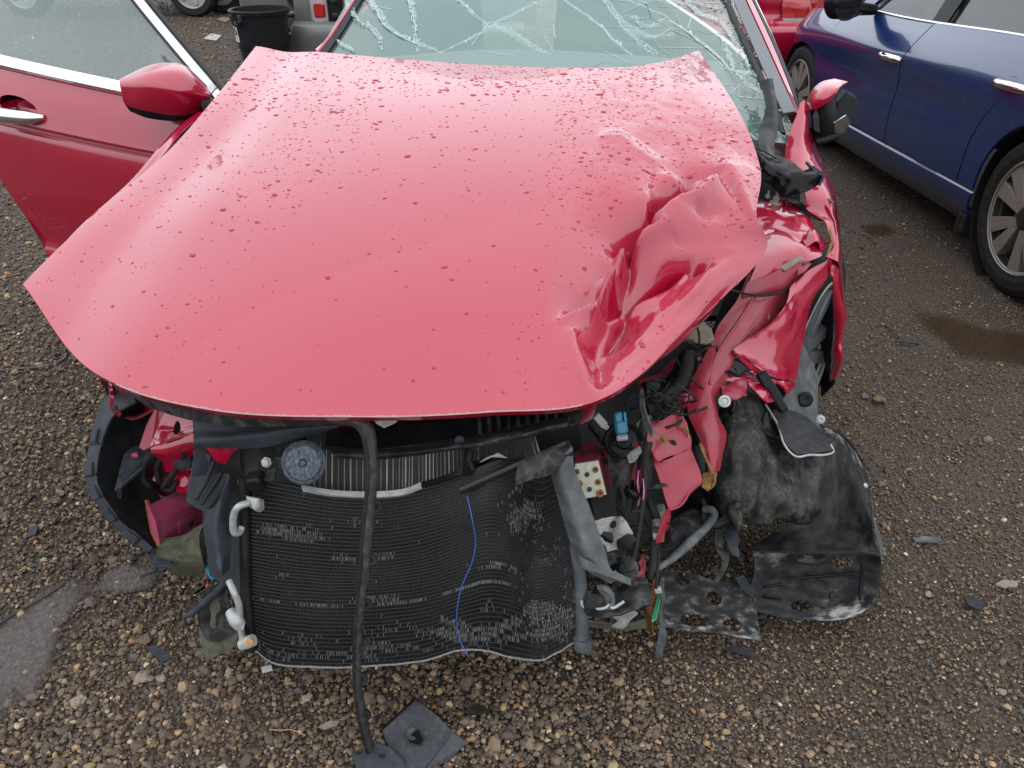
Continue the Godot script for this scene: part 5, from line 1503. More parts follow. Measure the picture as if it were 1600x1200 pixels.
	lathe(m, Vector3(-0.3684, 0.5781, -1.085), Vector3(0.0, 0.62, 1), [Vector2(0.0, -0.03), Vector2(0.022, -0.03), Vector2(0.026, -0.012), Vector2(0.038, -0.008), Vector2(0.0395, -0.004), Vector2(0.0395, 0.0), Vector2(0.037, 0.002), Vector2(0.034, 0.0), Vector2(0.03, 0.003), Vector2(0.02, 0.0045), Vector2(0.008, 0.005), Vector2(0.0065, 0.0035), Vector2(0.005, 0.007), Vector2(0.0, 0.0072)], 36)
	piece("horn", m, M.horn)
	m = Mb.new()
	tube(m, [Vector3(-0.3897, 0.5983, -1.16), Vector3(-0.3804, 0.5984, -1.13), Vector3(-0.3752, 0.5946, -1.11)], 0.011, 10, 4)
	piece("horn_plug", m, M.black)
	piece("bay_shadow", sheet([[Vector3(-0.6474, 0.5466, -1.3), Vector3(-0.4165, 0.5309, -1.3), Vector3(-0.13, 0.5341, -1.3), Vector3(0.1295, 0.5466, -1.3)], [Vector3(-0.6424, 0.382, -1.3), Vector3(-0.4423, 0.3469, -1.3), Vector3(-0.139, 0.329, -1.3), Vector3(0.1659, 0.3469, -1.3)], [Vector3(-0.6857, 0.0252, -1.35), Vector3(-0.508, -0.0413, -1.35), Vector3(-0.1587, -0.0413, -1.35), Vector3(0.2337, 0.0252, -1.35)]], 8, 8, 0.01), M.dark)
	# black shroud with ribs over the radiator, right half
	var sh := piece("radiator_shroud", sheet([[Vector3(-0.3428, 0.5769, -1.13), Vector3(-0.2328, 0.5725, -1.13), Vector3(-0.1156, 0.5912, -1.13), Vector3(0, 0.6096, -1.14), Vector3(0.1046, 0.6239, -1.16)], [Vector3(-0.3183, 0.5865, -1.1), Vector3(-0.2256, 0.5913, -1.09), Vector3(-0.1121, 0.6067, -1.09), Vector3(0, 0.6271, -1.1), Vector3(0.0992, 0.6404, -1.12)], [Vector3(-0.3207, 0.5756, -1.105), Vector3(-0.2043, 0.5832, -1.095), Vector3(-0.0731, 0.6072, -1.095), Vector3(0, 0.6165, -1.105), Vector3(0.0977, 0.6272, -1.125)]], 30, 6, 0.003, 0.003, 9.0, 4), M.dirty)
	put("shroud_wall", sheet([[Vector3(-0.35, 0.5708, -1.22), Vector3(-0.2208, 0.5738, -1.22), Vector3(-0.0734, 0.5827, -1.22), Vector3(0.111, 0.5899, -1.24)], [Vector3(-0.3432, 0.5723, -1.14), Vector3(-0.2346, 0.5679, -1.14), Vector3(-0.07, 0.5918, -1.145), Vector3(0.1032, 0.617, -1.17)]], 24, 6, 0.003, 0.003, 9.0, 5), M.black, sh)
	for k in 10:
		var u := 746.0
		m = Mb.new()
		var f := k / 9.0
		var p0: Vector3 = Vector3(-0.0612, 0.6136, -1.175).lerp(Vector3(0.0996, 0.6205, -1.19), f)
		var p1: Vector3 = Vector3(-0.0552, 0.5977, -1.125).lerp(Vector3(0.0973, 0.6167, -1.15), f)
		var d := Vector3(0.003, 0, 0)
		between(m, [p0 - d, p0 + d, p0 + d + Vector3(0, -0.012, -0.02), p0 - d + Vector3(0, -0.012, -0.02)], [p1 - d * 1.4, p1 + d * 1.4, p1 + d + Vector3(0, -0.012, -0.03), p1 - d + Vector3(0, -0.012, -0.03)])
		put("rib", m, M.dirty, sh)
	m = Mb.new()
	sheet_into(m, [[Vector3(-0.2116, 0.5957, -1.18), Vector3(-0.1427, 0.5957, -1.18), Vector3(-0.0735, 0.6044, -1.18)], [Vector3(-0.2094, 0.5845, -1.155), Vector3(-0.141, 0.5874, -1.155), Vector3(-0.0725, 0.5989, -1.155)]], 8, 4, 0.004)
	put("shroud_step", m, M.black, sh)
	m = Mb.new()
	lathe(m, Vector3(-0.0932, 0.6072, -1.112), Vector3(0, 0.8, 1), [Vector2(0.0085, 0.0), Vector2(0.0085, 0.003), Vector2(0.006, 0.0045), Vector2(0.0, 0.0035)], 16)
	put("push_pin", m, M.slate, sh)
	m = Mb.new()
	plate(m, [Vector3(0.0996, 0.6205, -1.19), Vector3(0.1283, 0.6309, -1.2), Vector3(0.1312, 0.6198, -1.17), Vector3(0.1114, 0.6139, -1.15), Vector3(0.0973, 0.6167, -1.15)], 0.004)
	put("shroud_corner", m, M.dirty, sh)
	# pale lower rail of the radiator
	m = Mb.new()
	sheet_into(m, [[Vector3(-0.3815, 0.5187, -1.09), Vector3(-0.3245, 0.5124, -1.085), Vector3(-0.2541, 0.5136, -1.08), Vector3(-0.1968, 0.5154, -1.085), Vector3(-0.1619, 0.5262, -1.09)], [Vector3(-0.3772, 0.5166, -1.08), Vector3(-0.323, 0.5089, -1.075), Vector3(-0.253, 0.5087, -1.07), Vector3(-0.196, 0.5104, -1.075), Vector3(-0.161, 0.5241, -1.08)]], 20, 3, 0.006)
	piece("radiator_rail", m, M.alloy)
	piece("rail_end", sheet([[Vector3(-0.1619, 0.5262, -1.09), Vector3(-0.1149, 0.5439, -1.09), Vector3(-0.071, 0.5679, -1.1)], [Vector3(-0.161, 0.5241, -1.08), Vector3(-0.1143, 0.5402, -1.08), Vector3(-0.0662, 0.5584, -1.09)]], 8, 3, 0.006), M.black)
	m = Mb.new()
	plate(m, [Vector3(-0.0666, 0.5592, -1.1), Vector3(-0.0457, 0.5765, -1.1), Vector3(-0.025, 0.5865, -1.1), Vector3(-0.0091, 0.5765, -1.1), Vector3(-0.0229, 0.5737, -1.1), Vector3(-0.0319, 0.578, -1.1), Vector3(-0.0551, 0.5592, -1.1)], 0.003)
	piece("bright_scrap", m, M.alloy)
	m = Mb.new()
	plate(m, [Vector3(-0.0712, 0.5592, -1.1), Vector3(-0.0342, 0.5794, -1.1), Vector3(-0.0091, 0.5765, -1.1), Vector3(-0.023, 0.5592, -1.1), Vector3(-0.0637, 0.5388, -1.1)], 0.01)
	piece("black_scrap", m, M.black)
	m = Mb.new()
	tube(m, [Vector3(-0.0773, 0.5814, -1.12), Vector3(-0.0791, 0.5636, -1.1), Vector3(-0.0806, 0.5577, -1.08)], 0.008, 6, 3)
	piece("post", m, M.black)
	# slanted black bar with bolt holes
	var b0 := Vector3(-0.092, 0.5417, -1.05)
	var b1 := Vector3(0.0967, 0.6003, -1.11)
	m = Mb.new()
	var bx := (b1 - b0).normalized()
	var by := Vector3(-0.2, 0.75, 0.55)
	by = (by - bx * by.dot(bx)).normalized()
	box(m, (b0 + b1) * 0.5, Vector3((b1 - b0).length(), 0.022, 0.008), Basis(bx, by, bx.cross(by)), 0.002)
	var bar := piece("slanted_bar", m, M.black_dull)
	for f in [0.1, 0.37, 0.62]:
		m = Mb.new()
		lathe(m, b0.lerp(b1, f) + bx.cross(by) * 0.0041, bx.cross(by), [Vector2(0.0025, 0.0), Vector2(0.0025, 0.0006), Vector2(0.0, 0.0006)], 10)
		put("bolt_hole", m, M.dark, bar)
	piece("bent_bracket", sheet([[Vector3(0.0169, 0.5834, -1.08), Vector3(0.0562, 0.5983, -1.09), Vector3(0.1006, 0.6042, -1.12)], [Vector3(0.0067, 0.5737, -1.06), Vector3(0.0558, 0.5883, -1.07), Vector3(0.1055, 0.5922, -1.1)], [Vector3(0.0067, 0.559, -1.05), Vector3(0.0562, 0.5685, -1.07), Vector3(0.0916, 0.5679, -1.1)]], 16, 12, 0.004, 0.01, 9.0, 6), M.dirty)
	# big grey upright at the right of the condenser
	piece("upright", sheet([[Vector3(0.0664, 0.5679, -1.1), Vector3(0.0715, 0.535, -1.09), Vector3(0.0833, 0.4921, -1.07), Vector3(0.1018, 0.4455, -1.04), Vector3(0.1158, 0.4114, -1.02), Vector3(0.137, 0.3878, -1.01), Vector3(0.1802, 0.3673, -1)], [Vector3(0.0856, 0.588, -1.085), Vector3(0.0905, 0.5513, -1.07), Vector3(0.1045, 0.5095, -1.05), Vector3(0.1223, 0.4688, -1.02), Vector3(0.1383, 0.4342, -1), Vector3(0.1567, 0.413, -0.99), Vector3(0.1856, 0.3907, -0.99)], [Vector3(0.1052, 0.5992, -1.1), Vector3(0.1143, 0.557, -1.09), Vector3(0.1358, 0.5072, -1.07), Vector3(0.1525, 0.4641, -1.05), Vector3(0.1669, 0.4237, -1.03), Vector3(0.1753, 0.4054, -1.01), Vector3(0.187, 0.3868, -1)]], 22, 14, 0.004, 0.004, 9.0, 12), M.grey_plastic)
	piece("upright_foot", sheet([[Vector3(0.1189, 0.4373, -1), Vector3(0.1411, 0.4286, -0.99), Vector3(0.1755, 0.4133, -0.985), Vector3(0.211, 0.3943, -0.985)], [Vector3(0.1268, 0.4208, -0.99), Vector3(0.1458, 0.422, -0.975), Vector3(0.1752, 0.4099, -0.97), Vector3(0.2101, 0.3888, -0.975)]], 14, 5, 0.004, 0.003, 9.0, 3), M.grey_plastic)
	# blue wire
	m = Mb.new()
	tube(m, [Vector3(-0.0774, 0.547, -1.03), Vector3(-0.0688, 0.5271, -1), Vector3(-0.0631, 0.4775, -0.99), Vector3(-0.0704, 0.4386, -0.98), Vector3(-0.0877, 0.3994, -0.965), Vector3(-0.0976, 0.3513, -0.95), Vector3(-0.0956, 0.296, -0.94), Vector3(-0.0782, 0.2671, -0.92)], 0.0009, 6, 6)
	piece("blue_wire", m, M.wire_blue)
	# engine mass in the dark behind
	piece("engine", blob([[Vector3(-0.4, 0.55, -1.75), Vector3(0.2, 0.6, -1.75), 0.2, 0.2], [Vector3(-0.3, 0.38, -1.7), Vector3(0.1, 0.38, -1.7), 0.2, 0.2]], 0.035, 0.1), M.dirty)


# ---------------------------------------------------------------- condenser
func condenser() -> void:
	var rows := [
		[Vector3(-0.4844, 0.5256, -1.109), Vector3(-0.4238, 0.5091, -1.109), Vector3(-0.3312, 0.4896, -1.105), Vector3(-0.2478, 0.4877, -1.1), Vector3(-0.1642, 0.5044, -1.1), Vector3(-0.0982, 0.5354, -1.095), Vector3(-0.0455, 0.5685, -1.09), Vector3(0, 0.5718, -1.11), Vector3(0.0529, 0.5447, -1.13), Vector3(0.0976, 0.5612, -1.12)],
		[Vector3(-0.4905, 0.4499, -1.083), Vector3(-0.4281, 0.4404, -1.083), Vector3(-0.3336, 0.4305, -1.08), Vector3(-0.2493, 0.4319, -1.075), Vector3(-0.1645, 0.4522, -1.07), Vector3(-0.098, 0.4857, -1.06), Vector3(-0.0452, 0.5213, -1.05), Vector3(0, 0.4834, -1.08), Vector3(0.0426, 0.4176, -1.11), Vector3(0.1023, 0.4661, -1.1)],
		[Vector3(-0.4926, 0.3888, -1.056), Vector3(-0.4314, 0.3758, -1.056), Vector3(-0.3372, 0.3625, -1.056), Vector3(-0.2515, 0.3685, -1.05), Vector3(-0.1658, 0.3899, -1.045), Vector3(-0.0987, 0.4284, -1.035), Vector3(-0.0455, 0.4627, -1.025), Vector3(0, 0.4236, -1.055), Vector3(0.043, 0.3538, -1.085), Vector3(0.1091, 0.3981, -1.07)],
		[Vector3(-0.4944, 0.3307, -1.03), Vector3(-0.4341, 0.3171, -1.03), Vector3(-0.3387, 0.3085, -1.03), Vector3(-0.2525, 0.3173, -1.025), Vector3(-0.1667, 0.3362, -1.02), Vector3(-0.0993, 0.3716, -1.01), Vector3(-0.0459, 0.4028, -1), Vector3(0, 0.3675, -1.025), Vector3(0.0429, 0.3043, -1.05), Vector3(0.1152, 0.3455, -1.04)],
		[Vector3(-0.492, 0.276, -1), Vector3(-0.4361, 0.2566, -1), Vector3(-0.3405, 0.2459, -1), Vector3(-0.255, 0.2495, -1), Vector3(-0.1683, 0.2695, -0.995), Vector3(-0.1001, 0.3086, -0.985), Vector3(-0.0466, 0.3327, -0.98), Vector3(0, 0.302, -1), Vector3(0.0491, 0.2495, -1.02), Vector3(0.1215, 0.2925, -1.01)],
		[Vector3(-0.4896, 0.2171, -0.976), Vector3(-0.4504, 0.1746, -0.976), Vector3(-0.3457, 0.1652, -0.976), Vector3(-0.2587, 0.1709, -0.976), Vector3(-0.171, 0.189, -0.972), Vector3(-0.102, 0.227, -0.965), Vector3(-0.048, 0.227, -0.965), Vector3(0, 0.1963, -0.975), Vector3(0.0618, 0.1782, -0.985), Vector3(0.1272, 0.2333, -0.985)]]
	var back := []
	for r in rows:
		back.append(shifted(r, Vector3(0, -0.004, -0.008)))
	var con := piece("condenser", sheet(back, 60, 60, 0.004, 0.002, 30.0, 5), M.fin_dark)
	var fn := FastNoiseLite.new()
	fn.seed = 15
	fn.frequency = 14.0
	var nrow := 47
	# where the fins are scraped bright: across, down, half width, half height, share
	var worn_spots := [[0.13, 0.24, 0.12, 0.05, 0.4], [0.3, 0.14, 0.1, 0.03, 0.3], [0.12, 0.5, 0.02, 0.012, 1.0], [0.3, 0.63, 0.1, 0.02, 0.6], [0.45, 0.655, 0.35, 0.012, 1.0], [0.75, 0.56, 0.1, 0.02, 0.8], [0.82, 0.22, 0.1, 0.16, 0.45], [0.88, 0.4, 0.12, 0.12, 0.3], [0.93, 0.75, 0.12, 0.25, 0.4], [0.2, 0.9, 0.3, 0.08, 0.35], [0.6, 0.88, 0.4, 0.1, 0.35], [0.06, 0.93, 0.08, 0.06, 0.4], [0.3, 0.36, 0.14, 0.03, 0.4]]
	var nrm := Vector3(0, 0.42, 0.9)
	for k in nrow + 1:
		var m := Mb.new()
		var pts := []
		var n := 56
		for i in n + 1:
			var p := patch(rows, float(i) / n, float(k) / nrow)
			pts.append(p + Vector3(0, 1, 0) * (fn.get_noise_3dv(p * 1.5) * 0.002 + fn.get_noise_3dv(Vector3(p.x * 2.5, k * 0.004, 2.0)) * 0.005 * smoothstep(0.6, 0.75, float(i) / n)))
		var th := 0.00085 if k < nrow else 0.0016
		for i in n:
			var a: Vector3 = pts[i]
			var b: Vector3 = pts[i + 1]
			var up := Vector3(0, th, -th * 0.3)
			var dp := Vector3(0, -0.004, -0.009)
			m.quad(a - up, b - up, b + up, a + up, nrm)
			m.quad(a + up, b + up, b + up + dp, a + up + dp, Vector3(0, 1, -0.3))
			m.quad(a - up, b - up, b - up + dp, a - up + dp, Vector3(0, -1, 0.3))
		put("tube", m, M.tube if k < nrow else M.alloy_dull, con)
	var fins := Mb.new()
	var bright := Mb.new()
	var r := RandomNumberGenerator.new()
	r.seed = 3
	for k in nrow:
		for i in 300:
			var u := (i + r.randf() * 0.5) / 300.0
			var p := patch(rows, u, (k + 0.12) / nrow)
			var q := patch(rows, u, (k + 0.88) / nrow)
			var sl := r.randf_range(-0.0006, 0.0006) + 0.001 * fn.get_noise_3dv(p * 0.6)
			q += Vector3(sl, 0, 0)
			var w := 0.00032
			var kk := float(k) / nrow
			var worn := 0.0
			for sp in worn_spots:
				worn = maxf(worn, sp[4] * exp(-pow((u - sp[0]) / sp[2], 2.0) - pow((kk - sp[1]) / sp[3], 2.0)))
			worn *= 0.62 + 1.3 * fn.get_noise_3dv(Vector3(p.x * 0.5, p.y * 2.0, 4.0))
			var is_bright := r.randf() < smoothstep(0.06, 0.36, worn) * 0.9 + 0.002
			if is_bright:
				w = r.randf_range(0.0003, 0.0007)
				q += Vector3(r.randf_range(-1, 1) * 0.0012, 0, 0.001)
			var mb := bright if is_bright else fins
			mb.quad(p + Vector3(-w, 0, -0.0008), q + Vector3(-w, 0, -0.0008), q + Vector3(w, 0, -0.0006), p + Vector3(w, 0, -0.0006), nrm)
			if not is_bright and i % 2 == 0:
				mb.quad(p + Vector3(w, 0, -0.0006), q + Vector3(w, 0, -0.0006), q + Vector3(w, -0.002, -0.007), p + Vector3(w, -0.002, -0.007), Vector3(1, 0, 0))
	put("cooling_fins", fins, M.fin_black, con, Vector3.ZERO, "stuff")
	put("scraped_fins", bright, M.fin_scraped, con, Vector3.ZERO, "stuff")
	# header tanks at both ends
	var m2 := Mb.new()
	var le := []
	var re := []
	for k in 6:
		le.append(rows[k][0] + Vector3(-0.004, 0, 0))
		re.append(rows[k][9] + Vector3(0.008, 0, 0))
	tube(m2, le, 0.011, 10, 8, 0)
	put("left_tank", m2, M.black, con)
	m2 = Mb.new()
	tube(m2, [re[0], re[1], re[2], re[3], re[4], re[5]], 0.0095, 10, 8, 40)
	put("right_tank", m2, M.black, con)
	m2 = Mb.new()
	tube(m2, [Vector3(0.1153, 0.4267, -1.04), Vector3(0.1248, 0.3661, -1.02), Vector3(0.1302, 0.2951, -1), Vector3(0.1332, 0.2333, -0.985)], [0.012, 0.012, 0.012, 0.013], 12, 5)
	tube(m2, [Vector3(0.1329, 0.2405, -0.985), Vector3(0.1348, 0.2176, -0.98)], 0.0175, 12, 3)
	piece("receiver_drier", m2, M.grey_plastic)
	m2 = Mb.new()
	box(m2, Vector3(-0.4657, 0.524, -1.1), Vector3(0.03, 0.03, 0.03), Basis(Vector3(0, 0, 1), 0.2), 0.004)
	put("mount", m2, M.black, con)


# ---------------------------------------------------------------- torn corner right of the condenser
func right_front() -> void:
	var m: Mb
	# dark depth behind everything
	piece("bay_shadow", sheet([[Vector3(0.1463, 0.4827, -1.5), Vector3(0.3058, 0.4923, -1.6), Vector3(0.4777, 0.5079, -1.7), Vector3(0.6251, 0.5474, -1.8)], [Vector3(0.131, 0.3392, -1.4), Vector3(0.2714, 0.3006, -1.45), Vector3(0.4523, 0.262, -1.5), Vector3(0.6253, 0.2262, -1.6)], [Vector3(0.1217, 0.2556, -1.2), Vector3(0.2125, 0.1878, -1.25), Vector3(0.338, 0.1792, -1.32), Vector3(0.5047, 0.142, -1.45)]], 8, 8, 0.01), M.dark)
	# right rail stub with drilled mounting plate
	var f := [Vector3(0.1055, 0.4919, -1.19), Vector3(0.1671, 0.4952, -1.2), Vector3(0.1841, 0.4349, -1.17), Vector3(0.1236, 0.4288, -1.16)]
	var b := [Vector3(0.1433, 0.4225, -1.36), Vector3(0.2042, 0.4221, -1.37), Vector3(0.2302, 0.323, -1.34), Vector3(0.1778, 0.3038, -1.33)]
	m = Mb.new()
	rounded_beam(m, f, b, 0.006)
	var rail := piece("frame_rail", m, M.red_inner)
	var out: Vector3 = ((f[1] as Vector3) - f[0]).cross(f[3] - f[0]).normalized()
	if out.z < 0.0:
		out = -out
	m = Mb.new()
	plate(m, shifted(f, out * 0.006), 0.007, 0.0012)
	put("end_plate", m, M.cream, rail)
	var at := func(u: float, v: float) -> Vector3:
		return (f[0] as Vector3).lerp(f[1], u).lerp((f[3] as Vector3).lerp(f[2], u), v) + out * 0.0062
	for q in [[0.24, 0.22, 1], [0.84, 0.24, 1], [0.54, 0.34, 0], [0.22, 0.56, 2], [0.82, 0.6, 1], [0.5, 0.76, 0], [0.16, 0.9, 1], [0.8, 0.92, 2]]:
		var c: Vector3 = at.call(q[0], q[1])
		if q[2] > 0:
			m = Mb.new()
			lathe(m, c, out, [Vector2(0.0082 if q[2] == 2 else 0.0066, 0.0), Vector2(0.0078 if q[2] == 2 else 0.006, 0.0012), Vector2(0.004, 0.0014), Vector2(0.0036, 0.0004)], 14)
			put("rust_ring", m, M.rust, rail)
		m = Mb.new()
		lathe(m, c, out, [Vector2(0.0052 if q[2] == 0 else 0.0037, 0.0), Vector2(0.0052 if q[2] == 0 else 0.0037, 0.0006), Vector2(0.0, 0.0006)], 12)
		put("bolt_hole", m, M.dark, rail)
	# fog lamp socket with connectors
	m = Mb.new()
	var sc := Vector3(0.2225, 0.5032, -1.25)
	lathe(m, sc, Vector3(-0.1, 0.75, 0.65), [Vector2(0.0, -0.05), Vector2(0.03, -0.05), Vector2(0.036, -0.02), Vector2(0.039, -0.008), Vector2(0.036, -0.004), Vector2(0.040, 0.004), Vector2(0.036, 0.01), Vector2(0.028, 0.004), Vector2(0.018, 0.006), Vector2(0.016, 0.016), Vector2(0.0, 0.016)], 28)
	var sock := piece("lamp_socket", m, M.black)
	m = Mb.new()
	box(m, Vector3(0.2129, 0.5477, -1.24), Vector3(0.024, 0.03, 0.022), Basis(Vector3(0, 0, 1), 0.15).rotated(Vector3.RIGHT, -0.4), 0.004)
	box(m, Vector3(0.2063, 0.569, -1.24), Vector3(0.016, 0.02, 0.014), Basis(Vector3(0, 0, 1), 0.15).rotated(Vector3.RIGHT, -0.4), 0.003)
	box(m, Vector3(0.2186, 0.5705, -1.24), Vector3(0.005, 0.02, 0.016), Basis(Vector3(0, 0, 1), 0.15).rotated(Vector3.RIGHT, -0.4), 0.001)
	put("blue_connector", m, M.blue_plug, sock)
	m = Mb.new()
	box(m, Vector3(0.214, 0.5344, -1.22), Vector3(0.022, 0.009, 0.012), Basis(Vector3(0, 0, 1), 0.15), 0.002)
	put("label_strip", m, std(lin(0.3, 0.32, 0.33), 0.4), sock)
	m = Mb.new()
	var wb := Basis(Vector3(0, 0, 1), -0.85).rotated(Vector3.RIGHT, -0.3)
	box(m, Vector3(0.1761, 0.5406, -1.27), Vector3(0.03, 0.015, 0.014), wb, 0.002)
	box(m, Vector3(0.1865, 0.5301, -1.265), Vector3(0.014, 0.01, 0.01), wb, 0.002)
	piece("white_connector", m, M.white_plug)
	piece("socket_arm", sheet([[Vector3(0.1619, 0.5044, -1.32), Vector3(0.1861, 0.4839, -1.31), Vector3(0.2041, 0.4649, -1.28)], [Vector3(0.1563, 0.4952, -1.31), Vector3(0.1736, 0.4836, -1.29), Vector3(0.1942, 0.4593, -1.27)]], 8, 4, 0.008), M.black)
	# dirty panel edge hanging in front of the harness
	piece("torn_panel", sheet([[Vector3(0.2536, 0.5926, -1.3), Vector3(0.2581, 0.5514, -1.27), Vector3(0.2675, 0.5262, -1.24), Vector3(0.2593, 0.5022, -1.23)], [Vector3(0.2597, 0.5957, -1.3), Vector3(0.2649, 0.5583, -1.26), Vector3(0.2751, 0.5385, -1.24), Vector3(0.2629, 0.5159, -1.22)]], 14, 3, 0.003, 0.006, 12.0, 4), M.grey_plastic)
	piece("lamp_column", sheet([[Vector3(0.1905, 0.4841, -1.25), Vector3(0.1905, 0.4619, -1.2), Vector3(0.1982, 0.43, -1.17), Vector3(0.207, 0.3988, -1.14), Vector3(0.2213, 0.3599, -1.11)], [Vector3(0.2122, 0.4909, -1.22), Vector3(0.2146, 0.462, -1.18), Vector3(0.217, 0.4308, -1.15), Vector3(0.2212, 0.4086, -1.12), Vector3(0.2294, 0.3661, -1.1)], [Vector3(0.2544, 0.5027, -1.24), Vector3(0.2324, 0.4909, -1.22), Vector3(0.2233, 0.4619, -1.19), Vector3(0.2183, 0.43, -1.17), Vector3(0.2307, 0.3672, -1.12)]], 18, 12, 0.004, 0.008, 10.0, 8), M.dirty)
	m = Mb.new()
	plate(m, [Vector3(0.2293, 0.5123, -1.2), Vector3(0.2466, 0.5277, -1.2), Vector3(0.2514, 0.5154, -1.2), Vector3(0.2398, 0.4905, -1.2), Vector3(0.2289, 0.4873, -1.2), Vector3(0.2239, 0.503, -1.2)], 0.004)
	piece("pale_scrap", m, M.alloy_dull)
	# wiring
	var looms := [[[Vector3(0.2533, 0.5252, -1.22), Vector3(0.257, 0.4936, -1.2), Vector3(0.2573, 0.4701, -1.17), Vector3(0.2515, 0.4314, -1.14), Vector3(0.2433, 0.3932, -1.11), Vector3(0.2307, 0.3619, -1.07), Vector3(0.2081, 0.3558, -1.03), Vector3(0.1881, 0.3362, -1.02), Vector3(0.1659, 0.3173, -1)], 0.0052, 0], [[Vector3(0.2646, 0.5252, -1.22), Vector3(0.262, 0.4936, -1.2), Vector3(0.2632, 0.462, -1.18), Vector3(0.2585, 0.43, -1.17)], 0.011, 26], [[Vector3(0.2612, 0.4542, -1.17), Vector3(0.2693, 0.4218, -1.17), Vector3(0.2777, 0.4064, -1.15), Vector3(0.2815, 0.3996, -1.13)], 0.009, 22], [[Vector3(0.2824, 0.378, -1.13), Vector3(0.2735, 0.3694, -1.1), Vector3(0.2684, 0.3485, -1.07), Vector3(0.2626, 0.3266, -1.05)], 0.0085, 24], [[Vector3(0.2865, 0.3706, -1.12), Vector3(0.2838, 0.3527, -1.1), Vector3(0.2773, 0.3418, -1.06), Vector3(0.2708, 0.3222, -1.03)], 0.003, 0], [[Vector3(0.3722, 0.6154, -1.42), Vector3(0.3675, 0.5896, -1.4), Vector3(0.3543, 0.5734, -1.37), Vector3(0.3291, 0.5609, -1.34), Vector3(0.2959, 0.5555, -1.31), Vector3(0.2672, 0.5533, -1.29)], 0.0145, 44], [[Vector3(0.2423, 0.4784, -1.23), Vector3(0.2341, 0.4538, -1.2), Vector3(0.2265, 0.4218, -1.17), Vector3(0.2126, 0.3905, -1.14), Vector3(0.2055, 0.3537, -1.12)], 0.003, 0], [[Vector3(0.2628, 0.5466, -1.3), Vector3(0.2551, 0.4948, -1.24), Vector3(0.2488, 0.4294, -1.2), Vector3(0.2393, 0.3888, -1.17)], 0.0035, 0]]
	for l in looms:
		m = Mb.new()
		tube(m, l[0], l[1], 9, 6, l[2])
		piece("wiring_loom" if l[1] > 0.0045 else "wire", m, M.rubber)
	for l in [[[Vector3(0.247, 0.4778, -1.19), Vector3(0.2411, 0.4704, -1.16), Vector3(0.2475, 0.4385, -1.16), Vector3(0.245, 0.4227, -1.15)], "wire_pink"], [[Vector3(0.2533, 0.4733, -1.17), Vector3(0.2533, 0.4549, -1.15), Vector3(0.2503, 0.4314, -1.14)], "wire_pink"], [[Vector3(0.2722, 0.3733, -1.11), Vector3(0.2751, 0.3661, -1.1), Vector3(0.2758, 0.3556, -1.09)], "wire_blue"], [[Vector3(0.1966, 0.3739, -1.12), Vector3(0.2056, 0.3872, -1.12), Vector3(0.2095, 0.4004, -1.12)], "wire_pink"], [[Vector3(0.2041, 0.3421, -1.09), Vector3(0.2157, 0.3523, -1.09), Vector3(0.2283, 0.3489, -1.09)], "wire_blue"]]:
		m = Mb.new()
		tube(m, l[0], 0.0016, 6, 5)
		piece("thin_wire", m, M[l[1]])
	var r := RandomNumberGenerator.new()
	r.seed = 14
	for k in 16:
		var pts := []
		var p: Vector3 = Vector3(0.2647, 0.5809, -1.29) + Vector3(r.randf() * 0.08, -r.randf() * 0.04, 0)
		for e in 5:
			pts.append(p)
			p += Vector3(r.randf_range(-0.03, 0.03), r.randf_range(-0.022, 0.02), r.randf_range(-0.02, 0.02))
		m = Mb.new()
		tube(m, pts, r.randf_range(0.0014, 0.003), 6, 5)
		piece("wire", m, M.rubber)
	# more wires and splinters of plastic and metal in the torn corner
	var spots := [Vector3(0.1993, 0.4873, -1.25), Vector3(0.253, 0.4861, -1.22), Vector3(0.2642, 0.4218, -1.17), Vector3(0.2356, 0.3839, -1.12), Vector3(0.2081, 0.3554, -1.08), Vector3(0.3155, 0.5332, -1.32), Vector3(0.3721, 0.5417, -1.38), Vector3(0.3958, 0.5036, -1.34), Vector3(0.3793, 0.4318, -1.28), Vector3(0.4194, 0.3109, -1.3), Vector3(0.4324, 0.2544, -1.26), Vector3(0.3301, 0.3276, -1.2), Vector3(0.2727, 0.3527, -1.1), Vector3(0.1908, 0.3475, -1.03), Vector3(0.154, 0.3694, -1.1), Vector3(0.3949, 0.5793, -1.45), Vector3(0.4667, 0.466, -1.42), Vector3(0.2813, 0.5032, -1.25)]
	for k in 54:
		var c: Vector3 = spots[k % spots.size()]
		c += Vector3(r.randf_range(-0.03, 0.03), r.randf_range(-0.03, 0.03), r.randf_range(-0.04, 0.01))
		m = Mb.new()
		if k % 3 == 0:
			var d := Vector3(r.randf_range(-1, 1), r.randf_range(-1.4, 0.6), r.randf_range(-0.3, 0.5)).normalized() * r.randf_range(0.03, 0.075)
			tube(m, [c - d, c - d * 0.3 + Vector3(r.randf_range(-0.02, 0.02), 0.01, 0), c + d * 0.4 + Vector3(r.randf_range(-0.02, 0.02), -0.01, 0), c + d], r.randf_range(0.0012, 0.0032), 6, 5)
			piece("wire", m, M.rubber)
		else:
			var a := Vector3(r.randf_range(-1, 1), r.randf_range(-1, 1), r.randf_range(-0.4, 0.4)).normalized() * r.randf_range(0.012, 0.032)
			var b2 := a.cross(Vector3(r.randf() - 0.5, r.randf() - 0.5, 1)).normalized() * r.randf_range(0.006, 0.018)
			sheet_into(m, [[c - a - b2 * 0.4, c - b2, c + a * 0.9 - b2 * 0.7], [c - a * 0.9 + b2 * 0.2, c + Vector3(0, 0, 0.008), c + a * 1.1], [c - a * 0.7 + b2 * 0.6, c + b2, c + a * 0.7 + b2 * 0.8]], 8, 6, 0.002, 0.012, 14.0, k)
			var pick: int = [0, 1, 0, 2, 0, 3, 1, 0][k % 8]
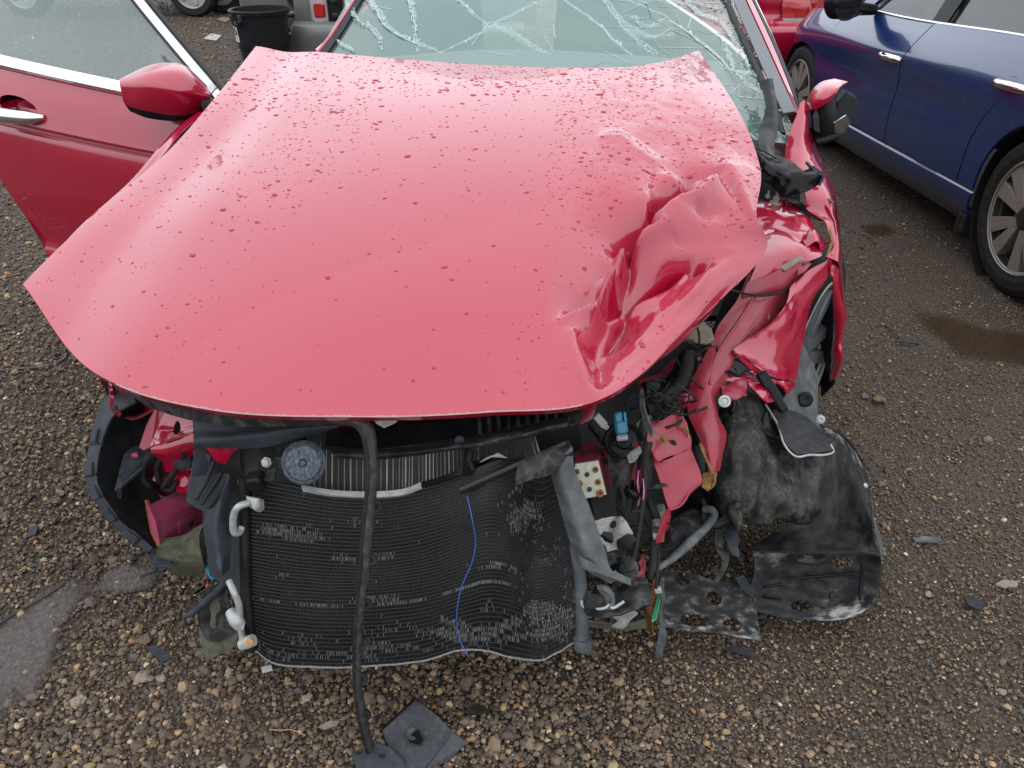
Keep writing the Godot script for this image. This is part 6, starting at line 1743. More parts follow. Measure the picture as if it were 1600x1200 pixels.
			piece(["plastic_splinter", "plastic_splinter", "metal_splinter", "metal_splinter"][pick], m, [M.black_gloss, M.dirty, M.red_inner, M.alloy_dull][pick])
	m = Mb.new()
	box(m, Vector3(0.2801, 0.3971, -1.12), Vector3(0.02, 0.026, 0.018), Basis(Vector3(0, 0, 1), 0.05), 0.003)
	var plug := piece("harness_plug", m, M.grey_plastic)
	m = Mb.new()
	box(m, Vector3(0.279, 0.3799, -1.11), Vector3(0.015, 0.016, 0.014), Basis(Vector3(0, 0, 1), 0.05), 0.002)
	put("plug_tip", m, M.white_plug, plug)
	m = Mb.new()
	lathe(m, Vector3(0.269, 0.4426, -1.19), Vector3(0.3, 0.4, 1), [Vector2(0.008, -0.004), Vector2(0.009, 0.0), Vector2(0.006, 0.004), Vector2(0.0, 0.004)], 10)
	piece("rusty_nut", m, M.rust)
	# dim red metal seen between the looms
	piece("inner_panel", sheet([[Vector3(0.2926, 0.4827, -1.5), Vector3(0.3851, 0.5213, -1.55)], [Vector3(0.297, 0.466, -1.42), Vector3(0.3748, 0.5139, -1.45)]], 6, 6, 0.003, 0.01), M.red_inner)
	piece("inner_panel", sheet([[Vector3(0.2448, 0.4052, -1.36), Vector3(0.2929, 0.4139, -1.36)], [Vector3(0.2433, 0.329, -1.3), Vector3(0.278, 0.329, -1.3)]], 6, 6, 0.003, 0.01), M.red_inner)
	piece("inner_panel", sheet([[Vector3(0.1506, 0.513, -1.35), Vector3(0.1838, 0.5224, -1.38)], [Vector3(0.1378, 0.5071, -1.3), Vector3(0.1669, 0.5023, -1.33)]], 6, 6, 0.003), M.red_inner)
	# torn red plates
	piece("torn_plate", sheet([[Vector3(0.2723, 0.536, -1.27), Vector3(0.3079, 0.5415, -1.28), Vector3(0.3418, 0.5466, -1.3)], [Vector3(0.2656, 0.5303, -1.23), Vector3(0.3046, 0.5252, -1.25), Vector3(0.3499, 0.5172, -1.27)], [Vector3(0.2713, 0.5172, -1.21), Vector3(0.3091, 0.5101, -1.23), Vector3(0.3551, 0.5064, -1.25)], [Vector3(0.2748, 0.509, -1.18), Vector3(0.3085, 0.4953, -1.21), Vector3(0.3458, 0.488, -1.23)]], 24, 24, 0.003, 0.010, 9.0, 3), M.red_inner)
	m = Mb.new()
	tube(m, [Vector3(0.3405, 0.5466, -1.3), Vector3(0.3422, 0.5446, -1.28), Vector3(0.3349, 0.536, -1.27), Vector3(0.3388, 0.5305, -1.26), Vector3(0.3497, 0.5243, -1.26), Vector3(0.3529, 0.5032, -1.25)], 0.0024, 6, 6)
	piece("torn_rim", m, M.torn)
	m = Mb.new()
	lathe(m, Vector3(0.2963, 0.5277, -1.225), Vector3(0.1, 0.5, 1), [Vector2(0.0075, 0.0), Vector2(0.007, 0.006), Vector2(0.004, 0.008), Vector2(0.004, 0.014), Vector2(0.0, 0.015)], 9)
	piece("rusty_bolt", m, M.torn)
	var tp := piece("torn_plate", sheet([[Vector3(0.2773, 0.4905, -1.2), Vector3(0.3113, 0.4922, -1.21), Vector3(0.3521, 0.4991, -1.23)], [Vector3(0.2832, 0.4747, -1.18), Vector3(0.3199, 0.473, -1.19), Vector3(0.3707, 0.4603, -1.21)], [Vector3(0.2921, 0.4529, -1.16), Vector3(0.3263, 0.451, -1.17), Vector3(0.3712, 0.4442, -1.19)], [Vector3(0.3028, 0.4249, -1.14), Vector3(0.3205, 0.426, -1.15), Vector3(0.3432, 0.4349, -1.17)]], 24, 24, 0.003, 0.006, 8.0, 13), M.red_inner)
	m = Mb.new()
	tube(m, [Vector3(0.3673, 0.4467, -1.185), Vector3(0.3474, 0.4413, -1.17), Vector3(0.3357, 0.4314, -1.155), Vector3(0.3223, 0.4238, -1.145), Vector3(0.3032, 0.4245, -1.135)], 0.003, 6, 6)
	put("folded_rim", m, M.red_inner, tp)
	for q in [Vector3(0.3229, 0.4868, -1.215), Vector3(0.3474, 0.504, -1.262), Vector3(0.292, 0.4936, -1.2)]:
		m = Mb.new()
		lathe(m, q, Vector3(0, 0.5, 1), [Vector2(0.0035, 0.0), Vector2(0.0035, 0.0008), Vector2(0.0, 0.0008)], 10)
		put("bolt_hole", m, M.dark, tp)
	piece("torn_strip", sheet([[Vector3(0.2945, 0.4289, -1.13), Vector3(0.2822, 0.4095, -1.11), Vector3(0.2759, 0.379, -1.09)], [Vector3(0.3086, 0.4282, -1.14), Vector3(0.2991, 0.3922, -1.12), Vector3(0.2957, 0.3694, -1.1)]], 10, 3, 0.003, 0.008, 12.0, 5), M.red_inner)
	piece("torn_strip", sheet([[Vector3(0.2416, 0.3485, -1.07), Vector3(0.2432, 0.3418, -1.06), Vector3(0.2281, 0.3317, -1.05)], [Vector3(0.2497, 0.3554, -1.08), Vector3(0.2546, 0.3502, -1.06), Vector3(0.2526, 0.33, -1.05)]], 8, 4, 0.003, 0.006, 12.0, 6), M.red_inner)
	# pale metal scraps and the broken lower corner
	piece("broken_bracket", sheet([[Vector3(0.1671, 0.4045, -1.13), Vector3(0.1984, 0.4152, -1.14), Vector3(0.2159, 0.4143, -1.13)], [Vector3(0.1685, 0.3942, -1.1), Vector3(0.1964, 0.3964, -1.11), Vector3(0.2243, 0.3992, -1.1)], [Vector3(0.1823, 0.3754, -1.08), Vector3(0.2051, 0.379, -1.09), Vector3(0.2275, 0.3893, -1.1)]], 14, 12, 0.003, 0.016, 12.0, 3, [[0.55, 0.25, 0.13, 0.16]]), M.alloy_dull)
	piece("broken_bracket", sheet([[Vector3(0.1773, 0.3587, -1.08), Vector3(0.2029, 0.359, -1.09), Vector3(0.2306, 0.3657, -1.09)], [Vector3(0.1867, 0.3519, -1.05), Vector3(0.2085, 0.3502, -1.06), Vector3(0.2316, 0.3519, -1.07)]], 14, 12, 0.003, 0.016, 12.0, 9), M.dirty)
	piece("corner_bracket", sheet([[Vector3(0.1313, 0.3459, -1), Vector3(0.1585, 0.3409, -1), Vector3(0.1919, 0.3159, -1.02), Vector3(0.2249, 0.3266, -1.05), Vector3(0.2553, 0.3266, -1.05)], [Vector3(0.126, 0.3339, -0.985), Vector3(0.154, 0.326, -0.98), Vector3(0.1907, 0.3183, -0.99), Vector3(0.2241, 0.3292, -1), Vector3(0.2553, 0.3267, -1.01)], [Vector3(0.1328, 0.3295, -0.965), Vector3(0.1584, 0.3291, -0.955), Vector3(0.1904, 0.3234, -0.96), Vector3(0.2155, 0.3232, -0.975), Vector3(0.2491, 0.3233, -0.99)]], 30, 18, 0.004, 0.014, 11.0, 7), M.dirty)
	m = Mb.new()
	tube(m, [Vector3(0.1264, 0.3351, -0.99), Vector3(0.1312, 0.3238, -0.985), Vector3(0.1519, 0.3227, -0.98), Vector3(0.1692, 0.326, -0.98), Vector3(0.1777, 0.3289, -0.985), Vector3(0.1844, 0.326, -0.98), Vector3(0.205, 0.3317, -0.99)], 0.0032, 6, 6)
	piece("bright_torn_edge", m, M.alloy)
	m = Mb.new()
	plate(m, [Vector3(0.2074, 0.16, -1.1082), Vector3(0.2527, 0.16, -1.1287), Vector3(0.2629, 0.16, -1.115), Vector3(0.2447, 0.16, -1.098), Vector3(0.2333, 0.16, -1.0814), Vector3(0.2247, 0.16, -1.0748), Vector3(0.2045, 0.16, -1.0814), Vector3(0.2191, 0.16, -1.0947)], 0.003)
	piece("pale_scrap", m, M.alloy)
	m = Mb.new()
	lathe(m, Vector3(0.1614, 0.3367, -0.99), Vector3(-0.2, 0.5, 1), [Vector2(0.026, -0.01), Vector2(0.027, 0.0), Vector2(0.02, 0.003), Vector2(0.018, -0.01), Vector2(0.0, -0.012)], 16, 1.5, 5.4)
	piece("torn_ring", m, M.grey_plastic)
	piece("floor_flange", sheet([[Vector3(0.1545, 0.14, -1.1155), Vector3(0.2153, 0.13, -1.1122), Vector3(0.2873, 0.12, -1.1381)], [Vector3(0.1608, 0.11, -1.1243), Vector3(0.2258, 0.1, -1.126), Vector3(0.3016, 0.1, -1.1294)]], 16, 4, 0.004, 0.005, 9.0, 4), M.olive)
	m = Mb.new()
	tube(m, [Vector3(0.1355, 0.3694, -1.1), Vector3(0.1444, 0.3401, -1.07), Vector3(0.1483, 0.3266, -1.05)], 0.013, 10, 4)
	piece("hose", m, M.rubber)
	# brown and green scrap hanging on a white plug
	piece("brown_flap", sheet([[Vector3(0.2862, 0.25, -1.1236), Vector3(0.298, 0.25, -1.1324)], [Vector3(0.2776, 0.2, -1.1133), Vector3(0.2937, 0.2, -1.1236)], [Vector3(0.2863, 0.14, -1.1257), Vector3(0.295, 0.14, -1.1121)], [Vector3(0.2921, 0.1, -1.1209), Vector3(0.3039, 0.1, -1.109)]], 5, 16, 0.003, 0.006, 14.0, 4), std(lin(0.16, 0.06, 0.02), 0.5))
	m = Mb.new()
	plate(m, [Vector3(0.3088, 0.23, -1.1375), Vector3(0.3096, 0.23, -1.1269), Vector3(0.2986, 0.15, -1.1067), Vector3(0.2896, 0.15, -1.1), Vector3(0.293, 0.15, -1.1135)], 0.003)
	piece("green_strip", m, M.green)
	m = Mb.new()
	box(m, Vector3(0.2957, 0.235, -1.1084), Vector3(0.014, 0.014, 0.01), Basis(Vector3(0, 0, 1), 0.3), 0.002)
	piece("small_plug", m, M.white_plug)
	piece("hanging_strip", sheet([[Vector3(0.3044, 0.25, -1.1236), Vector3(0.3122, 0.25, -1.1236)], [Vector3(0.3088, 0.15, -1.1204), Vector3(0.3174, 0.15, -1.1238)], [Vector3(0.3118, 0.08, -1.1122), Vector3(0.3276, 0.08, -1.1088)], [Vector3(0.3144, 0.03, -1.1059), Vector3(0.323, 0.03, -1.0992)]], 4, 20, 0.003, 0.008, 12.0, 8), M.grey_plastic)
	# engine bay tubes
	m = Mb.new()
	tube(m, [Vector3(0.3159, 0.2739, -1.2), Vector3(0.3692, 0.2581, -1.26), Vector3(0.4388, 0.2274, -1.34), Vector3(0.4921, 0.2059, -1.4)], [0.03, 0.032, 0.03, 0.026], 14, 5)
	piece("big_hose", m, M.dirty)
	m = Mb.new()
	tube(m, [Vector3(0.2697, 0.3026, -1.09), Vector3(0.3151, 0.2938, -1.13), Vector3(0.3701, 0.2871, -1.19), Vector3(0.4167, 0.2875, -1.24), Vector3(0.4381, 0.2897, -1.27), Vector3(0.4337, 0.2973, -1.28), Vector3(0.42, 0.2904, -1.29)], [0.006, 0.007, 0.011, 0.009, 0.009, 0.009, 0.008], 10, 6)
	piece("bent_rod", m, M.grey_plastic)
	piece("shredded_duct", sheet([[Vector3(0.4083, 0.2692, -1.36), Vector3(0.4414, 0.2714, -1.38), Vector3(0.4719, 0.2427, -1.38)], [Vector3(0.4101, 0.2742, -1.3), Vector3(0.4438, 0.266, -1.32), Vector3(0.4659, 0.2477, -1.33)], [Vector3(0.3597, 0.2637, -1.25), Vector3(0.4151, 0.2585, -1.28), Vector3(0.438, 0.2607, -1.29)]], 14, 14, 0.004, 0.024, 10.0, 3), M.dirty)
	piece("shredded_duct", sheet([[Vector3(0.4623, 0.2565, -1.32), Vector3(0.483, 0.2528, -1.32)], [Vector3(0.4404, 0.2451, -1.24), Vector3(0.4583, 0.2357, -1.24)], [Vector3(0.4467, 0.2384, -1.18), Vector3(0.4658, 0.2334, -1.2)], [Vector3(0.4271, 0.2121, -1.16), Vector3(0.4379, 0.2121, -1.16)]], 6, 20, 0.003, 0.016, 10.0, 5), M.dirty)
	piece("shredded_duct", sheet([[Vector3(0.4883, 0.2389, -1.34), Vector3(0.5087, 0.2293, -1.34)], [Vector3(0.469, 0.2356, -1.25), Vector3(0.4933, 0.2413, -1.25)], [Vector3(0.4685, 0.2334, -1.2), Vector3(0.4884, 0.2277, -1.2)]], 6, 14, 0.003, 0.010, 10.0, 6), M.slate)
	# apron rail: the long dull red beam from the strut tower down to the corner
	var ap := piece("apron_rail", sheet([
		[Vector3(0.572, 0.6644, -1.72), Vector3(0.5214, 0.6298, -1.63), Vector3(0.4617, 0.5884, -1.55), Vector3(0.3927, 0.5489, -1.42), Vector3(0.367, 0.513, -1.35), Vector3(0.3823, 0.4812, -1.28), Vector3(0.3972, 0.4461, -1.23)],
		[Vector3(0.6101, 0.6577, -1.72), Vector3(0.5529, 0.6215, -1.62), Vector3(0.4839, 0.5828, -1.53), Vector3(0.4099, 0.5532, -1.4), Vector3(0.3913, 0.5199, -1.335), Vector3(0.3975, 0.4885, -1.27), Vector3(0.4027, 0.4452, -1.225)],
		[Vector3(0.6669, 0.6499, -1.73), Vector3(0.592, 0.6016, -1.62), Vector3(0.5132, 0.5637, -1.52), Vector3(0.4342, 0.5452, -1.4), Vector3(0.417, 0.5185, -1.33), Vector3(0.4216, 0.4812, -1.28), Vector3(0.4101, 0.4461, -1.23)],
		[Vector3(0.6873, 0.6239, -1.75), Vector3(0.635, 0.5694, -1.65), Vector3(0.5458, 0.5349, -1.55), Vector3(0.4752, 0.5139, -1.45), Vector3(0.4432, 0.4913, -1.37), Vector3(0.4499, 0.4685, -1.32), Vector3(0.4246, 0.4303, -1.25)]], 44, 20, 0.003, 0.006, 7.0, 6), M.red_inner)
	for l in [[Vector3(0.5955, 0.6489, -1.695), Vector3(0.5304, 0.611, -1.595), Vector3(0.4538, 0.5692, -1.49), Vector3(0.4191, 0.5483, -1.395)], [Vector3(0.6328, 0.6366, -1.7), Vector3(0.5588, 0.592, -1.59), Vector3(0.4915, 0.5578, -1.51)]]:
		m = Mb.new()
		tube(m, shifted(l, Vector3(0, 0.001, 0.003)), 0.0035, 6, 6)
		put("pressed_line", m, M.red_inner, ap)
	for q in [[Vector3(0.5926, 0.5882, -1.63), 0.009], [Vector3(0.5547, 0.573, -1.585), 0.0045], [Vector3(0.5708, 0.6334, -1.65), 0.0035], [Vector3(0.4046, 0.5764, -1.455), 0.003]]:
		m = Mb.new()
		lathe(m, q[0] + Vector3(0, 0.003, 0.006), Vector3(0, 0.6, 0.8), [Vector2(q[1] * 1.5, 0.0), Vector2(q[1] * 1.35, 0.002), Vector2(q[1], 0.0015)], 14)
		put("collar", m, M.red_inner, ap)
		m = Mb.new()
		lathe(m, q[0] + Vector3(0, 0.003, 0.006), Vector3(0, 0.6, 0.8), [Vector2(q[1], 0.0012), Vector2(0.0, 0.0012)], 14)
		put("bolt_hole", m, M.dark, ap)
	m = Mb.new()
	tube(m, [Vector3(0.4018, 0.4556, -1.245), Vector3(0.3957, 0.4669, -1.26), Vector3(0.3843, 0.4784, -1.275), Vector3(0.3878, 0.4712, -1.25), Vector3(0.3973, 0.4536, -1.235), Vector3(0.4084, 0.4328, -1.22), Vector3(0.4044, 0.4171, -1.215), Vector3(0.3941, 0.4071, -1.215)], 0.003, 6, 6)
	put("torn_rim", m, M.torn, ap)
	piece("rusty_pocket", sheet([[Vector3(0.389, 0.4266, -1.24), Vector3(0.4011, 0.4332, -1.24), Vector3(0.416, 0.4382, -1.24)], [Vector3(0.3814, 0.4129, -1.22), Vector3(0.3941, 0.4071, -1.215), Vector3(0.4082, 0.4163, -1.22)]], 8, 8, 0.004, 0.006), M.torn)
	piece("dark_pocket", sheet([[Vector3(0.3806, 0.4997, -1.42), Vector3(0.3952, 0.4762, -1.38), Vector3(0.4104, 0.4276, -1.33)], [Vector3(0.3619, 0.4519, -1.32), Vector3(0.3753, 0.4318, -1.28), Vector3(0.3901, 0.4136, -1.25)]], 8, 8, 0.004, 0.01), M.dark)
	# headlight remains
	m = Mb.new()
	plate(m, [Vector3(0.3802, 0.5915, -1.52), Vector3(0.4311, 0.6158, -1.56), Vector3(0.4482, 0.6068, -1.54), Vector3(0.4487, 0.597, -1.51), Vector3(0.4317, 0.5912, -1.5), Vector3(0.4028, 0.596, -1.5)], 0.008, 0.003)
	piece("hood_hinge_pad", m, M.tan)
	piece("shredded_duct", sheet([[Vector3(0.2843, 0.4972, -1.45), Vector3(0.3466, 0.5253, -1.5), Vector3(0.4185, 0.5664, -1.56)], [Vector3(0.2836, 0.5044, -1.4), Vector3(0.3423, 0.5367, -1.44), Vector3(0.4125, 0.575, -1.5)]], 24, 8, 0.004, 0.03, 9.0, 4), M.black)
	m = Mb.new()
	lathe(m, Vector3(0.4393, 0.5192, -1.37), Vector3(0.4365, 0.5486, -1.33) - Vector3(0.4502, 0.4829, -1.42), [Vector2(0.0, -0.03), Vector2(0.014, -0.03), Vector2(0.014, 0.0), Vector2(0.009, 0.002), Vector2(0.0, 0.003)], 16)
	var cap := piece("filler_cap", m, M.black)
	m = Mb.new()
	lathe(m, Vector3(0.4417, 0.5372, -1.345), Vector3(0.4365, 0.5486, -1.33) - Vector3(0.4502, 0.4829, -1.42), [Vector2(0.0128, 0.0), Vector2(0.0128, 0.003), Vector2(0.008, 0.004), Vector2(0.006, 0.002), Vector2(0.0, 0.003)], 16)
	put("cap_face", m, M.alloy, cap)


# ---------------------------------------------------------------- crushed wing, wheel, cowl and mirror on the driver's side
func right_fender() -> void:
	var m: Mb
	# strut tower and apron top
	piece("apron_top", sheet([
		[Vector3(0.6436, 0.7364, -2), Vector3(0.698, 0.7364, -2), Vector3(0.743, 0.7363, -1.98), Vector3(0.7711, 0.7329, -1.95)],
		[Vector3(0.6134, 0.7262, -1.93), Vector3(0.6789, 0.7332, -1.92), Vector3(0.7276, 0.7302, -1.9), Vector3(0.7606, 0.7205, -1.88)],
		[Vector3(0.6063, 0.7103, -1.88), Vector3(0.6673, 0.728, -1.86), Vector3(0.6955, 0.7263, -1.82), Vector3(0.7601, 0.7046, -1.82)],
		[Vector3(0.5924, 0.7121, -1.78), Vector3(0.6615, 0.7241, -1.8), Vector3(0.6963, 0.7148, -1.79), Vector3(0.7523, 0.6905, -1.76)],
		[Vector3(0.5799, 0.7041, -1.7), Vector3(0.6447, 0.7119, -1.72), Vector3(0.6972, 0.7086, -1.74), Vector3(0.7245, 0.6865, -1.73)],
		[Vector3(0.5533, 0.6649, -1.66), Vector3(0.6031, 0.6689, -1.68), Vector3(0.6401, 0.6797, -1.7), Vector3(0.685, 0.6842, -1.72)]], 30, 34, 0.003, 0.008, 6.0, 11), M.red)
	piece("apron_side", sheet([[Vector3(0.5503, 0.6649, -1.66), Vector3(0.6025, 0.6722, -1.68), Vector3(0.6395, 0.683, -1.7), Vector3(0.7089, 0.7037, -1.74)], [Vector3(0.5375, 0.6382, -1.64), Vector3(0.5956, 0.6452, -1.66), Vector3(0.6399, 0.6491, -1.68), Vector3(0.7098, 0.6832, -1.73)], [Vector3(0.5537, 0.6153, -1.66), Vector3(0.6014, 0.6188, -1.67), Vector3(0.6555, 0.6215, -1.7), Vector3(0.7214, 0.6579, -1.75)]], 20, 12, 0.003, 0.004, 7.0, 4), M.red_inner)
	m = Mb.new()
	sheet_into(m, [[Vector3(0.6335, 0.683, -1.7), Vector3(0.6706, 0.6956, -1.72), Vector3(0.7143, 0.709, -1.755)], [Vector3(0.6436, 0.6775, -1.69), Vector3(0.6765, 0.6885, -1.71), Vector3(0.7171, 0.7016, -1.745)]], 12, 3, 0.004, 0.002)
	piece("sealer_strip", m, M.tan)
	m = Mb.new()
	lathe(m, Vector3(0.6499, 0.716, -1.865), Vector3(0, 0.95, 0.3), [Vector2(0.05, 0.0), Vector2(0.046, 0.004), Vector2(0.042, 0.0), Vector2(0.02, -0.003), Vector2(0.0, -0.003)], 26)
	piece("strut_cover", m, M.red)
	piece("dark_slot", sheet([[Vector3(0.6232, 0.7187, -1.84), Vector3(0.6366, 0.7175, -1.83), Vector3(0.6502, 0.7147, -1.82)], [Vector3(0.626, 0.7102, -1.81), Vector3(0.6386, 0.7102, -1.81), Vector3(0.6504, 0.7152, -1.81)]], 4, 4, 0.002), M.dark)
	for q in [[Vector3(0.7011, 0.7381, -2), 0.014], [Vector3(0.6831, 0.7366, -2.02), 0.011]]:
		m = Mb.new()
		lathe(m, q[0], Vector3(0, 1, 0.1), [Vector2(q[1] * 1.4, 0.0), Vector2(q[1] * 1.2, 0.004), Vector2(q[1] * 0.7, 0.006), Vector2(q[1] * 0.7, 0.016), Vector2(q[1] * 0.4, 0.018), Vector2(q[1] * 0.35, 0.03), Vector2(0.0, 0.03)], 12)
		piece("mounting_bolt", m, M.alloy)
	for u in [1221.0, 1229.0]:
		m = Mb.new()
		var p := Vector3(0.0, 0.0, 0.0)
		tube(m, [Vector3(0.7145, 0.7328, -1.99) if u < 1225.0 else Vector3(0.728, 0.7328, -1.99), Vector3(0.7098, 0.7502, -1.985) if u < 1225.0 else Vector3(0.7233, 0.7502, -1.985)], 0.004, 8, 3)
		piece("stud", m, M.red)
	# raised crumples of the apron
	piece("apron_fold", sheet([[Vector3(0.7385, 0.7179, -1.86), Vector3(0.7632, 0.7149, -1.85), Vector3(0.7834, 0.7019, -1.84)], [Vector3(0.7122, 0.7214, -1.79), Vector3(0.7386, 0.7307, -1.8), Vector3(0.7739, 0.6975, -1.8)], [Vector3(0.7144, 0.7095, -1.77), Vector3(0.7377, 0.7174, -1.775), Vector3(0.7576, 0.6963, -1.77)]], 16, 16, 0.003, 0.012, 9.0, 3), M.red)
	# outer wing skin: the roll that runs from the door pillar down to the wheel arch
	piece("wing", sheet([
		[Vector3(0.7974, 0.9459, -2.23), Vector3(0.7555, 0.8705, -2.15), Vector3(0.7353, 0.8293, -2.08), Vector3(0.7406, 0.8127, -2.02), Vector3(0.7541, 0.784, -1.95), Vector3(0.7625, 0.7433, -1.93), Vector3(0.7865, 0.7347, -1.86), Vector3(0.7811, 0.7075, -1.8), Vector3(0.758, 0.6913, -1.75)],
		[Vector3(0.8139, 0.9506, -2.24), Vector3(0.7852, 0.8816, -2.14), Vector3(0.7711, 0.8406, -2.07), Vector3(0.7737, 0.8157, -2.01), Vector3(0.7838, 0.784, -1.95), Vector3(0.7978, 0.747, -1.91), Vector3(0.8029, 0.7317, -1.85), Vector3(0.7864, 0.7088, -1.78), Vector3(0.7705, 0.6889, -1.74)],
		[Vector3(0.8361, 0.9257, -2.26), Vector3(0.8155, 0.8654, -2.17), Vector3(0.8134, 0.8322, -2.1), Vector3(0.8234, 0.8033, -2.04), Vector3(0.8267, 0.7775, -1.97), Vector3(0.818, 0.7505, -1.9), Vector3(0.8112, 0.7288, -1.84), Vector3(0.7984, 0.7039, -1.78), Vector3(0.7851, 0.6832, -1.73)],
		[Vector3(0.8832, 0.8774, -2.34), Vector3(0.8772, 0.8216, -2.27), Vector3(0.881, 0.789, -2.19), Vector3(0.8836, 0.7648, -2.12), Vector3(0.8821, 0.7392, -2.06), Vector3(0.875, 0.7064, -2), Vector3(0.8591, 0.6879, -1.93), Vector3(0.842, 0.6665, -1.86), Vector3(0.8261, 0.6319, -1.79)]], 70, 26, 0.003, 0.005, 7.0, 5), M.red)
	piece("wing_outer", sheet([
		[Vector3(0.7696, 0.6946, -1.75), Vector3(0.7856, 0.6963, -1.77), Vector3(0.807, 0.6975, -1.8), Vector3(0.8276, 0.6752, -1.83)],
		[Vector3(0.7719, 0.6539, -1.74), Vector3(0.787, 0.6579, -1.75), Vector3(0.8113, 0.6534, -1.78), Vector3(0.8364, 0.6274, -1.82)],
		[Vector3(0.7837, 0.6285, -1.74), Vector3(0.8008, 0.6101, -1.75), Vector3(0.8275, 0.5797, -1.77), Vector3(0.8583, 0.5451, -1.82)],
		[Vector3(0.8263, 0.5208, -1.78), Vector3(0.8339, 0.5222, -1.77), Vector3(0.8551, 0.5098, -1.78), Vector3(0.8825, 0.4766, -1.83)],
		[Vector3(0.8596, 0.4339, -1.82), Vector3(0.8582, 0.4389, -1.8), Vector3(0.8713, 0.4332, -1.8), Vector3(0.899, 0.3978, -1.85)],
		[Vector3(0.8661, 0.3887, -1.82), Vector3(0.8681, 0.3863, -1.8), Vector3(0.88, 0.3861, -1.79), Vector3(0.9082, 0.3491, -1.84)],
		[Vector3(0.9011, 0.2684, -1.86), Vector3(0.9003, 0.2809, -1.85), Vector3(0.9083, 0.2852, -1.85), Vector3(0.9258, 0.2625, -1.88)]], 10, 50, 0.003, 0.003, 8.0, 9), M.red)
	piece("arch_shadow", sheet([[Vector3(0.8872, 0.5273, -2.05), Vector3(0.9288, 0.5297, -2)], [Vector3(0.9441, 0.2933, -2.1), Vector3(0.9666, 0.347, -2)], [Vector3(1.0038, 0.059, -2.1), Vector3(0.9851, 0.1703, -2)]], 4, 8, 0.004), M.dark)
	# front of the wing folded flat: bright red leaf
	piece("wing_fold", sheet([
		[Vector3(0.6593, 0.6425, -1.68), Vector3(0.7108, 0.6627, -1.72), Vector3(0.7687, 0.6847, -1.75), Vector3(0.7867, 0.6913, -1.77)],
		[Vector3(0.6332, 0.6215, -1.62), Vector3(0.665, 0.6286, -1.66), Vector3(0.7109, 0.6299, -1.7), Vector3(0.7651, 0.6421, -1.74)],
		[Vector3(0.5847, 0.5975, -1.57), Vector3(0.6322, 0.5868, -1.6), Vector3(0.6723, 0.5746, -1.64), Vector3(0.7314, 0.591, -1.71)],
		[Vector3(0.4922, 0.575, -1.5), Vector3(0.5865, 0.5552, -1.55), Vector3(0.6553, 0.5359, -1.6), Vector3(0.7132, 0.524, -1.67)],
		[Vector3(0.5149, 0.5594, -1.49), Vector3(0.5854, 0.5133, -1.52), Vector3(0.643, 0.4888, -1.57), Vector3(0.6978, 0.4749, -1.63)],
		[Vector3(0.5682, 0.5135, -1.5), Vector3(0.5978, 0.4937, -1.51), Vector3(0.6409, 0.4683, -1.54), Vector3(0.6907, 0.4312, -1.6)]], 40, 40, 0.003, 0.004, 7.0, 12), M.red)
	piece("wing_hem", sheet([[Vector3(0.4898, 0.5766, -1.497), Vector3(0.5185, 0.5557, -1.485), Vector3(0.5637, 0.5148, -1.495), Vector3(0.6049, 0.4868, -1.51), Vector3(0.6877, 0.4307, -1.595)], [Vector3(0.4918, 0.5696, -1.495), Vector3(0.5168, 0.5454, -1.483), Vector3(0.561, 0.506, -1.49), Vector3(0.6048, 0.4796, -1.505), Vector3(0.6771, 0.4218, -1.58)]], 24, 3, 0.004, 0.002), M.red)
	piece("wing_tip", sheet([[Vector3(0.6006, 0.4865, -1.505), Vector3(0.6377, 0.4692, -1.53), Vector3(0.6922, 0.4239, -1.6)], [Vector3(0.6152, 0.4786, -1.49), Vector3(0.634, 0.4723, -1.5), Vector3(0.6666, 0.4443, -1.55)], [Vector3(0.6146, 0.481, -1.47), Vector3(0.6252, 0.4712, -1.48), Vector3(0.6484, 0.4597, -1.52)]], 10, 8, 0.003, 0.006), M.red)
	m = Mb.new()
	tube(m, [Vector3(0.6678, 0.6621, -1.71), Vector3(0.6858, 0.6644, -1.72), Vector3(0.7053, 0.6678, -1.735), Vector3(0.7174, 0.678, -1.75), Vector3(0.6957, 0.6688, -1.725), Vector3(0.6732, 0.6577, -1.705)], 0.004, 6, 5)
	piece("torn_rim", m, M.torn)
	m = Mb.new()
	tube(m, [Vector3(0.7618, 0.688, -1.75), Vector3(0.7724, 0.6996, -1.77), Vector3(0.7831, 0.7115, -1.79), Vector3(0.7899, 0.7225, -1.83), Vector3(0.8065, 0.7313, -1.86)], 0.0035, 6, 5)
	piece("torn_rim", m, M.torn)
	m = Mb.new()
	tube(m, [Vector3(0.7927, 0.7569, -1.94), Vector3(0.8025, 0.7654, -1.95), Vector3(0.8111, 0.7704, -1.93), Vector3(0.8162, 0.7672, -1.91)], 0.0035, 6, 5)
	piece("torn_rim", m, M.torn)
	m = Mb.new()
	plate(m, [Vector3(0.6785, 0.6775, -1.705), Vector3(0.7102, 0.6893, -1.735), Vector3(0.7177, 0.682, -1.725), Vector3(0.6961, 0.6731, -1.7), Vector3(0.6758, 0.6677, -1.69)], 0.003, 0.001)
	var tab := piece("wing_tab", m, M.red_inner)
	m = Mb.new()
	lathe(m, Vector3(0.6867, 0.6895, -1.7), Vector3(0, 0.6, 0.8), [Vector2(0.005, 0.004), Vector2(0.0, 0.004)], 12)
	put("bolt_hole", m, M.dark, tab)
	m = Mb.new()
	tube(m, [Vector3(0.4929, 0.6732, -1.6), Vector3(0.5375, 0.6526, -1.62), Vector3(0.5912, 0.6382, -1.64), Vector3(0.6419, 0.6386, -1.66)], 0.0028, 6, 6)
	piece("release_cable", m, M.rubber)
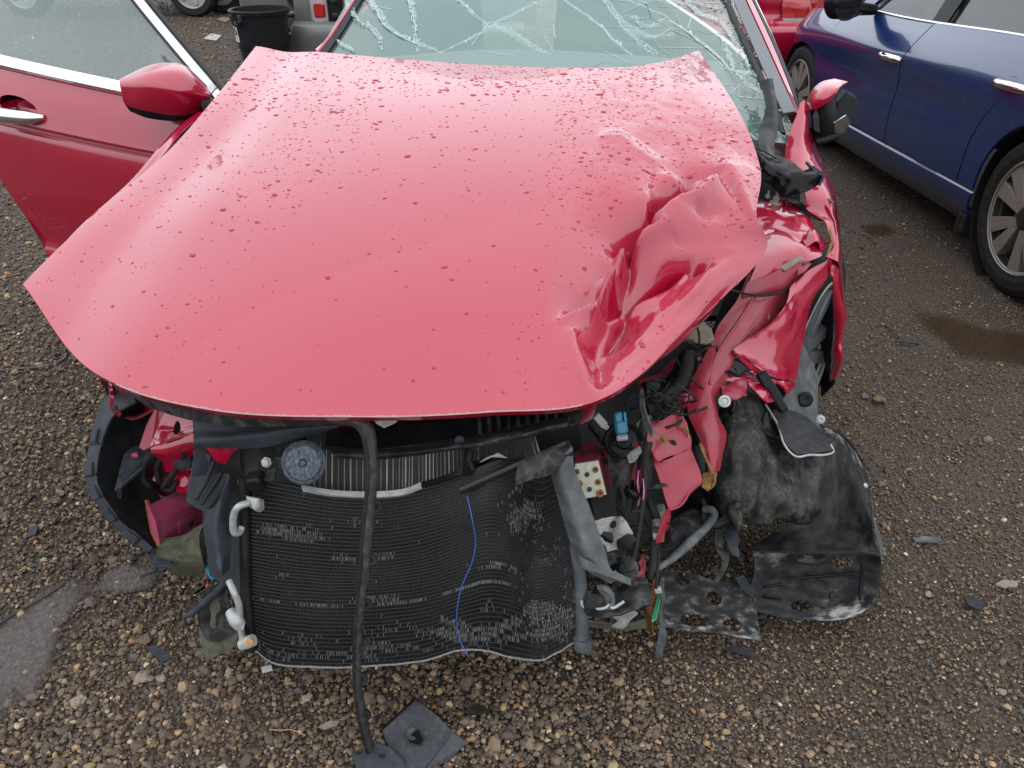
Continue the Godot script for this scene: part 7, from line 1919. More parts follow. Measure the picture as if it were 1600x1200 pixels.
	# crumpled red box and black headlight bits under the leaf
	piece("crumpled_bracket", sheet([[Vector3(0.4469, 0.5261, -1.42), Vector3(0.4775, 0.5202, -1.44), Vector3(0.527, 0.5084, -1.5)], [Vector3(0.4474, 0.5321, -1.39), Vector3(0.4788, 0.5261, -1.42), Vector3(0.5206, 0.511, -1.46)], [Vector3(0.4424, 0.5353, -1.37), Vector3(0.4676, 0.5306, -1.36), Vector3(0.5097, 0.5063, -1.42)]], 16, 16, 0.003, 0.008, 10.0, 4), M.red_inner)
	piece("crumpled_bracket", sheet([[Vector3(0.5258, 0.5067, -1.5), Vector3(0.5686, 0.4988, -1.53), Vector3(0.5918, 0.4772, -1.52)], [Vector3(0.5274, 0.5043, -1.46), Vector3(0.563, 0.4952, -1.48), Vector3(0.5939, 0.4677, -1.48)], [Vector3(0.55, 0.4913, -1.42), Vector3(0.5655, 0.4829, -1.42), Vector3(0.5871, 0.4731, -1.44)]], 18, 18, 0.003, 0.010, 9.0, 8), M.red)
	piece("crumpled_bracket", sheet([[Vector3(0.4567, 0.5409, -1.46), Vector3(0.4958, 0.5244, -1.46), Vector3(0.5276, 0.5135, -1.5)], [Vector3(0.4564, 0.5301, -1.44), Vector3(0.4911, 0.5206, -1.45), Vector3(0.514, 0.5149, -1.47)]], 12, 8, 0.003, 0.008, 10.0, 5), M.red)
	piece("headlight_remains", sheet([[Vector3(0.4644, 0.5503, -1.5), Vector3(0.5019, 0.5497, -1.53), Vector3(0.5463, 0.5339, -1.54)], [Vector3(0.4583, 0.5491, -1.46), Vector3(0.4942, 0.5488, -1.48), Vector3(0.5388, 0.5337, -1.5)], [Vector3(0.462, 0.5497, -1.44), Vector3(0.4909, 0.5404, -1.45), Vector3(0.5247, 0.5355, -1.48)]], 16, 14, 0.004, 0.014, 10.0, 3), M.black_gloss)
	m = Mb.new()
	var kb := Basis(Vector3(0, 0, 1), -1.0).rotated(Vector3.RIGHT, -0.5)
	box(m, Vector3(0.5736, 0.501, -1.46), Vector3(0.075, 0.024, 0.02), kb, 0.003)
	var clip := piece("black_clip", m, M.black)
	m = Mb.new()
	tube(m, [Vector3(0.5618, 0.5039, -1.45), Vector3(0.5534, 0.4952, -1.44), Vector3(0.5649, 0.4865, -1.43), Vector3(0.5778, 0.4935, -1.44), Vector3(0.5675, 0.5039, -1.45)], 0.0022, 6, 3, 0, true)
	put("clip_loop", m, M.black, clip)
	m = Mb.new()
	box(m, Vector3(0.5928, 0.4731, -1.44), Vector3(0.05, 0.02, 0.02), kb, 0.004)
	put("clip_end", m, M.black, clip)
	wheel()
	# cowl: crumpled black cover, strip along the glass, dark hollow
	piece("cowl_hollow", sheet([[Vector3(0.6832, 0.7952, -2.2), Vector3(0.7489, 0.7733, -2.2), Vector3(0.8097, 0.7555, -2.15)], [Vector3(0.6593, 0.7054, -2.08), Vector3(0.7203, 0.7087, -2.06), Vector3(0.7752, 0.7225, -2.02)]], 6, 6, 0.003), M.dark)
	piece("cowl_cover", sheet([
		[Vector3(0.6815, 0.8489, -2.16), Vector3(0.7015, 0.8438, -2.14), Vector3(0.7307, 0.8305, -2.1), Vector3(0.7676, 0.8247, -2.06), Vector3(0.7841, 0.83, -2.03)],
		[Vector3(0.6585, 0.8361, -2.08), Vector3(0.6894, 0.8361, -2.08), Vector3(0.7232, 0.8276, -2.05), Vector3(0.7625, 0.8199, -2.03), Vector3(0.7932, 0.8187, -2)],
		[Vector3(0.6506, 0.8233, -2.03), Vector3(0.6772, 0.8154, -2), Vector3(0.7182, 0.8117, -1.99), Vector3(0.7556, 0.808, -1.98), Vector3(0.8036, 0.8164, -1.98)],
		[Vector3(0.6681, 0.8103, -2), Vector3(0.686, 0.808, -1.98), Vector3(0.7247, 0.7977, -1.97), Vector3(0.7567, 0.7875, -1.96), Vector3(0.7933, 0.7944, -1.97)],
		[Vector3(0.6882, 0.7776, -1.98), Vector3(0.7069, 0.7706, -1.96), Vector3(0.7308, 0.7672, -1.96), Vector3(0.7466, 0.7722, -1.95), Vector3(0.7672, 0.7841, -1.96)]], 34, 30, 0.004, 0.022, 9.0, 3), M.cowl)
	m = Mb.new()
	tube(m, [Vector3(0.7688, 0.8396, -2.02), Vector3(0.7771, 0.8321, -2), Vector3(0.7906, 0.8229, -1.975), Vector3(0.7995, 0.8195, -1.97), Vector3(0.7929, 0.796, -1.965)], 0.004, 6, 5)
	piece("cowl_rim", m, M.slate)
	piece("cowl_grille", sheet([[Vector3(0.6562, 0.786, -2.04), Vector3(0.6805, 0.7874, -2.03), Vector3(0.7058, 0.7819, -2.02)], [Vector3(0.6691, 0.7817, -2.01), Vector3(0.6844, 0.7746, -2), Vector3(0.7056, 0.7694, -2)]], 24, 6, 0.002, 0.0, 1.0, 1, [[0.3, 0.5, 0.03, 0.3], [0.42, 0.5, 0.03, 0.3], [0.54, 0.5, 0.03, 0.3], [0.66, 0.5, 0.03, 0.3], [0.78, 0.5, 0.03, 0.3], [0.9, 0.5, 0.03, 0.3]]), M.slate)
	piece("cowl_lip", sheet([[Vector3(0.6551, 0.7402, -2.02), Vector3(0.711, 0.7437, -2.02), Vector3(0.7505, 0.7469, -2), Vector3(0.7693, 0.7415, -1.95), Vector3(0.7953, 0.7408, -1.88)], [Vector3(0.6504, 0.7364, -2), Vector3(0.7056, 0.7416, -2), Vector3(0.7385, 0.7432, -1.97), Vector3(0.7579, 0.7331, -1.93), Vector3(0.7803, 0.7344, -1.87)]], 24, 3, 0.003, 0.008, 10.0, 3), M.black)
	piece("glass_seal", sheet([
		[Vector3(0.6984, 0.9884, -2.29), Vector3(0.6917, 0.9629, -2.23), Vector3(0.6863, 0.9387, -2.17), Vector3(0.666, 0.9168, -2.12), Vector3(0.642, 0.8961, -2.05), Vector3(0.6295, 0.8842, -1.99)],
		[Vector3(0.717, 0.9952, -2.29), Vector3(0.7097, 0.9649, -2.22), Vector3(0.7024, 0.9332, -2.15), Vector3(0.6791, 0.9108, -2.09), Vector3(0.656, 0.8924, -2.02), Vector3(0.6479, 0.8795, -1.96)],
		[Vector3(0.7345, 0.9933, -2.3), Vector3(0.727, 0.9629, -2.23), Vector3(0.7174, 0.9265, -2.15), Vector3(0.7025, 0.9025, -2.09), Vector3(0.6775, 0.8826, -2.02), Vector3(0.6662, 0.8694, -1.95)]], 36, 14, 0.003, 0.004, 8.0, 5), M.cowl)
	m = Mb.new()
	tube(m, [Vector3(0.6853, 0.8705, -2.13), Vector3(0.6902, 0.856, -2.12), Vector3(0.6844, 0.8477, -2.1), Vector3(0.6967, 0.8621, -2.11)], 0.0025, 6, 4)
	piece("wire", m, M.dark)
	m = Mb.new()
	box(m, Vector3(0.6818, 0.844, -2.07), Vector3(0.03, 0.022, 0.02), Basis(Vector3(0, 0, 1), 0.4), 0.004)
	piece("hinge_scrap", m, M.alloy_dull)
	# mirror on the driver's side, turned so that its glass shows
	var c := Vector3(0.8927, 0.9099, -2.3)
	var mir := piece("door_mirror", sheet([[Vector3(0.8478, 0.9178, -2.28), Vector3(0.8587, 0.8824, -2.28), Vector3(0.8668, 0.8271, -2.27)], [Vector3(0.8679, 0.9382, -2.25), Vector3(0.8743, 0.8918, -2.24), Vector3(0.8864, 0.8349, -2.24)], [Vector3(0.8938, 0.9588, -2.25), Vector3(0.9026, 0.9029, -2.23), Vector3(0.9082, 0.8447, -2.23)], [Vector3(0.9303, 0.9555, -2.3), Vector3(0.9355, 0.9002, -2.28), Vector3(0.9321, 0.8417, -2.27)]], 14, 14, 0.004), M.black)
	put("mirror_cap", sheet([[Vector3(0.8475, 0.9086, -2.29), Vector3(0.8481, 0.9485, -2.3), Vector3(0.8779, 0.9775, -2.32), Vector3(0.9235, 0.9842, -2.34)], [Vector3(0.8497, 0.9216, -2.255), Vector3(0.8503, 0.9537, -2.25), Vector3(0.879, 0.9769, -2.27), Vector3(0.931, 0.9844, -2.32)], [Vector3(0.8679, 0.9387, -2.24), Vector3(0.8709, 0.9585, -2.235), Vector3(0.8936, 0.9757, -2.25), Vector3(0.9341, 0.9865, -2.3)], [Vector3(0.8888, 0.9574, -2.24), Vector3(0.8994, 0.9734, -2.245), Vector3(0.9166, 0.9839, -2.26), Vector3(0.9457, 0.9831, -2.3)]], 18, 18, 0.004), M.red, mir)
	var gp := [Vector3(0.9162, 0.9382, -2.25), Vector3(0.945, 0.9615, -2.27), Vector3(0.9714, 0.9492, -2.28), Vector3(0.9877, 0.9266, -2.28), Vector3(0.9648, 0.8836, -2.26), Vector3(0.9414, 0.8582, -2.24), Vector3(0.9123, 0.859, -2.23), Vector3(0.903, 0.893, -2.235)]
	var mid := Vector3.ZERO
	for p in gp:
		mid += p / gp.size()
	var ring := []
	for p in gp:
		ring.append(mid + (p - mid) * 1.12 - Vector3(0.004, 0.0, 0.012))
	m = Mb.new()
	between(m, shifted(ring, Vector3(-0.045, 0.012, -0.01)), ring)
	put("mirror_shell", m, M.slate, mir)
	m = Mb.new()
	plate(m, shifted(gp, Vector3(0.0, 0.0, -0.004)), 0.012, 0.002)
	put("mirror_hollow", m, M.black, mir)
	m = Mb.new()
	plate(m, [Vector3(0.8974, 0.8943, -2.215), Vector3(0.9245, 0.9162, -2.21), Vector3(0.9482, 0.8944, -2.222), Vector3(0.941, 0.86, -2.24), Vector3(0.9178, 0.8582, -2.24)], 0.002)
	put("mirror_glass", m, M.chrome, mir)
	m = Mb.new()
	tube(m, [Vector3(0.8604, 0.8402, -2.22), Vector3(0.8896, 0.8473, -2.22), Vector3(0.9162, 0.858, -2.22)], 0.01, 8, 4)
	put("mirror_foot", m, M.black, mir)
	# side of the body behind the wing, seen from other places
	piece("body_side", sheet([[Vector3(0.82, 0.9, -2.3), Vector3(0.84, 0.95, -3.4), Vector3(0.8, 0.98, -5.0)], [Vector3(0.86, 0.6, -2.3), Vector3(0.88, 0.6, -3.4), Vector3(0.84, 0.62, -5.0)], [Vector3(0.82, 0.25, -2.3), Vector3(0.84, 0.25, -3.4), Vector3(0.8, 0.3, -5.0)]], 12, 10, 0.02), M.red)
	piece("body_side", sheet([[Vector3(-0.78, 0.92, -3.3), Vector3(-0.74, 0.98, -5.0)], [Vector3(-0.84, 0.6, -3.3), Vector3(-0.8, 0.62, -5.0)], [Vector3(-0.8, 0.25, -3.3), Vector3(-0.76, 0.3, -5.0)]], 8, 10, 0.02), M.red)
	piece("sill", sheet([[Vector3(-0.8, 0.42, -2.2), Vector3(-0.8, 0.42, -3.3)], [Vector3(-0.84, 0.3, -2.2), Vector3(-0.84, 0.3, -3.3)], [Vector3(-0.8, 0.2, -2.2), Vector3(-0.8, 0.2, -3.3)]], 6, 6, 0.02), M.red)


func wheel() -> void:
	var c := Vector3(0.7699, 0.3045, -1.98)
	var ax := Vector3(cos(0.62), 0.02, sin(0.62)).normalized()
	var t := Mb.new()
	lathe(t, c, ax, [Vector2(0.20, 0.088), Vector2(0.222, 0.105), Vector2(0.25, 0.11), Vector2(0.285, 0.106), Vector2(0.312, 0.094), Vector2(0.322, 0.075), Vector2(0.325, 0.03), Vector2(0.325, -0.03), Vector2(0.322, -0.075), Vector2(0.31, -0.095), Vector2(0.27, -0.108), Vector2(0.22, -0.1), Vector2(0.2, -0.08)], 64)
	var w := Node3D.new()
	w.name = "front_wheel"
	car.add_child(w)
	w.position = -BASE
	put("tyre", t, M.rubber, w)
	for k in 4:
		var g := Mb.new()
		lathe(g, c, ax, [Vector2(0.3262, -0.055 + k * 0.036), Vector2(0.3266, -0.05 + k * 0.036), Vector2(0.3262, -0.045 + k * 0.036)], 64)
		put("tread_groove", g, M.dark, w)
	var rim := Mb.new()
	lathe(rim, c, ax, [Vector2(0.205, 0.085), Vector2(0.222, 0.106), Vector2(0.226, 0.108), Vector2(0.222, 0.11), Vector2(0.212, 0.1), Vector2(0.2, 0.08), Vector2(0.19, -0.06), Vector2(0.0, -0.07)], 56)
	put("rim", rim, M.wheel_silver, w)
	var rl := Mb.new()
	lathe(rl, c, ax, [Vector2(0.216, 0.1065), Vector2(0.222, 0.1115), Vector2(0.227, 0.109)], 56)
	put("rim_edge", rl, M.alloy, w)
	var a0 := ax.cross(Vector3(0.1, 0.9, 0.2)).normalized()
	var a1 := ax.cross(a0)
	for k in 10:
		var s := Mb.new()
		var an := TAU * k / 10.0 + (0.08 if k % 2 == 0 else -0.08)
		var d := a0 * cos(an) + a1 * sin(an)
		var e := -a0 * sin(an) + a1 * cos(an)
		between(s, [c + d * 0.04 + e * 0.014 + ax * 0.085, c + d * 0.04 - e * 0.014 + ax * 0.085, c + d * 0.04 - e * 0.02 + ax * 0.05, c + d * 0.04 + e * 0.02 + ax * 0.05], [c + d * 0.208 + e * 0.02 + ax * 0.1, c + d * 0.208 - e * 0.02 + ax * 0.1, c + d * 0.2 - e * 0.026 + ax * 0.06, c + d * 0.2 + e * 0.026 + ax * 0.06])
		put("spoke", s, M.wheel_silver, w)
	var hub := Mb.new()
	lathe(hub, c, ax, [Vector2(0.07, 0.05), Vector2(0.065, 0.085), Vector2(0.04, 0.092), Vector2(0.0, 0.094)], 24)
	put("hub", hub, M.grey_plastic, w)


# ---------------------------------------------------------------- washer tank and torn wheel arch liner
func wash_tank_and_liner() -> void:
	var m: Mb
	piece("washer_tank", blob([
		[Vector3(0.5124, 0.4324, -1.47), Vector3(0.5068, 0.3754, -1.4), 0.045, 0.058],
		[Vector3(0.5041, 0.3932, -1.4), Vector3(0.4903, 0.3206, -1.31), 0.058, 0.05],
		[Vector3(0.4842, 0.3469, -1.39), Vector3(0.4921, 0.2927, -1.3), 0.04, 0.035],
		[Vector3(0.5532, 0.3392, -1.4), Vector3(0.5578, 0.2853, -1.33), 0.05, 0.05],
		[Vector3(0.6242, 0.3177, -1.44), Vector3(0.6125, 0.2692, -1.36), 0.045, 0.045],
		[Vector3(0.6851, 0.2833, -1.46), Vector3(0.6697, 0.232, -1.37), 0.055, 0.045],
		[Vector3(0.5455, 0.284, -1.31), Vector3(0.5467, 0.2782, -1.285), 0.026, 0.022],
		[Vector3(0.6124, 0.2768, -1.34), Vector3(0.6228, 0.266, -1.32), 0.035, 0.03],
		[Vector3(0.4965, 0.425, -1.46), Vector3(0.54, 0.4221, -1.48), 0.035, 0.035]], 0.0085, 0.026, 0.004, 14.0, 6), M.tank)
	piece("tank_pump", blob([[Vector3(0.4767, 0.3194, -1.265), Vector3(0.477, 0.3094, -1.26), 0.017, 0.017], [Vector3(0.4795, 0.3039, -1.25), Vector3(0.4798, 0.2957, -1.235), 0.012, 0.011]], 0.004, 0.01, 0.004, 30.0, 4), M.tank)
	# black bracket with pale edge on top of the tank
	piece("liner_bracket", sheet([
		[Vector3(0.6117, 0.3897, -1.52), Vector3(0.643, 0.3921, -1.53), Vector3(0.6799, 0.3829, -1.53), Vector3(0.7182, 0.3652, -1.51)],
		[Vector3(0.6097, 0.3965, -1.46), Vector3(0.6458, 0.3934, -1.48), Vector3(0.6837, 0.3825, -1.48), Vector3(0.7306, 0.3567, -1.47)],
		[Vector3(0.6107, 0.3897, -1.4), Vector3(0.6346, 0.3859, -1.41), Vector3(0.6827, 0.3785, -1.42), Vector3(0.7368, 0.353, -1.43)],
		[Vector3(0.628, 0.3784, -1.37), Vector3(0.6573, 0.3746, -1.375), Vector3(0.6943, 0.3706, -1.385), Vector3(0.7318, 0.3571, -1.41)]], 26, 22, 0.004, 0.005, 8.0, 6), M.bracket)
	m = Mb.new()
	tube(m, [Vector3(0.5969, 0.4133, -1.52), Vector3(0.6071, 0.4012, -1.495), Vector3(0.6112, 0.3964, -1.45), Vector3(0.6078, 0.3898, -1.395), Vector3(0.6264, 0.3787, -1.365), Vector3(0.6592, 0.3784, -1.37), Vector3(0.6968, 0.3708, -1.38), Vector3(0.7278, 0.3608, -1.405), Vector3(0.7279, 0.3658, -1.425)], 0.0026, 6, 7)
	piece("pale_edge", m, M.alloy)
	piece("dark_bracket", sheet([[Vector3(0.5645, 0.4248, -1.53), Vector3(0.5967, 0.4061, -1.52), Vector3(0.6152, 0.3823, -1.47), Vector3(0.6159, 0.3785, -1.42)], [Vector3(0.5662, 0.4032, -1.5), Vector3(0.5766, 0.3823, -1.47), Vector3(0.5931, 0.3676, -1.43), Vector3(0.6076, 0.3754, -1.4)], [Vector3(0.5706, 0.3807, -1.48), Vector3(0.5806, 0.3455, -1.44), Vector3(0.5912, 0.3462, -1.41), Vector3(0.6015, 0.3538, -1.4)]], 20, 14, 0.003, 0.006, 8.0, 7), M.black_gloss)
	m = Mb.new()
	lathe(m, Vector3(0.5807, 0.3901, -1.49), Vector3(0, 0.5, 1), [Vector2(0.0055, 0.003), Vector2(0.0, 0.003)], 12)
	piece("bolt_hole", m, M.dark)
	# grey liner plate below the wing
	piece("liner_plate", sheet([
		[Vector3(0.7507, 0.4475, -1.76), Vector3(0.7804, 0.3996, -1.76), Vector3(0.8129, 0.3404, -1.76)],
		[Vector3(0.7087, 0.4017, -1.66), Vector3(0.7491, 0.3605, -1.68), Vector3(0.7937, 0.3282, -1.7)],
		[Vector3(0.6448, 0.3719, -1.56), Vector3(0.7084, 0.3326, -1.59), Vector3(0.7772, 0.2953, -1.63)],
		[Vector3(0.6434, 0.3667, -1.5), Vector3(0.7064, 0.3267, -1.53), Vector3(0.7667, 0.2883, -1.57)]], 18, 22, 0.004, 0.004, 7.0, 8, [[0.45, 0.22, 0.07, 0.04]]), M.grey_plastic)
	m = Mb.new()
	lathe(m, Vector3(0.7373, 0.3559, -1.63), Vector3(-0.2, 0.5, 1), [Vector2(0.02, 0.0), Vector2(0.019, 0.006), Vector2(0.014, 0.008), Vector2(0.0, 0.005)], 14)
	piece("liner_boss", m, M.black)
	# liner: curved back wall, then tray on the ground
	piece("arch_liner", sheet([
		[Vector3(0.7699, 0.2905, -1.6), Vector3(0.7925, 0.2905, -1.6), Vector3(0.8335, 0.2666, -1.6), Vector3(0.8828, 0.2159, -1.6), Vector3(0.9137, 0.1559, -1.57)],
		[Vector3(0.7508, 0.2411, -1.58), Vector3(0.7839, 0.2612, -1.58), Vector3(0.8267, 0.2485, -1.57), Vector3(0.8575, 0.2187, -1.53), Vector3(0.8861, 0.1715, -1.5)],
		[Vector3(0.7177, 0.1818, -1.5), Vector3(0.7631, 0.1941, -1.51), Vector3(0.8102, 0.1818, -1.5), Vector3(0.8423, 0.1846, -1.46), Vector3(0.8594, 0.1785, -1.42)],
		[Vector3(0.6682, 0.1557, -1.4), Vector3(0.731, 0.1439, -1.42), Vector3(0.7868, 0.1377, -1.42), Vector3(0.825, 0.1587, -1.39), Vector3(0.8403, 0.1811, -1.35)],
		[Vector3(0.5856, 0.1658, -1.33), Vector3(0.6722, 0.1564, -1.34), Vector3(0.7538, 0.1409, -1.35), Vector3(0.8095, 0.1598, -1.33), Vector3(0.829, 0.1883, -1.3)],
		[Vector3(0.5387, 0.1838, -1.27), Vector3(0.6264, 0.175, -1.275), Vector3(0.7101, 0.1622, -1.28), Vector3(0.7811, 0.1681, -1.28), Vector3(0.8347, 0.1622, -1.28)]], 36, 44, 0.004, 0.008, 5.0, 9), M.arch_dust)
	piece("liner_tray", sheet([
		[Vector3(0.5621, 0.13, -1.3253), Vector3(0.6341, 0.13, -1.3211), Vector3(0.7176, 0.125, -1.322), Vector3(0.8014, 0.125, -1.3262), Vector3(0.8443, 0.15, -1.2924)],
		[Vector3(0.5606, 0.105, -1.2928), Vector3(0.6364, 0.095, -1.3067), Vector3(0.7214, 0.09, -1.3116), Vector3(0.8011, 0.095, -1.3067), Vector3(0.8498, 0.115, -1.2769)],
		[Vector3(0.545, 0.09, -1.2576), Vector3(0.6285, 0.08, -1.271), Vector3(0.7125, 0.075, -1.2757), Vector3(0.7919, 0.08, -1.2729), Vector3(0.8398, 0.095, -1.247)],
		[Vector3(0.5303, 0.08, -1.2284), Vector3(0.6199, 0.07, -1.2357), Vector3(0.7014, 0.065, -1.2364), Vector3(0.7803, 0.07, -1.2357), Vector3(0.8177, 0.085, -1.2182)],
		[Vector3(0.5337, 0.075, -1.2049), Vector3(0.6099, 0.065, -1.199), Vector3(0.6901, 0.06, -1.1998), Vector3(0.7497, 0.065, -1.2009), Vector3(0.7884, 0.07, -1.2001)],
		[Vector3(0.5466, 0.07, -1.1964), Vector3(0.6077, 0.06, -1.1888), Vector3(0.6787, 0.055, -1.1841), Vector3(0.7222, 0.055, -1.1859), Vector3(0.7586, 0.06, -1.1906)]], 60, 60, 0.004, 0.004, 5.0, 10, [[0.66, 0.13, 0.085, 0.075], [0.37, 0.70, 0.075, 0.075], [0.39, 0.93, 0.018, 0.03]]), M.liner_dust)
	for l in [[Vector3(0.5704, 0.086, -1.2732), Vector3(0.6546, 0.082, -1.2849), Vector3(0.7463, 0.084, -1.2931), Vector3(0.8129, 0.09, -1.2953)], [Vector3(0.816, 0.118, -1.3208), Vector3(0.8105, 0.095, -1.2884), Vector3(0.787, 0.076, -1.2264)], [Vector3(0.5765, 0.088, -1.2536), Vector3(0.6221, 0.083, -1.2661)], [Vector3(0.5716, 0.082, -1.2323), Vector3(0.6103, 0.075, -1.2311)], [Vector3(0.7157, 0.079, -1.2878), Vector3(0.7584, 0.08, -1.2909)]]:
		m = Mb.new()
		tube(m, shifted(l, Vector3(0, 0.003, 0)), 0.0035, 6, 5)
		piece("liner_bead", m, M.black)
	m = Mb.new()
	lathe(m, Vector3(0.7435, 0.073, -1.2367), Vector3.UP, [Vector2(0.02, 0.0), Vector2(0.0185, 0.003), Vector2(0.017, 0.0)], 20, 1.2, 4.6)
	piece("embossed_ring", m, M.liner)
	m = Mb.new()
	box(m, Vector3(0.8709, 0.1921, -1.49), Vector3(0.016, 0.01, 0.012), Basis(), 0.002)
	piece("white_clip", m, M.white_plug)
	m = Mb.new()
	tube(m, [Vector3(0.7893, 0.2905, -1.6), Vector3(0.8352, 0.2671, -1.605), Vector3(0.8867, 0.2142, -1.605), Vector3(0.9183, 0.1519, -1.575), Vector3(0.8625, 0.1742, -1.425), Vector3(0.8435, 0.1765, -1.355)], 0.0045, 6, 8)
	piece("liner_lip", m, M.black)
	piece("liner_flap", sheet([[Vector3(0.8543, 0.1772, -1.41), Vector3(0.8451, 0.1779, -1.36), Vector3(0.8353, 0.1847, -1.31), Vector3(0.8362, 0.1622, -1.28)], [Vector3(0.8783, 0.1521, -1.42), Vector3(0.8705, 0.1526, -1.37), Vector3(0.856, 0.1593, -1.32), Vector3(0.8426, 0.1483, -1.28)]], 14, 4, 0.003, 0.003), M.grey_plastic)
	m = Mb.new()
	lathe(m, Vector3(0.7645, 0.3298, -1.58), Vector3(-0.2, 0.4, 1), [Vector2(0.010, -0.01), Vector2(0.011, 0.004), Vector2(0.006, 0.006), Vector2(0.0, 0.004)], 12)
	piece("white_clip", m, M.white_plug)
	# lower tray with oval openings, leaning on the gravel
	piece("splash_tray", sheet([
		[Vector3(0.3259, 0.16, -1.2329), Vector3(0.3755, 0.16, -1.2329), Vector3(0.4281, 0.16, -1.2138), Vector3(0.484, 0.15, -1.2064), Vector3(0.5174, 0.14, -1.2047)],
		[Vector3(0.3271, 0.14, -1.2103), Vector3(0.3761, 0.14, -1.2009), Vector3(0.4307, 0.135, -1.1908), Vector3(0.4756, 0.13, -1.1881), Vector3(0.5234, 0.12, -1.1936)],
		[Vector3(0.3213, 0.12, -1.179), Vector3(0.3709, 0.12, -1.1753), Vector3(0.4246, 0.115, -1.169), Vector3(0.4808, 0.11, -1.1681), Vector3(0.5326, 0.1, -1.1734)],
		[Vector3(0.3167, 0.1, -1.1556), Vector3(0.3678, 0.1, -1.1538), Vector3(0.4234, 0.095, -1.1512), Vector3(0.4856, 0.09, -1.1467), Vector3(0.5362, 0.08, -1.1431)],
		[Vector3(0.3182, 0.09, -1.1415), Vector3(0.3664, 0.085, -1.1371), Vector3(0.4215, 0.08, -1.1327), Vector3(0.4821, 0.075, -1.1232), Vector3(0.5356, 0.065, -1.1213)]], 60, 50, 0.004, 0.005, 6.0, 11, [[0.24, 0.11, 0.08, 0.1], [0.56, 0.3, 0.085, 0.12], [0.38, 0.76, 0.15, 0.13], [0.72, 0.77, 0.085, 0.14]]), M.tray_dust)
	piece("tray_tongue", sheet([[Vector3(0.4896, 0.15, -1.2008), Vector3(0.5279, 0.13, -1.201)], [Vector3(0.5173, 0.12, -1.1918), Vector3(0.5403, 0.1, -1.1916)]], 8, 8, 0.004, 0.008), M.dirty)
	piece("tray_lip", sheet([[Vector3(0.4748, 0.2, -1.1716), Vector3(0.4992, 0.16, -1.1785), Vector3(0.5286, 0.12, -1.1918)], [Vector3(0.4934, 0.2, -1.1808), Vector3(0.5191, 0.16, -1.1914), Vector3(0.5423, 0.12, -1.201)]], 8, 4, 0.004, 0.004), M.slate)


# ---------------------------------------------------------------- the other vehicles
func side_x(s: float, y: float) -> float:   # inward offset of the blue car's left side
	var x := 0.0
	var prof := [Vector2(0.18, 0.075), Vector2(0.26, 0.03), Vector2(0.36, 0.012), Vector2(0.55, 0.0), Vector2(0.72, -0.004), Vector2(0.79, 0.004), Vector2(0.82, 0.02), Vector2(0.88, 0.058), Vector2(0.95, 0.11), Vector2(1.0, 0.19)]
	for k in prof.size() - 1:
		if y >= prof[k].x:
			x = lerpf(prof[k].y, prof[k + 1].y, clampf((y - prof[k].x) / (prof[k + 1].x - prof[k].x), 0.0, 1.3))
	x += 0.02 * exp(-pow((y - 0.62) / 0.1, 2.0)) * smoothstep(-0.2, 1.0, s)
	return x + 0.5 * pow(clampf((s - 2.55) / 0.95, 0.0, 1.0), 2.2) + 0.25 * pow(clampf((-0.25 - s) / 0.7, 0.0, 1.0), 2.0)


func side_panel(s0: Array, s1: Array, y0: float, y1: float, nu: int, nv: int) -> Mb:
	var m := Mb.new()
	var g := []
	var hit := PackedByteArray()
	for j in nv + 1:
		for i in nu + 1:
			var f := float(j) / nv
			var y := lerpf(y0, y1, f)
			var e0: float = (along([Vector3(s0[0], 0, 0), Vector3(s0[1], 0, 0), Vector3(s0[2], 0, 0)], f)).x
			var e1: float = (along([Vector3(s1[0], 0, 0), Vector3(s1[1], 0, 0), Vector3(s1[2], 0, 0)], f)).x
			var s := lerpf(e0, e1, float(i) / nu)
			var h := 0
			for c in [0.0, 2.62]:
				var d := Vector2(s - c, y - 0.33)
				if d.length() < 0.365:
					h = 1
					d = d.normalized() * 0.365 if d.length() > 1e-3 else Vector2(0, 0.365)
					s = c + d.x
					y = 0.33 + d.y
			hit.append(h)
			var top := y - 0.10 * smoothstep(2.1, 3.5, s) * smoothstep(0.5, 0.95, y) - 0.03 * smoothstep(0.3, 1.6, s) * smoothstep(0.6, 0.95, y)
			g.append(Vector3(side_x(s, y), top, -s))
	var skip := PackedByteArray()
	for j in nv:
		for i in nu:
			var a := j * (nu + 1) + i
			skip.append(1 if hit[a] and hit[a + 1] and hit[a + nu + 1] and hit[a + nu + 2] else 0)
	grid_sheet(m, g, nu, nv, 0.012, skip)
	return m


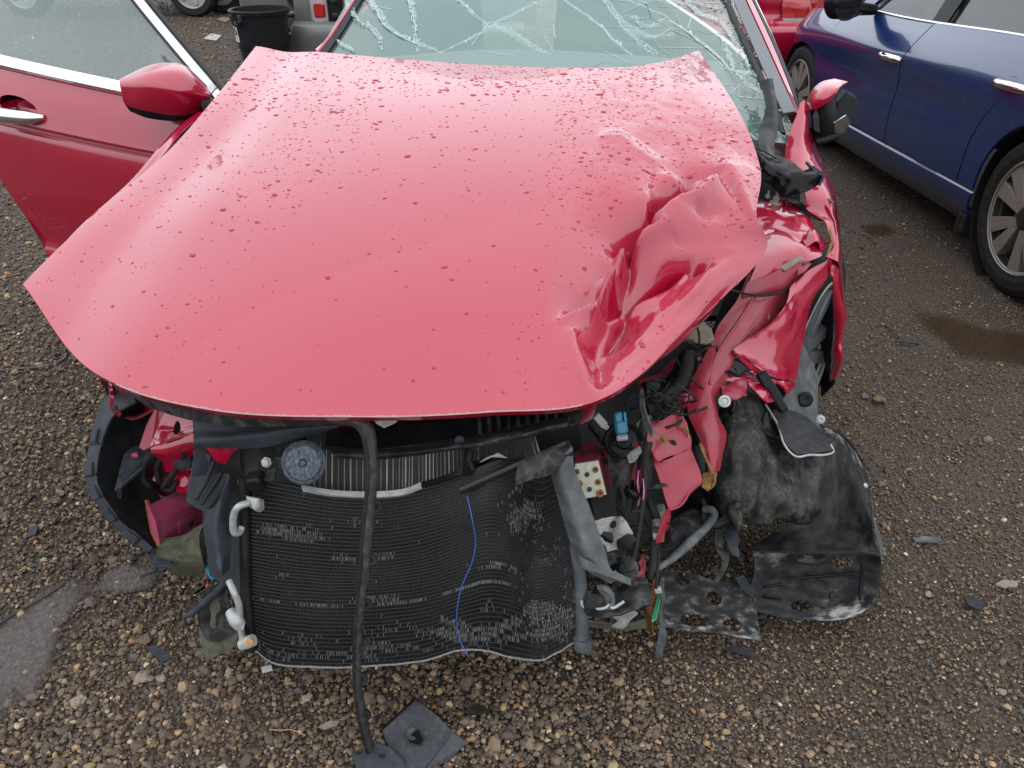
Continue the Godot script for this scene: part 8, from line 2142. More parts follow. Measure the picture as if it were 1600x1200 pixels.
func alloy_wheel(o: Node3D, at: Vector3, r: float, face: Material, called := "wheel") -> void:
	var w := Node3D.new()
	w.name = called
	o.add_child(w, true)
	w.position = at
	var ax := Vector3(-1, 0, 0)
	var m := Mb.new()
	lathe(m, Vector3.ZERO, ax, [Vector2(r * 0.7, 0.0), Vector2(r * 0.72, 0.01), Vector2(r * 0.8, 0.02), Vector2(r * 0.9, 0.018), Vector2(r * 0.97, 0.005), Vector2(r, -0.02), Vector2(r, -0.17), Vector2(r * 0.96, -0.2), Vector2(r * 0.7, -0.2)], 56)
	put("tyre", m, M.rubber, w)
	m = Mb.new()
	lathe(m, Vector3.ZERO, ax, [Vector2(r * 0.66, -0.02), Vector2(r * 0.68, 0.012), Vector2(r * 0.72, 0.014), Vector2(r * 0.73, 0.0), Vector2(r * 0.66, -0.03), Vector2(r * 0.64, -0.16), Vector2(0.0, -0.17)], 48)
	put("rim", m, M.rim_dark, w)
	m = Mb.new()
	lathe(m, Vector3.ZERO, ax, [Vector2(r * 0.665, 0.006), Vector2(r * 0.70, 0.0165), Vector2(r * 0.725, 0.012)], 48)
	put("rim_edge", m, face, w)
	for k in 5:
		for e in [-1.0, 1.0]:
			var a: float = TAU * k / 5.0 + 0.25 + e * 0.26
			var d := Vector3(0, cos(a), sin(a))
			var t := Vector3(0, -sin(a), cos(a))
			var d2 := Vector3(0, cos(a - e * 0.16), sin(a - e * 0.16))
			m = Mb.new()
			between(m, [d2 * r * 0.12 + t * 0.014 + ax * 0.012, d2 * r * 0.12 - t * 0.014 + ax * 0.012, d2 * r * 0.12 - t * 0.02 - ax * 0.03, d2 * r * 0.12 + t * 0.02 - ax * 0.03], [d * r * 0.68 + t * 0.034 + ax * 0.008, d * r * 0.68 - t * 0.034 + ax * 0.008, d * r * 0.67 - t * 0.026 - ax * 0.05, d * r * 0.67 + t * 0.026 - ax * 0.05])
			put("spoke", m, face, w)
	m = Mb.new()
	lathe(m, Vector3.ZERO, ax, [Vector2(r * 0.2, -0.02), Vector2(r * 0.19, 0.01), Vector2(r * 0.1, 0.014), Vector2(r * 0.095, 0.02), Vector2(0.0, 0.021)], 20)
	put("hub", m, M.rim_dark, w)
	m = Mb.new()
	lathe(m, Vector3.ZERO, ax, [Vector2(r * 0.62, -0.08), Vector2(r * 0.3, -0.075), Vector2(0.0, -0.07)], 24)
	put("brake_disc", m, M.alloy_dull, w)


func neighbours() -> void:
	blue_sedan()
	red_sedan_behind()
	dark_truck()
	silver_van()
	far_car()
	trash_can()


func blue_sedan() -> void:
	var o := thing("blue_sedan", Vector3(2.05, 0, -2.995), "dark blue sedan with chrome handles parked at the right of the wreck", "car")
	o.rotation = Vector3(-0.022, 0.037, 0)
	var m: Mb
	put("front_wing", side_panel([2.24, 2.22, 2.16], [3.5, 3.5, 3.3], 0.2, 0.93, 60, 30), M.blue, o)
	var fd := put("front_door", side_panel([1.235, 1.24, 1.2], [2.232, 2.212, 2.15], 0.345, 0.94, 30, 34), M.blue, o)
	var rd := put("rear_door", side_panel([0.50, 0.42, 0.02], [1.225, 1.23, 1.19], 0.345, 0.95, 34, 34), M.blue, o)
	put("rear_quarter", side_panel([-0.95, -0.95, -0.9], [0.49, 0.41, 0.01], 0.345, 0.96, 60, 30), M.blue, o)
	put("sill", sheet([[Vector3(0.0, 0.335, -0.34), Vector3(0.004, 0.335, -1.3), Vector3(0.0, 0.335, -2.27)], [Vector3(-0.008, 0.32, -0.35), Vector3(-0.008, 0.32, -1.3), Vector3(-0.008, 0.32, -2.26)], [Vector3(0.01, 0.25, -0.37), Vector3(0.01, 0.25, -1.3), Vector3(0.01, 0.25, -2.25)], [Vector3(0.07, 0.17, -0.38), Vector3(0.07, 0.17, -1.3), Vector3(0.07, 0.17, -2.24)]], 16, 14, 0.01), M.blue, o)
	m = Mb.new()
	box(m, Vector3(0.06, 0.17, -0.42), Vector3(0.08, 0.1, 0.06), Basis(), 0.01)
	put("mud_flap", m, M.rubber, o)
	put("underside", sheet([[Vector3(0.1, 0.2, 0.8), Vector3(0.1, 0.2, -3.3)], [Vector3(1.6, 0.2, 0.8), Vector3(1.6, 0.2, -3.3)]], 2, 2, 0.02), M.dark, o)
	for c in [0.0, -2.62]:
		m = Mb.new()
		lathe(m, Vector3(0.03, 0.33, c), Vector3(-1, 0, 0), [Vector2(0.375, 0.0), Vector2(0.385, -0.3), Vector2(0.0, -0.3)], 40)
		put("wheel_arch", m, M.dark, o)
		alloy_wheel(o, Vector3(0.03, 0.33, c), 0.322, M.bronze)
	# windows: glass leaning in, posts, chrome belt line
	var belt := func(s: float) -> Vector3:
		return Vector3(side_x(s, 0.945), 0.945 - 0.03 * smoothstep(0.3, 1.6, s), -s)
	var glass := func(s: float, h: float) -> Vector3:
		var b: Vector3 = belt.call(s)
		return b + Vector3(0.03 + 0.42 * h, h, 0.0)
	var ws := [[0.05, 1.12, "rear_window", 0.0], [1.26, 1.95, "front_window", 0.0]]
	for w in ws:
		var g := []
		for h in [0.0, 0.15, 0.3, 0.42]:
			var row := []
			for k in 5:
				row.append(glass.call(lerpf(w[0], w[1] - (h * 1.15 if w[2] == "front_window" else 0.0), k / 4.0), h))
			g.append(row)
		put(w[2], sheet(g, 8, 8, 0.004), M.blue_glass, o)
	put("window_post", sheet([[glass.call(1.26, 0.0) + Vector3(-0.012, 0, 0), glass.call(1.26, 0.42) + Vector3(-0.012, 0, 0)], [glass.call(1.12, 0.0) + Vector3(-0.012, 0, 0), glass.call(1.1, 0.42) + Vector3(-0.012, 0, 0)]], 6, 4, 0.012), M.cowl, o)
	put("front_post", sheet([[glass.call(2.12, 0.0) + Vector3(-0.01, 0, 0), glass.call(1.9, 0.2) + Vector3(-0.01, 0, 0), glass.call(1.62, 0.42) + Vector3(-0.01, 0, 0)], [glass.call(1.98, 0.0) + Vector3(-0.014, 0, 0), glass.call(1.74, 0.2) + Vector3(-0.014, 0, 0), glass.call(1.46, 0.42) + Vector3(-0.014, 0, 0)]], 10, 3, 0.02), M.blue, o)
	m = Mb.new()
	var bl := []
	for k in 12:
		bl.append(belt.call(lerpf(-0.1, 1.98, k / 11.0)) + Vector3(0.0, 0.006, 0))
	tube(m, bl, 0.011, 8, 4)
	put("belt_trim", m, M.chrome, o)
	# hood, windshield, roof
	var hood := []
	for s in [1.95, 2.4, 2.9, 3.3, 3.5]:
		var row := []
		for k in 5:
			var f := k / 4.0
			var xl: float = side_x(s, 0.95) + 0.02
			row.append(Vector3(lerpf(xl, 1.74 - xl, f), 0.93 - 0.16 * smoothstep(1.9, 3.6, s) + 0.06 * sin(f * PI), -s))
		hood.append(row)
	put("hood", sheet(hood, 20, 24, 0.01), M.blue, o)
	put("nose", sheet([hood[4], shifted(hood[4], Vector3(0, -0.2, -0.05)), shifted(hood[4], Vector3(0, -0.55, 0.0))], 16, 8, 0.01), M.blue, o)
	m = Mb.new()
	tube(m, [Vector3(0.17, 0.70, -3.02), Vector3(0.24, 0.69, -3.22), Vector3(0.4, 0.67, -3.42)], [0.04, 0.055, 0.05], 12, 6)
	put("headlight", m, M.white_plug, o)
	m = Mb.new()
	tube(m, [Vector3(0.135, 0.62, -3.0), Vector3(0.17, 0.62, -3.14)], [0.018, 0.026], 10, 3)
	put("side_lamp", m, M.orange, o)
	put("windshield", sheet([[Vector3(0.2, 0.95, -2.1), Vector3(0.87, 1.0, -2.25), Vector3(1.54, 0.95, -2.1)], [Vector3(0.4, 1.38, -1.4), Vector3(0.87, 1.42, -1.45), Vector3(1.34, 1.38, -1.4)]], 8, 4, 0.005), M.blue_glass, o)
	put("roof", sheet([[Vector3(0.36, 1.37, -1.4), Vector3(0.87, 1.43, -1.4), Vector3(1.38, 1.37, -1.4)], [Vector3(0.34, 1.4, -0.5), Vector3(0.87, 1.47, -0.5), Vector3(1.4, 1.4, -0.5)], [Vector3(0.4, 1.3, 0.3), Vector3(0.87, 1.37, 0.3), Vector3(1.34, 1.3, 0.3)], [Vector3(0.3, 0.98, 0.9), Vector3(0.87, 1.02, 0.95), Vector3(1.44, 0.98, 0.9)]], 12, 16, 0.02), M.blue, o)
	put("dashboard", sheet([[Vector3(0.25, 0.9, -2.0), Vector3(1.5, 0.9, -2.0)], [Vector3(0.25, 0.93, -1.6), Vector3(1.5, 0.93, -1.6)], [Vector3(0.25, 0.6, -1.5), Vector3(1.5, 0.6, -1.5)]], 6, 8, 0.02), std(lin(0.3, 0.31, 0.3), 0.7), o)
	m = Mb.new()
	var ring := []
	for k in 17:
		var a := TAU * k / 16.0
		ring.append(Vector3(0.5, 0.98, -1.36) + Vector3(cos(a) * 0.19, sin(a) * 0.17, -sin(a) * 0.07))
	tube(m, ring, 0.015, 8, 3)
	put("steering_wheel", m, M.black, o)
	for s in [[0.5, -0.85], [0.5, 0.1]]:
		put("seat", blob([[Vector3(s[0] - 0.12, 0.5, s[1]), Vector3(s[0] - 0.12, 1.05, s[1] + 0.15), 0.11, 0.09], [Vector3(s[0] + 0.12, 0.5, s[1]), Vector3(s[0] + 0.12, 1.05, s[1] + 0.15), 0.11, 0.09]], 0.04, 0.08), M.dark, o)
	# handles in their cups
	for q in [[1.36, 0.765, fd], [0.31, 0.80, rd]]:
		var p := Vector3(side_x(q[0], q[1]), q[1] - 0.02, -q[0])
		m = Mb.new()
		lathe(m, Vector3.ZERO, Vector3(-1, 0, 0), [Vector2(1.0, 0.0), Vector2(0.93, -0.08), Vector2(0.55, -0.14), Vector2(0.0, -0.16)], 24)
		var cup := put("handle_cup", m, M.blue, q[2])
		cup.transform = Transform3D(Basis(Vector3(0.05, 0, 0), Vector3(0, 0.045, 0), Vector3(0, 0, 0.075)), p + Vector3(-0.006, -0.004, 0))
		m = Mb.new()
		lathe(m, Vector3.ZERO, Vector3(-1, 0, 0), [Vector2(1.0, 0.0), Vector2(1.04, 0.04), Vector2(1.0, 0.06)], 24)
		m = Mb.new()
		tube(m, [p + Vector3(0.004, 0.002, 0.105), p + Vector3(-0.022, 0.006, 0.085), p + Vector3(-0.034, 0.008, 0.02), p + Vector3(-0.03, 0.006, -0.05), p + Vector3(-0.018, 0.004, -0.085), p + Vector3(0.004, 0.0, -0.1)], [0.014, 0.02, 0.02, 0.018, 0.019, 0.013], 12, 5)
		put("handle", m, M.chrome, q[2])
	# mirror
	var c := Vector3(-0.13, 0.965, -1.82)
	var mir := put("mirror", blob([[c + Vector3(-0.05, 0.012, 0.03), c + Vector3(0.05, 0.015, 0.03), 0.058, 0.056], [c + Vector3(-0.04, -0.03, 0.03), c + Vector3(0.06, -0.025, 0.03), 0.045, 0.045], [c + Vector3(0.1, -0.02, 0.0), c + Vector3(0.2, -0.03, -0.02), 0.04, 0.03]], 0.012, 0.03), M.black_gloss, o)
	m = Mb.new()
	lathe(m, c + Vector3(0.005, -0.004, 0.082), Vector3(0, 0, 1), [Vector2(0.075, 0.0), Vector2(0.07, 0.006), Vector2(0.066, 0.002), Vector2(0.0, 0.002)], 24)
	put("mirror_glass", m, M.black_gloss, mir)


func red_sedan_behind() -> void:
	var o := thing("red_sedan", Vector3(1.62, 0, -6.75), "red sedan seen from behind with bright red tail lamp", "car")
	var rows := []
	for q in [[1.02, -0.75, 0.62], [0.99, -0.1, 0.74], [0.95, 0.02, 0.78], [0.8, 0.06, 0.82], [0.66, 0.05, 0.86], [0.60, 0.1, 0.87], [0.56, 0.16, 0.875], [0.5, 0.17, 0.88], [0.38, 0.15, 0.87], [0.26, 0.08, 0.83]]:
		var row := []
		for k in 9:
			var f := k / 4.0 - 1.0
			row.append(Vector3(q[2] * f, q[0], q[1] - 0.1 * pow(absf(f), 4.0) - 0.2 * pow(absf(f), 12.0)))
		rows.append(row)
	put("trunk_and_bumper", sheet(rows, 40, 50, 0.01), M.red, o)
	for s in [-1.0, 1.0]:
		put("side", sheet([[Vector3(s * 0.78, 0.95, -0.25), Vector3(s * 0.82, 0.95, -2.0), Vector3(s * 0.75, 0.9, -4.2)], [Vector3(s * 0.87, 0.6, -0.22), Vector3(s * 0.89, 0.6, -2.0), Vector3(s * 0.82, 0.6, -4.2)], [Vector3(s * 0.84, 0.26, -0.25), Vector3(s * 0.86, 0.22, -2.0), Vector3(s * 0.8, 0.26, -4.2)]], 12, 10, 0.02), M.red, o)
		var lamp := put("tail_lamp", sheet([[Vector3(s * 0.5, 0.840, 0.035), Vector3(s * 0.68, 0.850, -0.0), Vector3(s * 0.81, 0.840, -0.14)], [Vector3(s * 0.48, 0.740, 0.062), Vector3(s * 0.69, 0.740, 0.035), Vector3(s * 0.845, 0.740, -0.11)], [Vector3(s * 0.5, 0.640, 0.066), Vector3(s * 0.7, 0.640, 0.04), Vector3(s * 0.87, 0.640, -0.11)]], 14, 10, 0.02), M.tail_red, o)
		put("reverse_lens", sheet([[Vector3(s * 0.5, 0.638, 0.066), Vector3(s * 0.7, 0.638, 0.042), Vector3(s * 0.87, 0.638, -0.11)], [Vector3(s * 0.53, 0.585, 0.066), Vector3(s * 0.7, 0.585, 0.042), Vector3(s * 0.872, 0.585, -0.11)]], 14, 4, 0.02), M.lens, lamp)
		var m := Mb.new()
		lathe(m, Vector3(s * 0.72, 0.740, 0.036), Vector3(0, 0, 1), [Vector2(0.075, 0.0), Vector2(0.07, 0.006), Vector2(0.05, 0.004), Vector2(0.0, 0.01)], 20)
		put("lamp_ring", m, M.tail_red, lamp)
	var st := Mb.new()
	box(st, Vector3(0, 0.86, 0.075), Vector3(1.0, 0.045, 0.02), Basis(), 0.006)
	put("chrome_strip", st, M.chrome, o)
	put("rear_glass", sheet([[Vector3(-0.62, 1.02, -0.7), Vector3(0.62, 1.02, -0.7)], [Vector3(-0.5, 1.4, -1.3), Vector3(0.5, 1.4, -1.3)]], 4, 4, 0.01), M.blue_glass, o)
	put("roof", sheet([[Vector3(-0.52, 1.4, -1.3), Vector3(0, 1.46, -1.3), Vector3(0.52, 1.4, -1.3)], [Vector3(-0.52, 1.38, -2.6), Vector3(0, 1.45, -2.6), Vector3(0.52, 1.38, -2.6)], [Vector3(-0.66, 0.98, -3.3), Vector3(0, 1.02, -3.3), Vector3(0.66, 0.98, -3.3)], [Vector3(-0.7, 0.75, -4.4), Vector3(0, 0.8, -4.4), Vector3(0.7, 0.75, -4.4)]], 10, 16, 0.02), M.red, o)
	for z in [-0.95, -3.5]:
		for s in [-1.0, 1.0]:
			var m := Mb.new()
			lathe(m, Vector3(s * 0.72, 0.32, z), Vector3(s, 0, 0), [Vector2(0.0, -0.1), Vector2(0.3, -0.1), Vector2(0.32, -0.08), Vector2(0.32, 0.1), Vector2(0.3, 0.13), Vector2(0.21, 0.12), Vector2(0.0, 0.1)], 28)
			put("wheel", m, M.rubber, o)


func dark_truck() -> void:
	var o := thing("dark_truck", Vector3(3.2, 0, -8.2), "dark grey pickup truck behind the blue sedan's mirror", "truck")
	var m := Mb.new()
	box(m, Vector3(0.9, 0.82, 0.0), Vector3(3.4, 0.8, 1.75), Basis(), 0.06)
	put("body", m, M.truck, o)
	m = Mb.new()
	box(m, Vector3(1.6, 1.5, 0.0), Vector3(1.8, 0.6, 1.55), Basis(), 0.1)
	put("cab", m, M.black_gloss, o)
	m = Mb.new()
	box(m, Vector3(-0.78, 0.62, 0.1), Vector3(0.14, 0.22, 1.8), Basis(), 0.04)
	put("bumper", m, M.slate, o)
	m = Mb.new()
	box(m, Vector3(0.9, 1.15, 0.9), Vector3(3.3, 0.035, 0.03), Basis(), 0.01)
	put("side_rail", m, M.slate, o)
	for x in [-0.1, 2.2]:
		m = Mb.new()
		lathe(m, Vector3(x, 0.38, 0.72), Vector3(0, 0, 1), [Vector2(0.0, -0.12), Vector2(0.36, -0.12), Vector2(0.38, -0.1), Vector2(0.38, 0.1), Vector2(0.35, 0.14), Vector2(0.24, 0.13), Vector2(0.0, 0.08)], 32)
		put("wheel", m, M.rubber, o)


func silver_van() -> void:
	var o := thing("silver_van", Vector3(-1.0, 0, -7.2), "silver van with its door open behind the black trash can", "van")
	var m: Mb
	put("body", sheet([[Vector3(-0.72, 1.9, 0.0), Vector3(0.2, 1.95, 0.02), Vector3(1.1, 1.9, 0.0)], [Vector3(-0.78, 1.1, 0.1), Vector3(0.2, 1.12, 0.14), Vector3(1.18, 1.1, 0.1)], [Vector3(-0.8, 0.55, 0.12), Vector3(0.2, 0.56, 0.16), Vector3(1.2, 0.55, 0.12)]], 10, 8, 0.03), M.silver, o)
	put("bumper", sheet([[Vector3(-0.8, 0.56, 0.14), Vector3(-0.6, 0.56, 0.22), Vector3(1.1, 0.56, 0.22)], [Vector3(-0.82, 0.5, 0.16), Vector3(-0.62, 0.5, 0.27), Vector3(1.1, 0.5, 0.27)], [Vector3(-0.82, 0.24, 0.14), Vector3(-0.62, 0.24, 0.25), Vector3(1.1, 0.24, 0.25)]], 14, 10, 0.02), M.silver, o)
	put("side", sheet([[Vector3(-0.72, 1.9, 0.0), Vector3(-0.72, 1.9, -4.0)], [Vector3(-0.8, 1.0, 0.08), Vector3(-0.8, 1.0, -4.0)], [Vector3(-0.8, 0.26, 0.1), Vector3(-0.8, 0.26, -4.0)]], 6, 6, 0.03), M.silver, o)
	var lamp := Mb.new()
	box(lamp, Vector3(-0.58, 0.79, 0.18), Vector3(0.14, 0.48, 0.08), Basis(Vector3.UP, -0.15), 0.02)
	var ln := put("tail_lamp", lamp, M.lens, o)
	m = Mb.new()
	box(m, Vector3(-0.575, 0.66, 0.215), Vector3(0.1, 0.12, 0.03), Basis(Vector3.UP, -0.15), 0.012)
	put("red_lens", m, M.tail_red, ln)
	m = Mb.new()
	box(m, Vector3(-0.575, 0.93, 0.215), Vector3(0.1, 0.14, 0.03), Basis(Vector3.UP, -0.15), 0.012)
	put("red_lens", m, M.tail_red, ln)
	m = Mb.new()
	box(m, Vector3(-0.445, 0.8, 0.18), Vector3(0.11, 0.52, 0.06), Basis(), 0.01)
	put("door_channel", m, M.black, o)
	for k in 4:
		m = Mb.new()
		box(m, Vector3(-0.45, 0.62 + k * 0.11, 0.215), Vector3(0.05, 0.04, 0.03), Basis(), 0.008)
		put("channel_stop", m, M.dark, o)
	# the open door, its inner lining towards us
	m = Mb.new()
	var b := Basis(Vector3.UP, 0.12)
	box(m, Vector3(-0.97, 0.95, 0.05), Vector3(0.58, 1.35, 0.06), b, 0.02)
	var d := put("open_door", m, M.beige, o)
	for q in [[0.62, 0.035, 0.54, 0.05], [0.46, 0.03, 0.54, 0.05]]:
		m = Mb.new()
		box(m, Vector3(-0.97, q[0], 0.09), Vector3(q[2], q[1], q[3]), b, 0.012)
		put("ledge", m, M.beige_light, d)
	m = Mb.new()
	box(m, Vector3(-0.97, 0.54, 0.083), Vector3(0.44, 0.1, 0.03), b, 0.012)
	put("pocket", m, M.beige, d)
	m = Mb.new()
	lathe(m, Vector3(-0.77, 0.74, 0.085), Vector3(-0.12, 0, 1), [Vector2(0.095, 0.0), Vector2(0.09, 0.015), Vector2(0.07, 0.008), Vector2(0.0, 0.006)], 24)
	put("latch_cup", m, M.black, d)
	m = Mb.new()
	box(m, Vector3(-0.76, 0.745, 0.105), Vector3(0.1, 0.035, 0.02), b, 0.008)
	put("latch_handle", m, M.alloy, d)
	m = Mb.new()
	lathe(m, Vector3(-0.62, 0.33, -0.8), Vector3(-1, 0, 0), [Vector2(0.0, -0.1), Vector2(0.32, -0.1), Vector2(0.33, 0.08), Vector2(0.3, 0.14), Vector2(0.0, 0.12)], 28)
	put("wheel", m, M.rubber, o)


func far_car() -> void:
	var o := thing("dark_car", Vector3(-5.75, 0, -12.6), "black car far off at the top left, its rear wheel beside the door frame", "car")
	var m := Mb.new()
	put("body", blob([[Vector3(-1.6, 0.62, 0), Vector3(1.7, 0.62, 0), 0.36, 0.36], [Vector3(-0.9, 1.05, 0), Vector3(0.8, 1.05, 0), 0.36, 0.36], [Vector3(-1.6, 0.62, -0.9), Vector3(1.7, 0.62, -0.9), 0.36, 0.36]], 0.08, 0.2), M.black_gloss, o)
	for x in [-1.2, 1.2, 0.2]:
		if x == 0.2:
			continue
		m = Mb.new()
		lathe(m, Vector3(x, 0.33, 0.32), Vector3(0, 0, 1), [Vector2(0.0, -0.2), Vector2(0.32, -0.2), Vector2(0.33, -0.16), Vector2(0.33, 0.04), Vector2(0.3, 0.08), Vector2(0.22, 0.07)], 30)
		var w := put("wheel", m, M.rubber, o)
		m = Mb.new()
		lathe(m, Vector3(x, 0.33, 0.32), Vector3(0, 0, 1), [Vector2(0.22, 0.07), Vector2(0.2, 0.05), Vector2(0.06, 0.06), Vector2(0.0, 0.07)], 24)
		put("rim", m, M.alloy, w)
		for k in 5:
			m = Mb.new()
			var a := TAU * k / 5.0
			box(m, Vector3(x, 0.33, 0.385) + Vector3(cos(a), sin(a), 0) * 0.12, Vector3(0.13, 0.05, 0.02), Basis(Vector3(0, 0, 1), a), 0.006)
			put("spoke", m, M.alloy, w)
	var o2: Node3D = o.duplicate()
	o2.name = numbered("dark_car")
	add_child(o2)
	o2.position = Vector3(-3.1, 0, -13.1)
	o2.rotation.y = 0.08
	meta(o, "", "", "dark cars parked far back")
	meta(o2, "second black car far back, its front wheel above the trash can", "car", "dark cars parked far back")


func trash_can() -> void:
	var o := thing("trash_can", Vector3(-2.0, 0, -6.75), "black round plastic trash can with a white sticker", "trash can")
	var m := Mb.new()
	lathe(m, Vector3.ZERO, Vector3.UP, [Vector2(0.0, 0.0), Vector2(0.155, 0.0), Vector2(0.165, 0.02), Vector2(0.19, 0.40), Vector2(0.198, 0.43), Vector2(0.2, 0.44), Vector2(0.216, 0.66), Vector2(0.234, 0.665), Vector2(0.238, 0.69), Vector2(0.226, 0.7), Vector2(0.208, 0.695), Vector2(0.19, 0.45), Vector2(0.15, 0.03), Vector2(0.0, 0.03)], 48)
	put("tub", m, M.can, o)
	m = Mb.new()
	var lp := []
	for k in 9:
		var a := -0.55 + 0.045 * (k - 4)
		lp.append(Vector3(sin(a) * 0.25, 0.60 + 0.035 * pow(absf(k - 4) / 4.0, 3.0), cos(a) * 0.25))
	tube(m, lp, 0.013, 8, 3)
	put("handle", m, M.can, o)
	for k in [0, 8]:
		m = Mb.new()
		box(m, lp[k] + Vector3(0, 0.015, 0.0), Vector3(0.02, 0.05, 0.03), Basis(Vector3.UP, -0.55), 0.004)
		put("handle_lug", m, M.slate, o)
	var rows := []
	for y in [0.62, 0.55, 0.47]:
		var row := []
		for k in 5:
			var a := -0.98 - 0.3 + 0.13 * k
			row.append(Vector3(sin(a), 0, cos(a)) * (0.2 + (y - 0.43) * 0.07 + 0.005) + Vector3(0, y, 0))
		rows.append(row)
	var st := put("sticker", sheet(rows, 10, 6, 0.001), std(lin(0.62, 0.61, 0.57), 0.6), o)
	for q in [["1", -1.04, 0.545], ["5", -0.9, 0.545], ["2", -0.92, 0.60]]:
		var t := TextMesh.new()
		var f := SystemFont.new()
		f.font_names = PackedStringArray(["Droid Sans"])
		f.font_weight = 700
		t.font = f
		t.text = q[0]
		t.font_size = 16
		t.pixel_size = 0.0045 if q[2] < 0.58 else 0.0025
		t.depth = 0.001
		var a: float = q[1]
		var n := put("digit", t, M.dark, st, Vector3(sin(a), 0, cos(a)) * (0.2 + (q[2] - 0.43) * 0.07 + 0.0072) + Vector3(0, q[2], 0))
		n.rotation.y = a


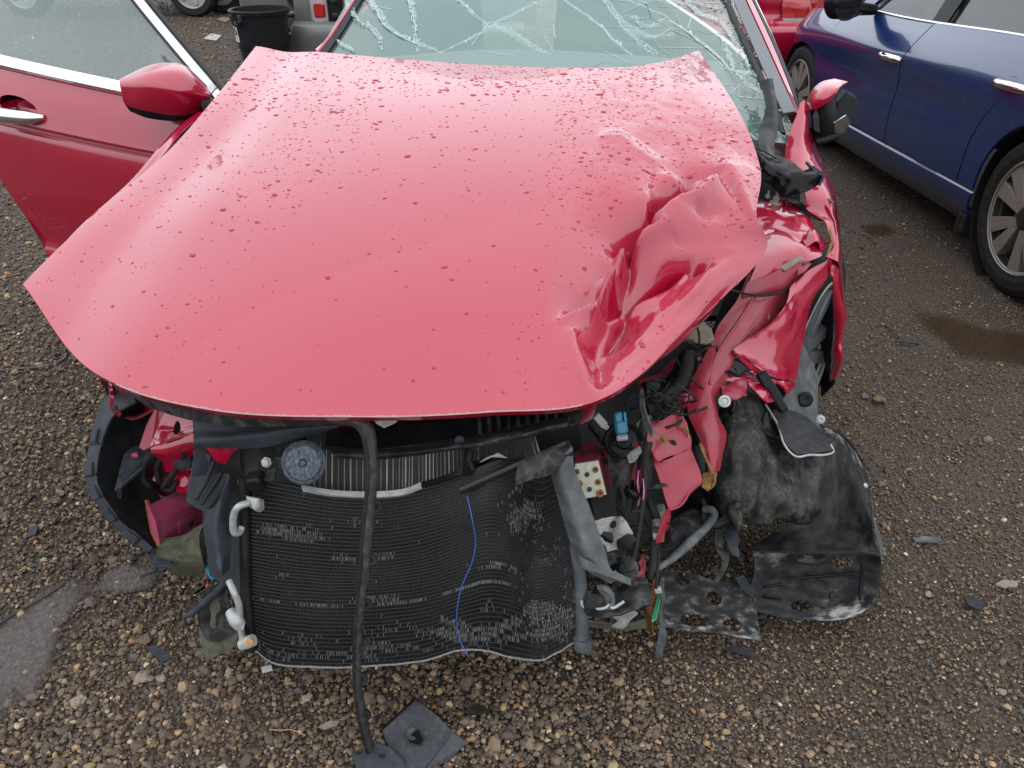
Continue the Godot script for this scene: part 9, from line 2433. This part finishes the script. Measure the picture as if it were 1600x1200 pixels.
# ---------------------------------------------------------------- things on the ground
func debris() -> void:
	var m: Mb
	for k in puddles.size():
		# soft-edged: the sheet fades out over its rim
		var nz := FastNoiseLite.new()
		nz.seed = 60 + k
		nz.frequency = 6.0
		var rim := []
		var mid := Vector2.ZERO
		for e in puddles[k].size():
			for w in 8:
				var q: Vector2 = puddles[k][e].lerp(puddles[k][(e + 1) % puddles[k].size()], w / 8.0)
				q += Vector2(nz.get_noise_2d(q.x, q.y), nz.get_noise_2d(q.x + 9.0, q.y)) * (0.03 if k < 2 else 0.015)
				rim.append(q)
				mid += q
		mid /= rim.size()
		var st := SurfaceTool.new()
		st.begin(Mesh.PRIMITIVE_TRIANGLES)
		st.set_normal(Vector3.UP)
		var fs := [0.0, 0.5, 0.72, 0.88, 1.0, 1.12]
		var al := [0.9, 0.9, 0.82, 0.55, 0.22, 0.0] if k in [0, 3] else [0.62, 0.62, 0.55, 0.36, 0.15, 0.0]
		for f in fs.size():
			for q in rim:
				var c: Vector2 = mid + (q - mid) * fs[f]
				st.set_color(Color(1, 1, 1, al[f]))
				st.set_normal(Vector3.UP)
				st.add_vertex(Vector3(c.x, 0.0055, c.y))
		for f in fs.size() - 1:
			for e in rim.size():
				var a: int = f * rim.size() + e
				var b: int = f * rim.size() + (e + 1) % rim.size()
				for i in [a, a + rim.size(), b, b, a + rim.size(), b + rim.size()]:
					st.add_index(i)
		put("puddle", st.commit(), M.mud if k in [0, 3] else M.brown_water, self, Vector3.ZERO, "structure")
	# black plastic cover with a cone in its middle
	var o := thing("plastic_cover", Vector3(-0.186, 0, -0.9412), "square black plastic cover with raised cone lying on the gravel", "plastic cover")
	var at := -o.position
	m = Mb.new()
	plate(m, [Vector3(-0.2596, 0.022, -0.9406), Vector3(-0.198, 0.04, -0.9944), Vector3(-0.1868, 0.042, -0.9885), Vector3(-0.1482, 0.04, -0.9594), Vector3(-0.1158, 0.034, -0.9283), Vector3(-0.1659, 0.018, -0.8627), Vector3(-0.1953, 0.014, -0.8613), Vector3(-0.2331, 0.016, -0.89)], 0.006, 0.002)
	put("panel", m, M.cover, o, at)
	m = Mb.new()
	plate(m, [Vector3(-0.1158, 0.034, -0.9283), Vector3(-0.0858, 0.012, -0.9195), Vector3(-0.1237, 0.008, -0.8819), Vector3(-0.169, 0.006, -0.8624), Vector3(-0.1659, 0.018, -0.8627)], 0.005, 0.002)
	put("skirt", m, M.cover, o, at)
	m = Mb.new()
	plate(m, [Vector3(-0.2654, 0.016, -0.9418), Vector3(-0.2031, 0.034, -1.0017), Vector3(-0.1965, 0.041, -0.9937), Vector3(-0.2579, 0.023, -0.9385)], 0.005, 0.001)
	put("edge", m, M.black, o, at)
	var cb := [Vector3(-0.2049, 0.035, -0.9153), Vector3(-0.1875, 0.038, -0.9188), Vector3(-0.1717, 0.036, -0.9092), Vector3(-0.1786, 0.032, -0.9011), Vector3(-0.1991, 0.032, -0.9064)]
	m = Mb.new()
	var apex := Vector3(-0.181, 0.068, -0.911)
	for k in 5:
		m.tri(cb[k], cb[(k + 1) % 5], apex, (cb[k] + cb[(k + 1) % 5]) * 0.5 - Vector3(-0.1887, 0.03, -0.9132) + Vector3(0, 0.01, 0))
	put("cone", m, M.black, o, at)
	m = Mb.new()
	lathe(m, Vector3(-0.1932, 0.044, -0.9175), Vector3(-0.3, 0.8, 0.3), [Vector2(0.013, -0.012), Vector2(0.013, 0.002), Vector2(0.01, 0.006), Vector2(0.0, 0.003)], 12)
	put("stud", m, M.cover, o, at)
	var rods := [["rod", [Vector3(-1.1967, 0.006, -1.197), Vector3(-1.1561, 0.006, -1.257), Vector3(-1.1182, 0.006, -1.3003), Vector3(-1.0913, 0.006, -1.3453)], 0.0038, "thin black rod lying across the mud at the left edge", "rod", "black_dull"],
		["hooked_strip", [Vector3(-0.9177, 0.006, -1.3643), Vector3(-0.8906, 0.006, -1.3836), Vector3(-0.8892, 0.006, -1.3923), Vector3(-0.9023, 0.006, -1.4054), Vector3(-0.913, 0.006, -1.412)], 0.004, "small grey hooked plastic strip on the gravel at the left", "plastic strip", "slate"],
		["twig", [Vector3(-0.4884, 0.008, -0.95), Vector3(-0.4623, 0.008, -0.9486), Vector3(-0.4434, 0.008, -0.95), Vector3(-0.4251, 0.008, -0.9429), Vector3(-0.4123, 0.008, -0.9373)], 0.0011, "thin orange twig on the gravel at the bottom", "twig", "orange"],
		["cord", [Vector3(-1.8363, 0.006, -2.3484), Vector3(-1.7552, 0.006, -2.3661), Vector3(-1.6732, 0.006, -2.384), Vector3(-1.6314, 0.006, -2.4295), Vector3(-1.6403, 0.006, -2.4764)], 0.004, "faded grey cord on the gravel beside the hood's left corner", "cord", "grey_plastic"],
		["stick", [Vector3(1.451, 0.008, -2.5654), Vector3(1.4951, 0.008, -2.5555), Vector3(1.5316, 0.008, -2.5455)], 0.005, "short dark stick by the brown puddle", "stick", "slate"],
		["straw", [Vector3(-0.8551, 0.006, -1.3328), Vector3(-0.8497, 0.006, -1.3432), Vector3(-0.8443, 0.006, -1.3537)], 0.0016, "pale straw on the gravel under the left frame rail", "straw", "tan"]]
	for q in rods:
		m = Mb.new()
		tube(m, q[1], q[2], 8, 5)
		var n := put(q[0], m, M[q[5]])
		meta(n, q[3], q[4])
	var flats := [[[Vector3(-0.8135, 0.012, -1.1476), Vector3(-0.7998, 0.012, -1.1563), Vector3(-0.7577, 0.016, -1.1306), Vector3(-0.742, 0.012, -1.1236), Vector3(-0.7649, 0.012, -1.1101)], "plastic_scrap", "grey triangular plastic scrap on the gravel near the left tray", "slate", "plastic scrap"],
		[[Vector3(-0.3895, 0.012, -0.9529), Vector3(-0.3685, 0.016, -0.9659), Vector3(-0.3485, 0.012, -0.9672), Vector3(-0.3541, 0.012, -0.9558), Vector3(-0.3745, 0.012, -0.9487)], "leaf", "dry tan leaf lying on the gravel below the condenser", "tan", "leaf"],
		[[Vector3(1.0449, 0.014, -1.4934), Vector3(1.0691, 0.014, -1.503), Vector3(1.1125, 0.014, -1.4958), Vector3(1.1075, 0.014, -1.4816), Vector3(1.043, 0.014, -1.4816)], "plastic_chip", "long grey plastic chip on the mud right of the liner", "grey_plastic", "plastic chip"],
		[[Vector3(1.0779, 0.014, -1.2949), Vector3(1.0997, 0.014, -1.2989), Vector3(1.1159, 0.014, -1.2712), Vector3(1.0919, 0.014, -1.2537), Vector3(1.0736, 0.014, -1.2712)], "plastic_chip", "dark grey plastic chip on the mud at the far right edge", "bracket", "plastic chip"],
		[[Vector3(-0.0941, 0.02, -0.9879), Vector3(-0.0724, 0.02, -1.0028), Vector3(-0.0524, 0.02, -0.9938), Vector3(-0.0572, 0.02, -0.9791), Vector3(-0.0805, 0.02, -0.9762)], "rubber_scrap", "black rubber scrap on the gravel right of the plastic cover", "rubber", "rubber scrap"],
		[[Vector3(-1.2676, 0.012, -1.4979), Vector3(-1.2773, 0.012, -1.5417), Vector3(-1.2595, 0.012, -1.5467), Vector3(-1.2484, 0.012, -1.5123)], "plastic_scrap", "tiny grey plastic scrap on the gravel at the left edge", "slate", "plastic scrap"],
		[[Vector3(0.4693, 0.012, -1.1476), Vector3(0.4995, 0.012, -1.1546), Vector3(0.5367, 0.012, -1.1338), Vector3(0.5284, 0.012, -1.1236), Vector3(0.4952, 0.012, -1.1372)], "strap_end", "flat dark strap end on the ground below the splash tray", "slate", "strap"],
		[[Vector3(1.176, 0.01, -1.3394), Vector3(1.2041, 0.01, -1.3541), Vector3(1.2382, 0.01, -1.3478), Vector3(1.2259, 0.01, -1.3311), Vector3(1.1926, 0.01, -1.327)], "cardboard_scrap", "pale flat scrap pressed in the mud at the right", "tan", "scrap"],
		[[Vector3(-3.7231, 0.01, -6.2915), Vector3(-3.7963, 0.01, -6.4923), Vector3(-3.7264, 0.01, -6.5385), Vector3(-3.6556, 0.01, -6.3572)], "paper_scrap", "white scrap of paper beyond the open door's window", "white_plug", "scrap"],
		[[Vector3(-3.7141, 0.012, -10.1054), Vector3(-3.7612, 0.012, -10.529), Vector3(-3.5814, 0.012, -10.3663), Vector3(-3.5111, 0.012, -9.9545)], "paper_scrap", "white litter on the gravel left of the trash can", "white_plug", "scrap"],
		[[Vector3(-4.1358, 0.012, -11.8823), Vector3(-4.1172, 0.012, -12.1636), Vector3(-3.9422, 0.012, -11.9514), Vector3(-3.9258, 0.012, -11.6128)], "paper_scrap", "pale litter far back near the trash can's rim", "tan", "scrap"]]
	for q in flats:
		m = Mb.new()
		plate(m, q[0], 0.005, 0.001)
		meta(put(q[1], m, M[q[3]]), q[2], q[4])
	var stones := [[228, 1063, 0.019, "large buff stone left of the condenser's lower corner", "buff"], [125, 1096, 0.017, "broken tan stone near the bottom left corner", "buff"], [225, 1003, 0.016, "brown wedge-shaped stone beside the grey plastic scrap", "brown"], [358, 1055, 0.012, "pale upright stone below the torn lower tray", "buff"], [1372, 627, 0.022, "brown stone right of the red wing", "brown"], [1350, 620, 0.013, "grey flat stone next to the brown one by the wing", "grey"], [480, 1092, 0.012, "cream stone on the gravel under the condenser's lower edge", "buff"], [168, 1176, 0.011, "round pink-brown stone at the bottom left", "brown"], [1196, 1128, 0.010, "yellow-brown stone on the mud at the bottom right", "brown"], [1563, 1082, 0.010, "cream stone near the bottom right corner", "buff"], [1450, 930, 0.009, "pale pebble on the mud right of the liner tray", "buff"], [253, 1062, 0.011, "small cream stone touching the large buff one", "buff"]]
	var sm := {"buff": grimy([[0.0, lin(0.2, 0.16, 0.11)], [1.0, lin(0.46, 0.4, 0.31)]], 14.0, 0.6, 0.0, 0.02, 71), "brown": grimy([[0.0, lin(0.1, 0.07, 0.045)], [1.0, lin(0.26, 0.2, 0.13)]], 14.0, 0.6, 0.0, 0.02, 72), "grey": grimy([[0.0, lin(0.1, 0.1, 0.1)], [1.0, lin(0.22, 0.21, 0.2)]], 14.0, 0.6, 0.0, 0.02, 73)}
	for k in stones.size():
		var q: Array = stones[k]
		var c: Vector3 = stone_spots()[k]
		var sb := blob([[Vector3(-0.5, 0.05, 0), Vector3(0.45, 0.0, 0.1), 0.62, 0.5], [Vector3(-0.1, 0.0, -0.4), Vector3(0.2, 0.1, 0.35), 0.5, 0.4]], 0.16, 0.2, 0.5, 0.8, k + 1)
		var n := put("stone", sb, sm[q[4]], self, c + Vector3(0, q[2] * 0.35, 0))
		n.scale = Vector3(q[2], q[2] * 0.75, q[2])
		n.rotation.y = k * 1.7
		meta(n, q[3], "stone", "larger stones on the gravel")


func stone_spots() -> Array:
	return [Vector3(-0.786, 0, -1.0718), Vector3(-0.9031, 0, -1.0201), Vector3(-0.8311, 0, -1.1733), Vector3(-0.6114, 0, -1.0847), Vector3(1.224, 0, -2.1634), Vector3(1.1876, 0, -2.191), Vector3(-0.4295, 0, -1.0263), Vector3(-0.7948, 0, -0.9055), Vector3(0.5166, 0, -0.9726), Vector3(1.0324, 0, -1.0417), Vector3(1.0027, 0, -1.3118), Vector3(-0.7523, 0, -1.0734)]
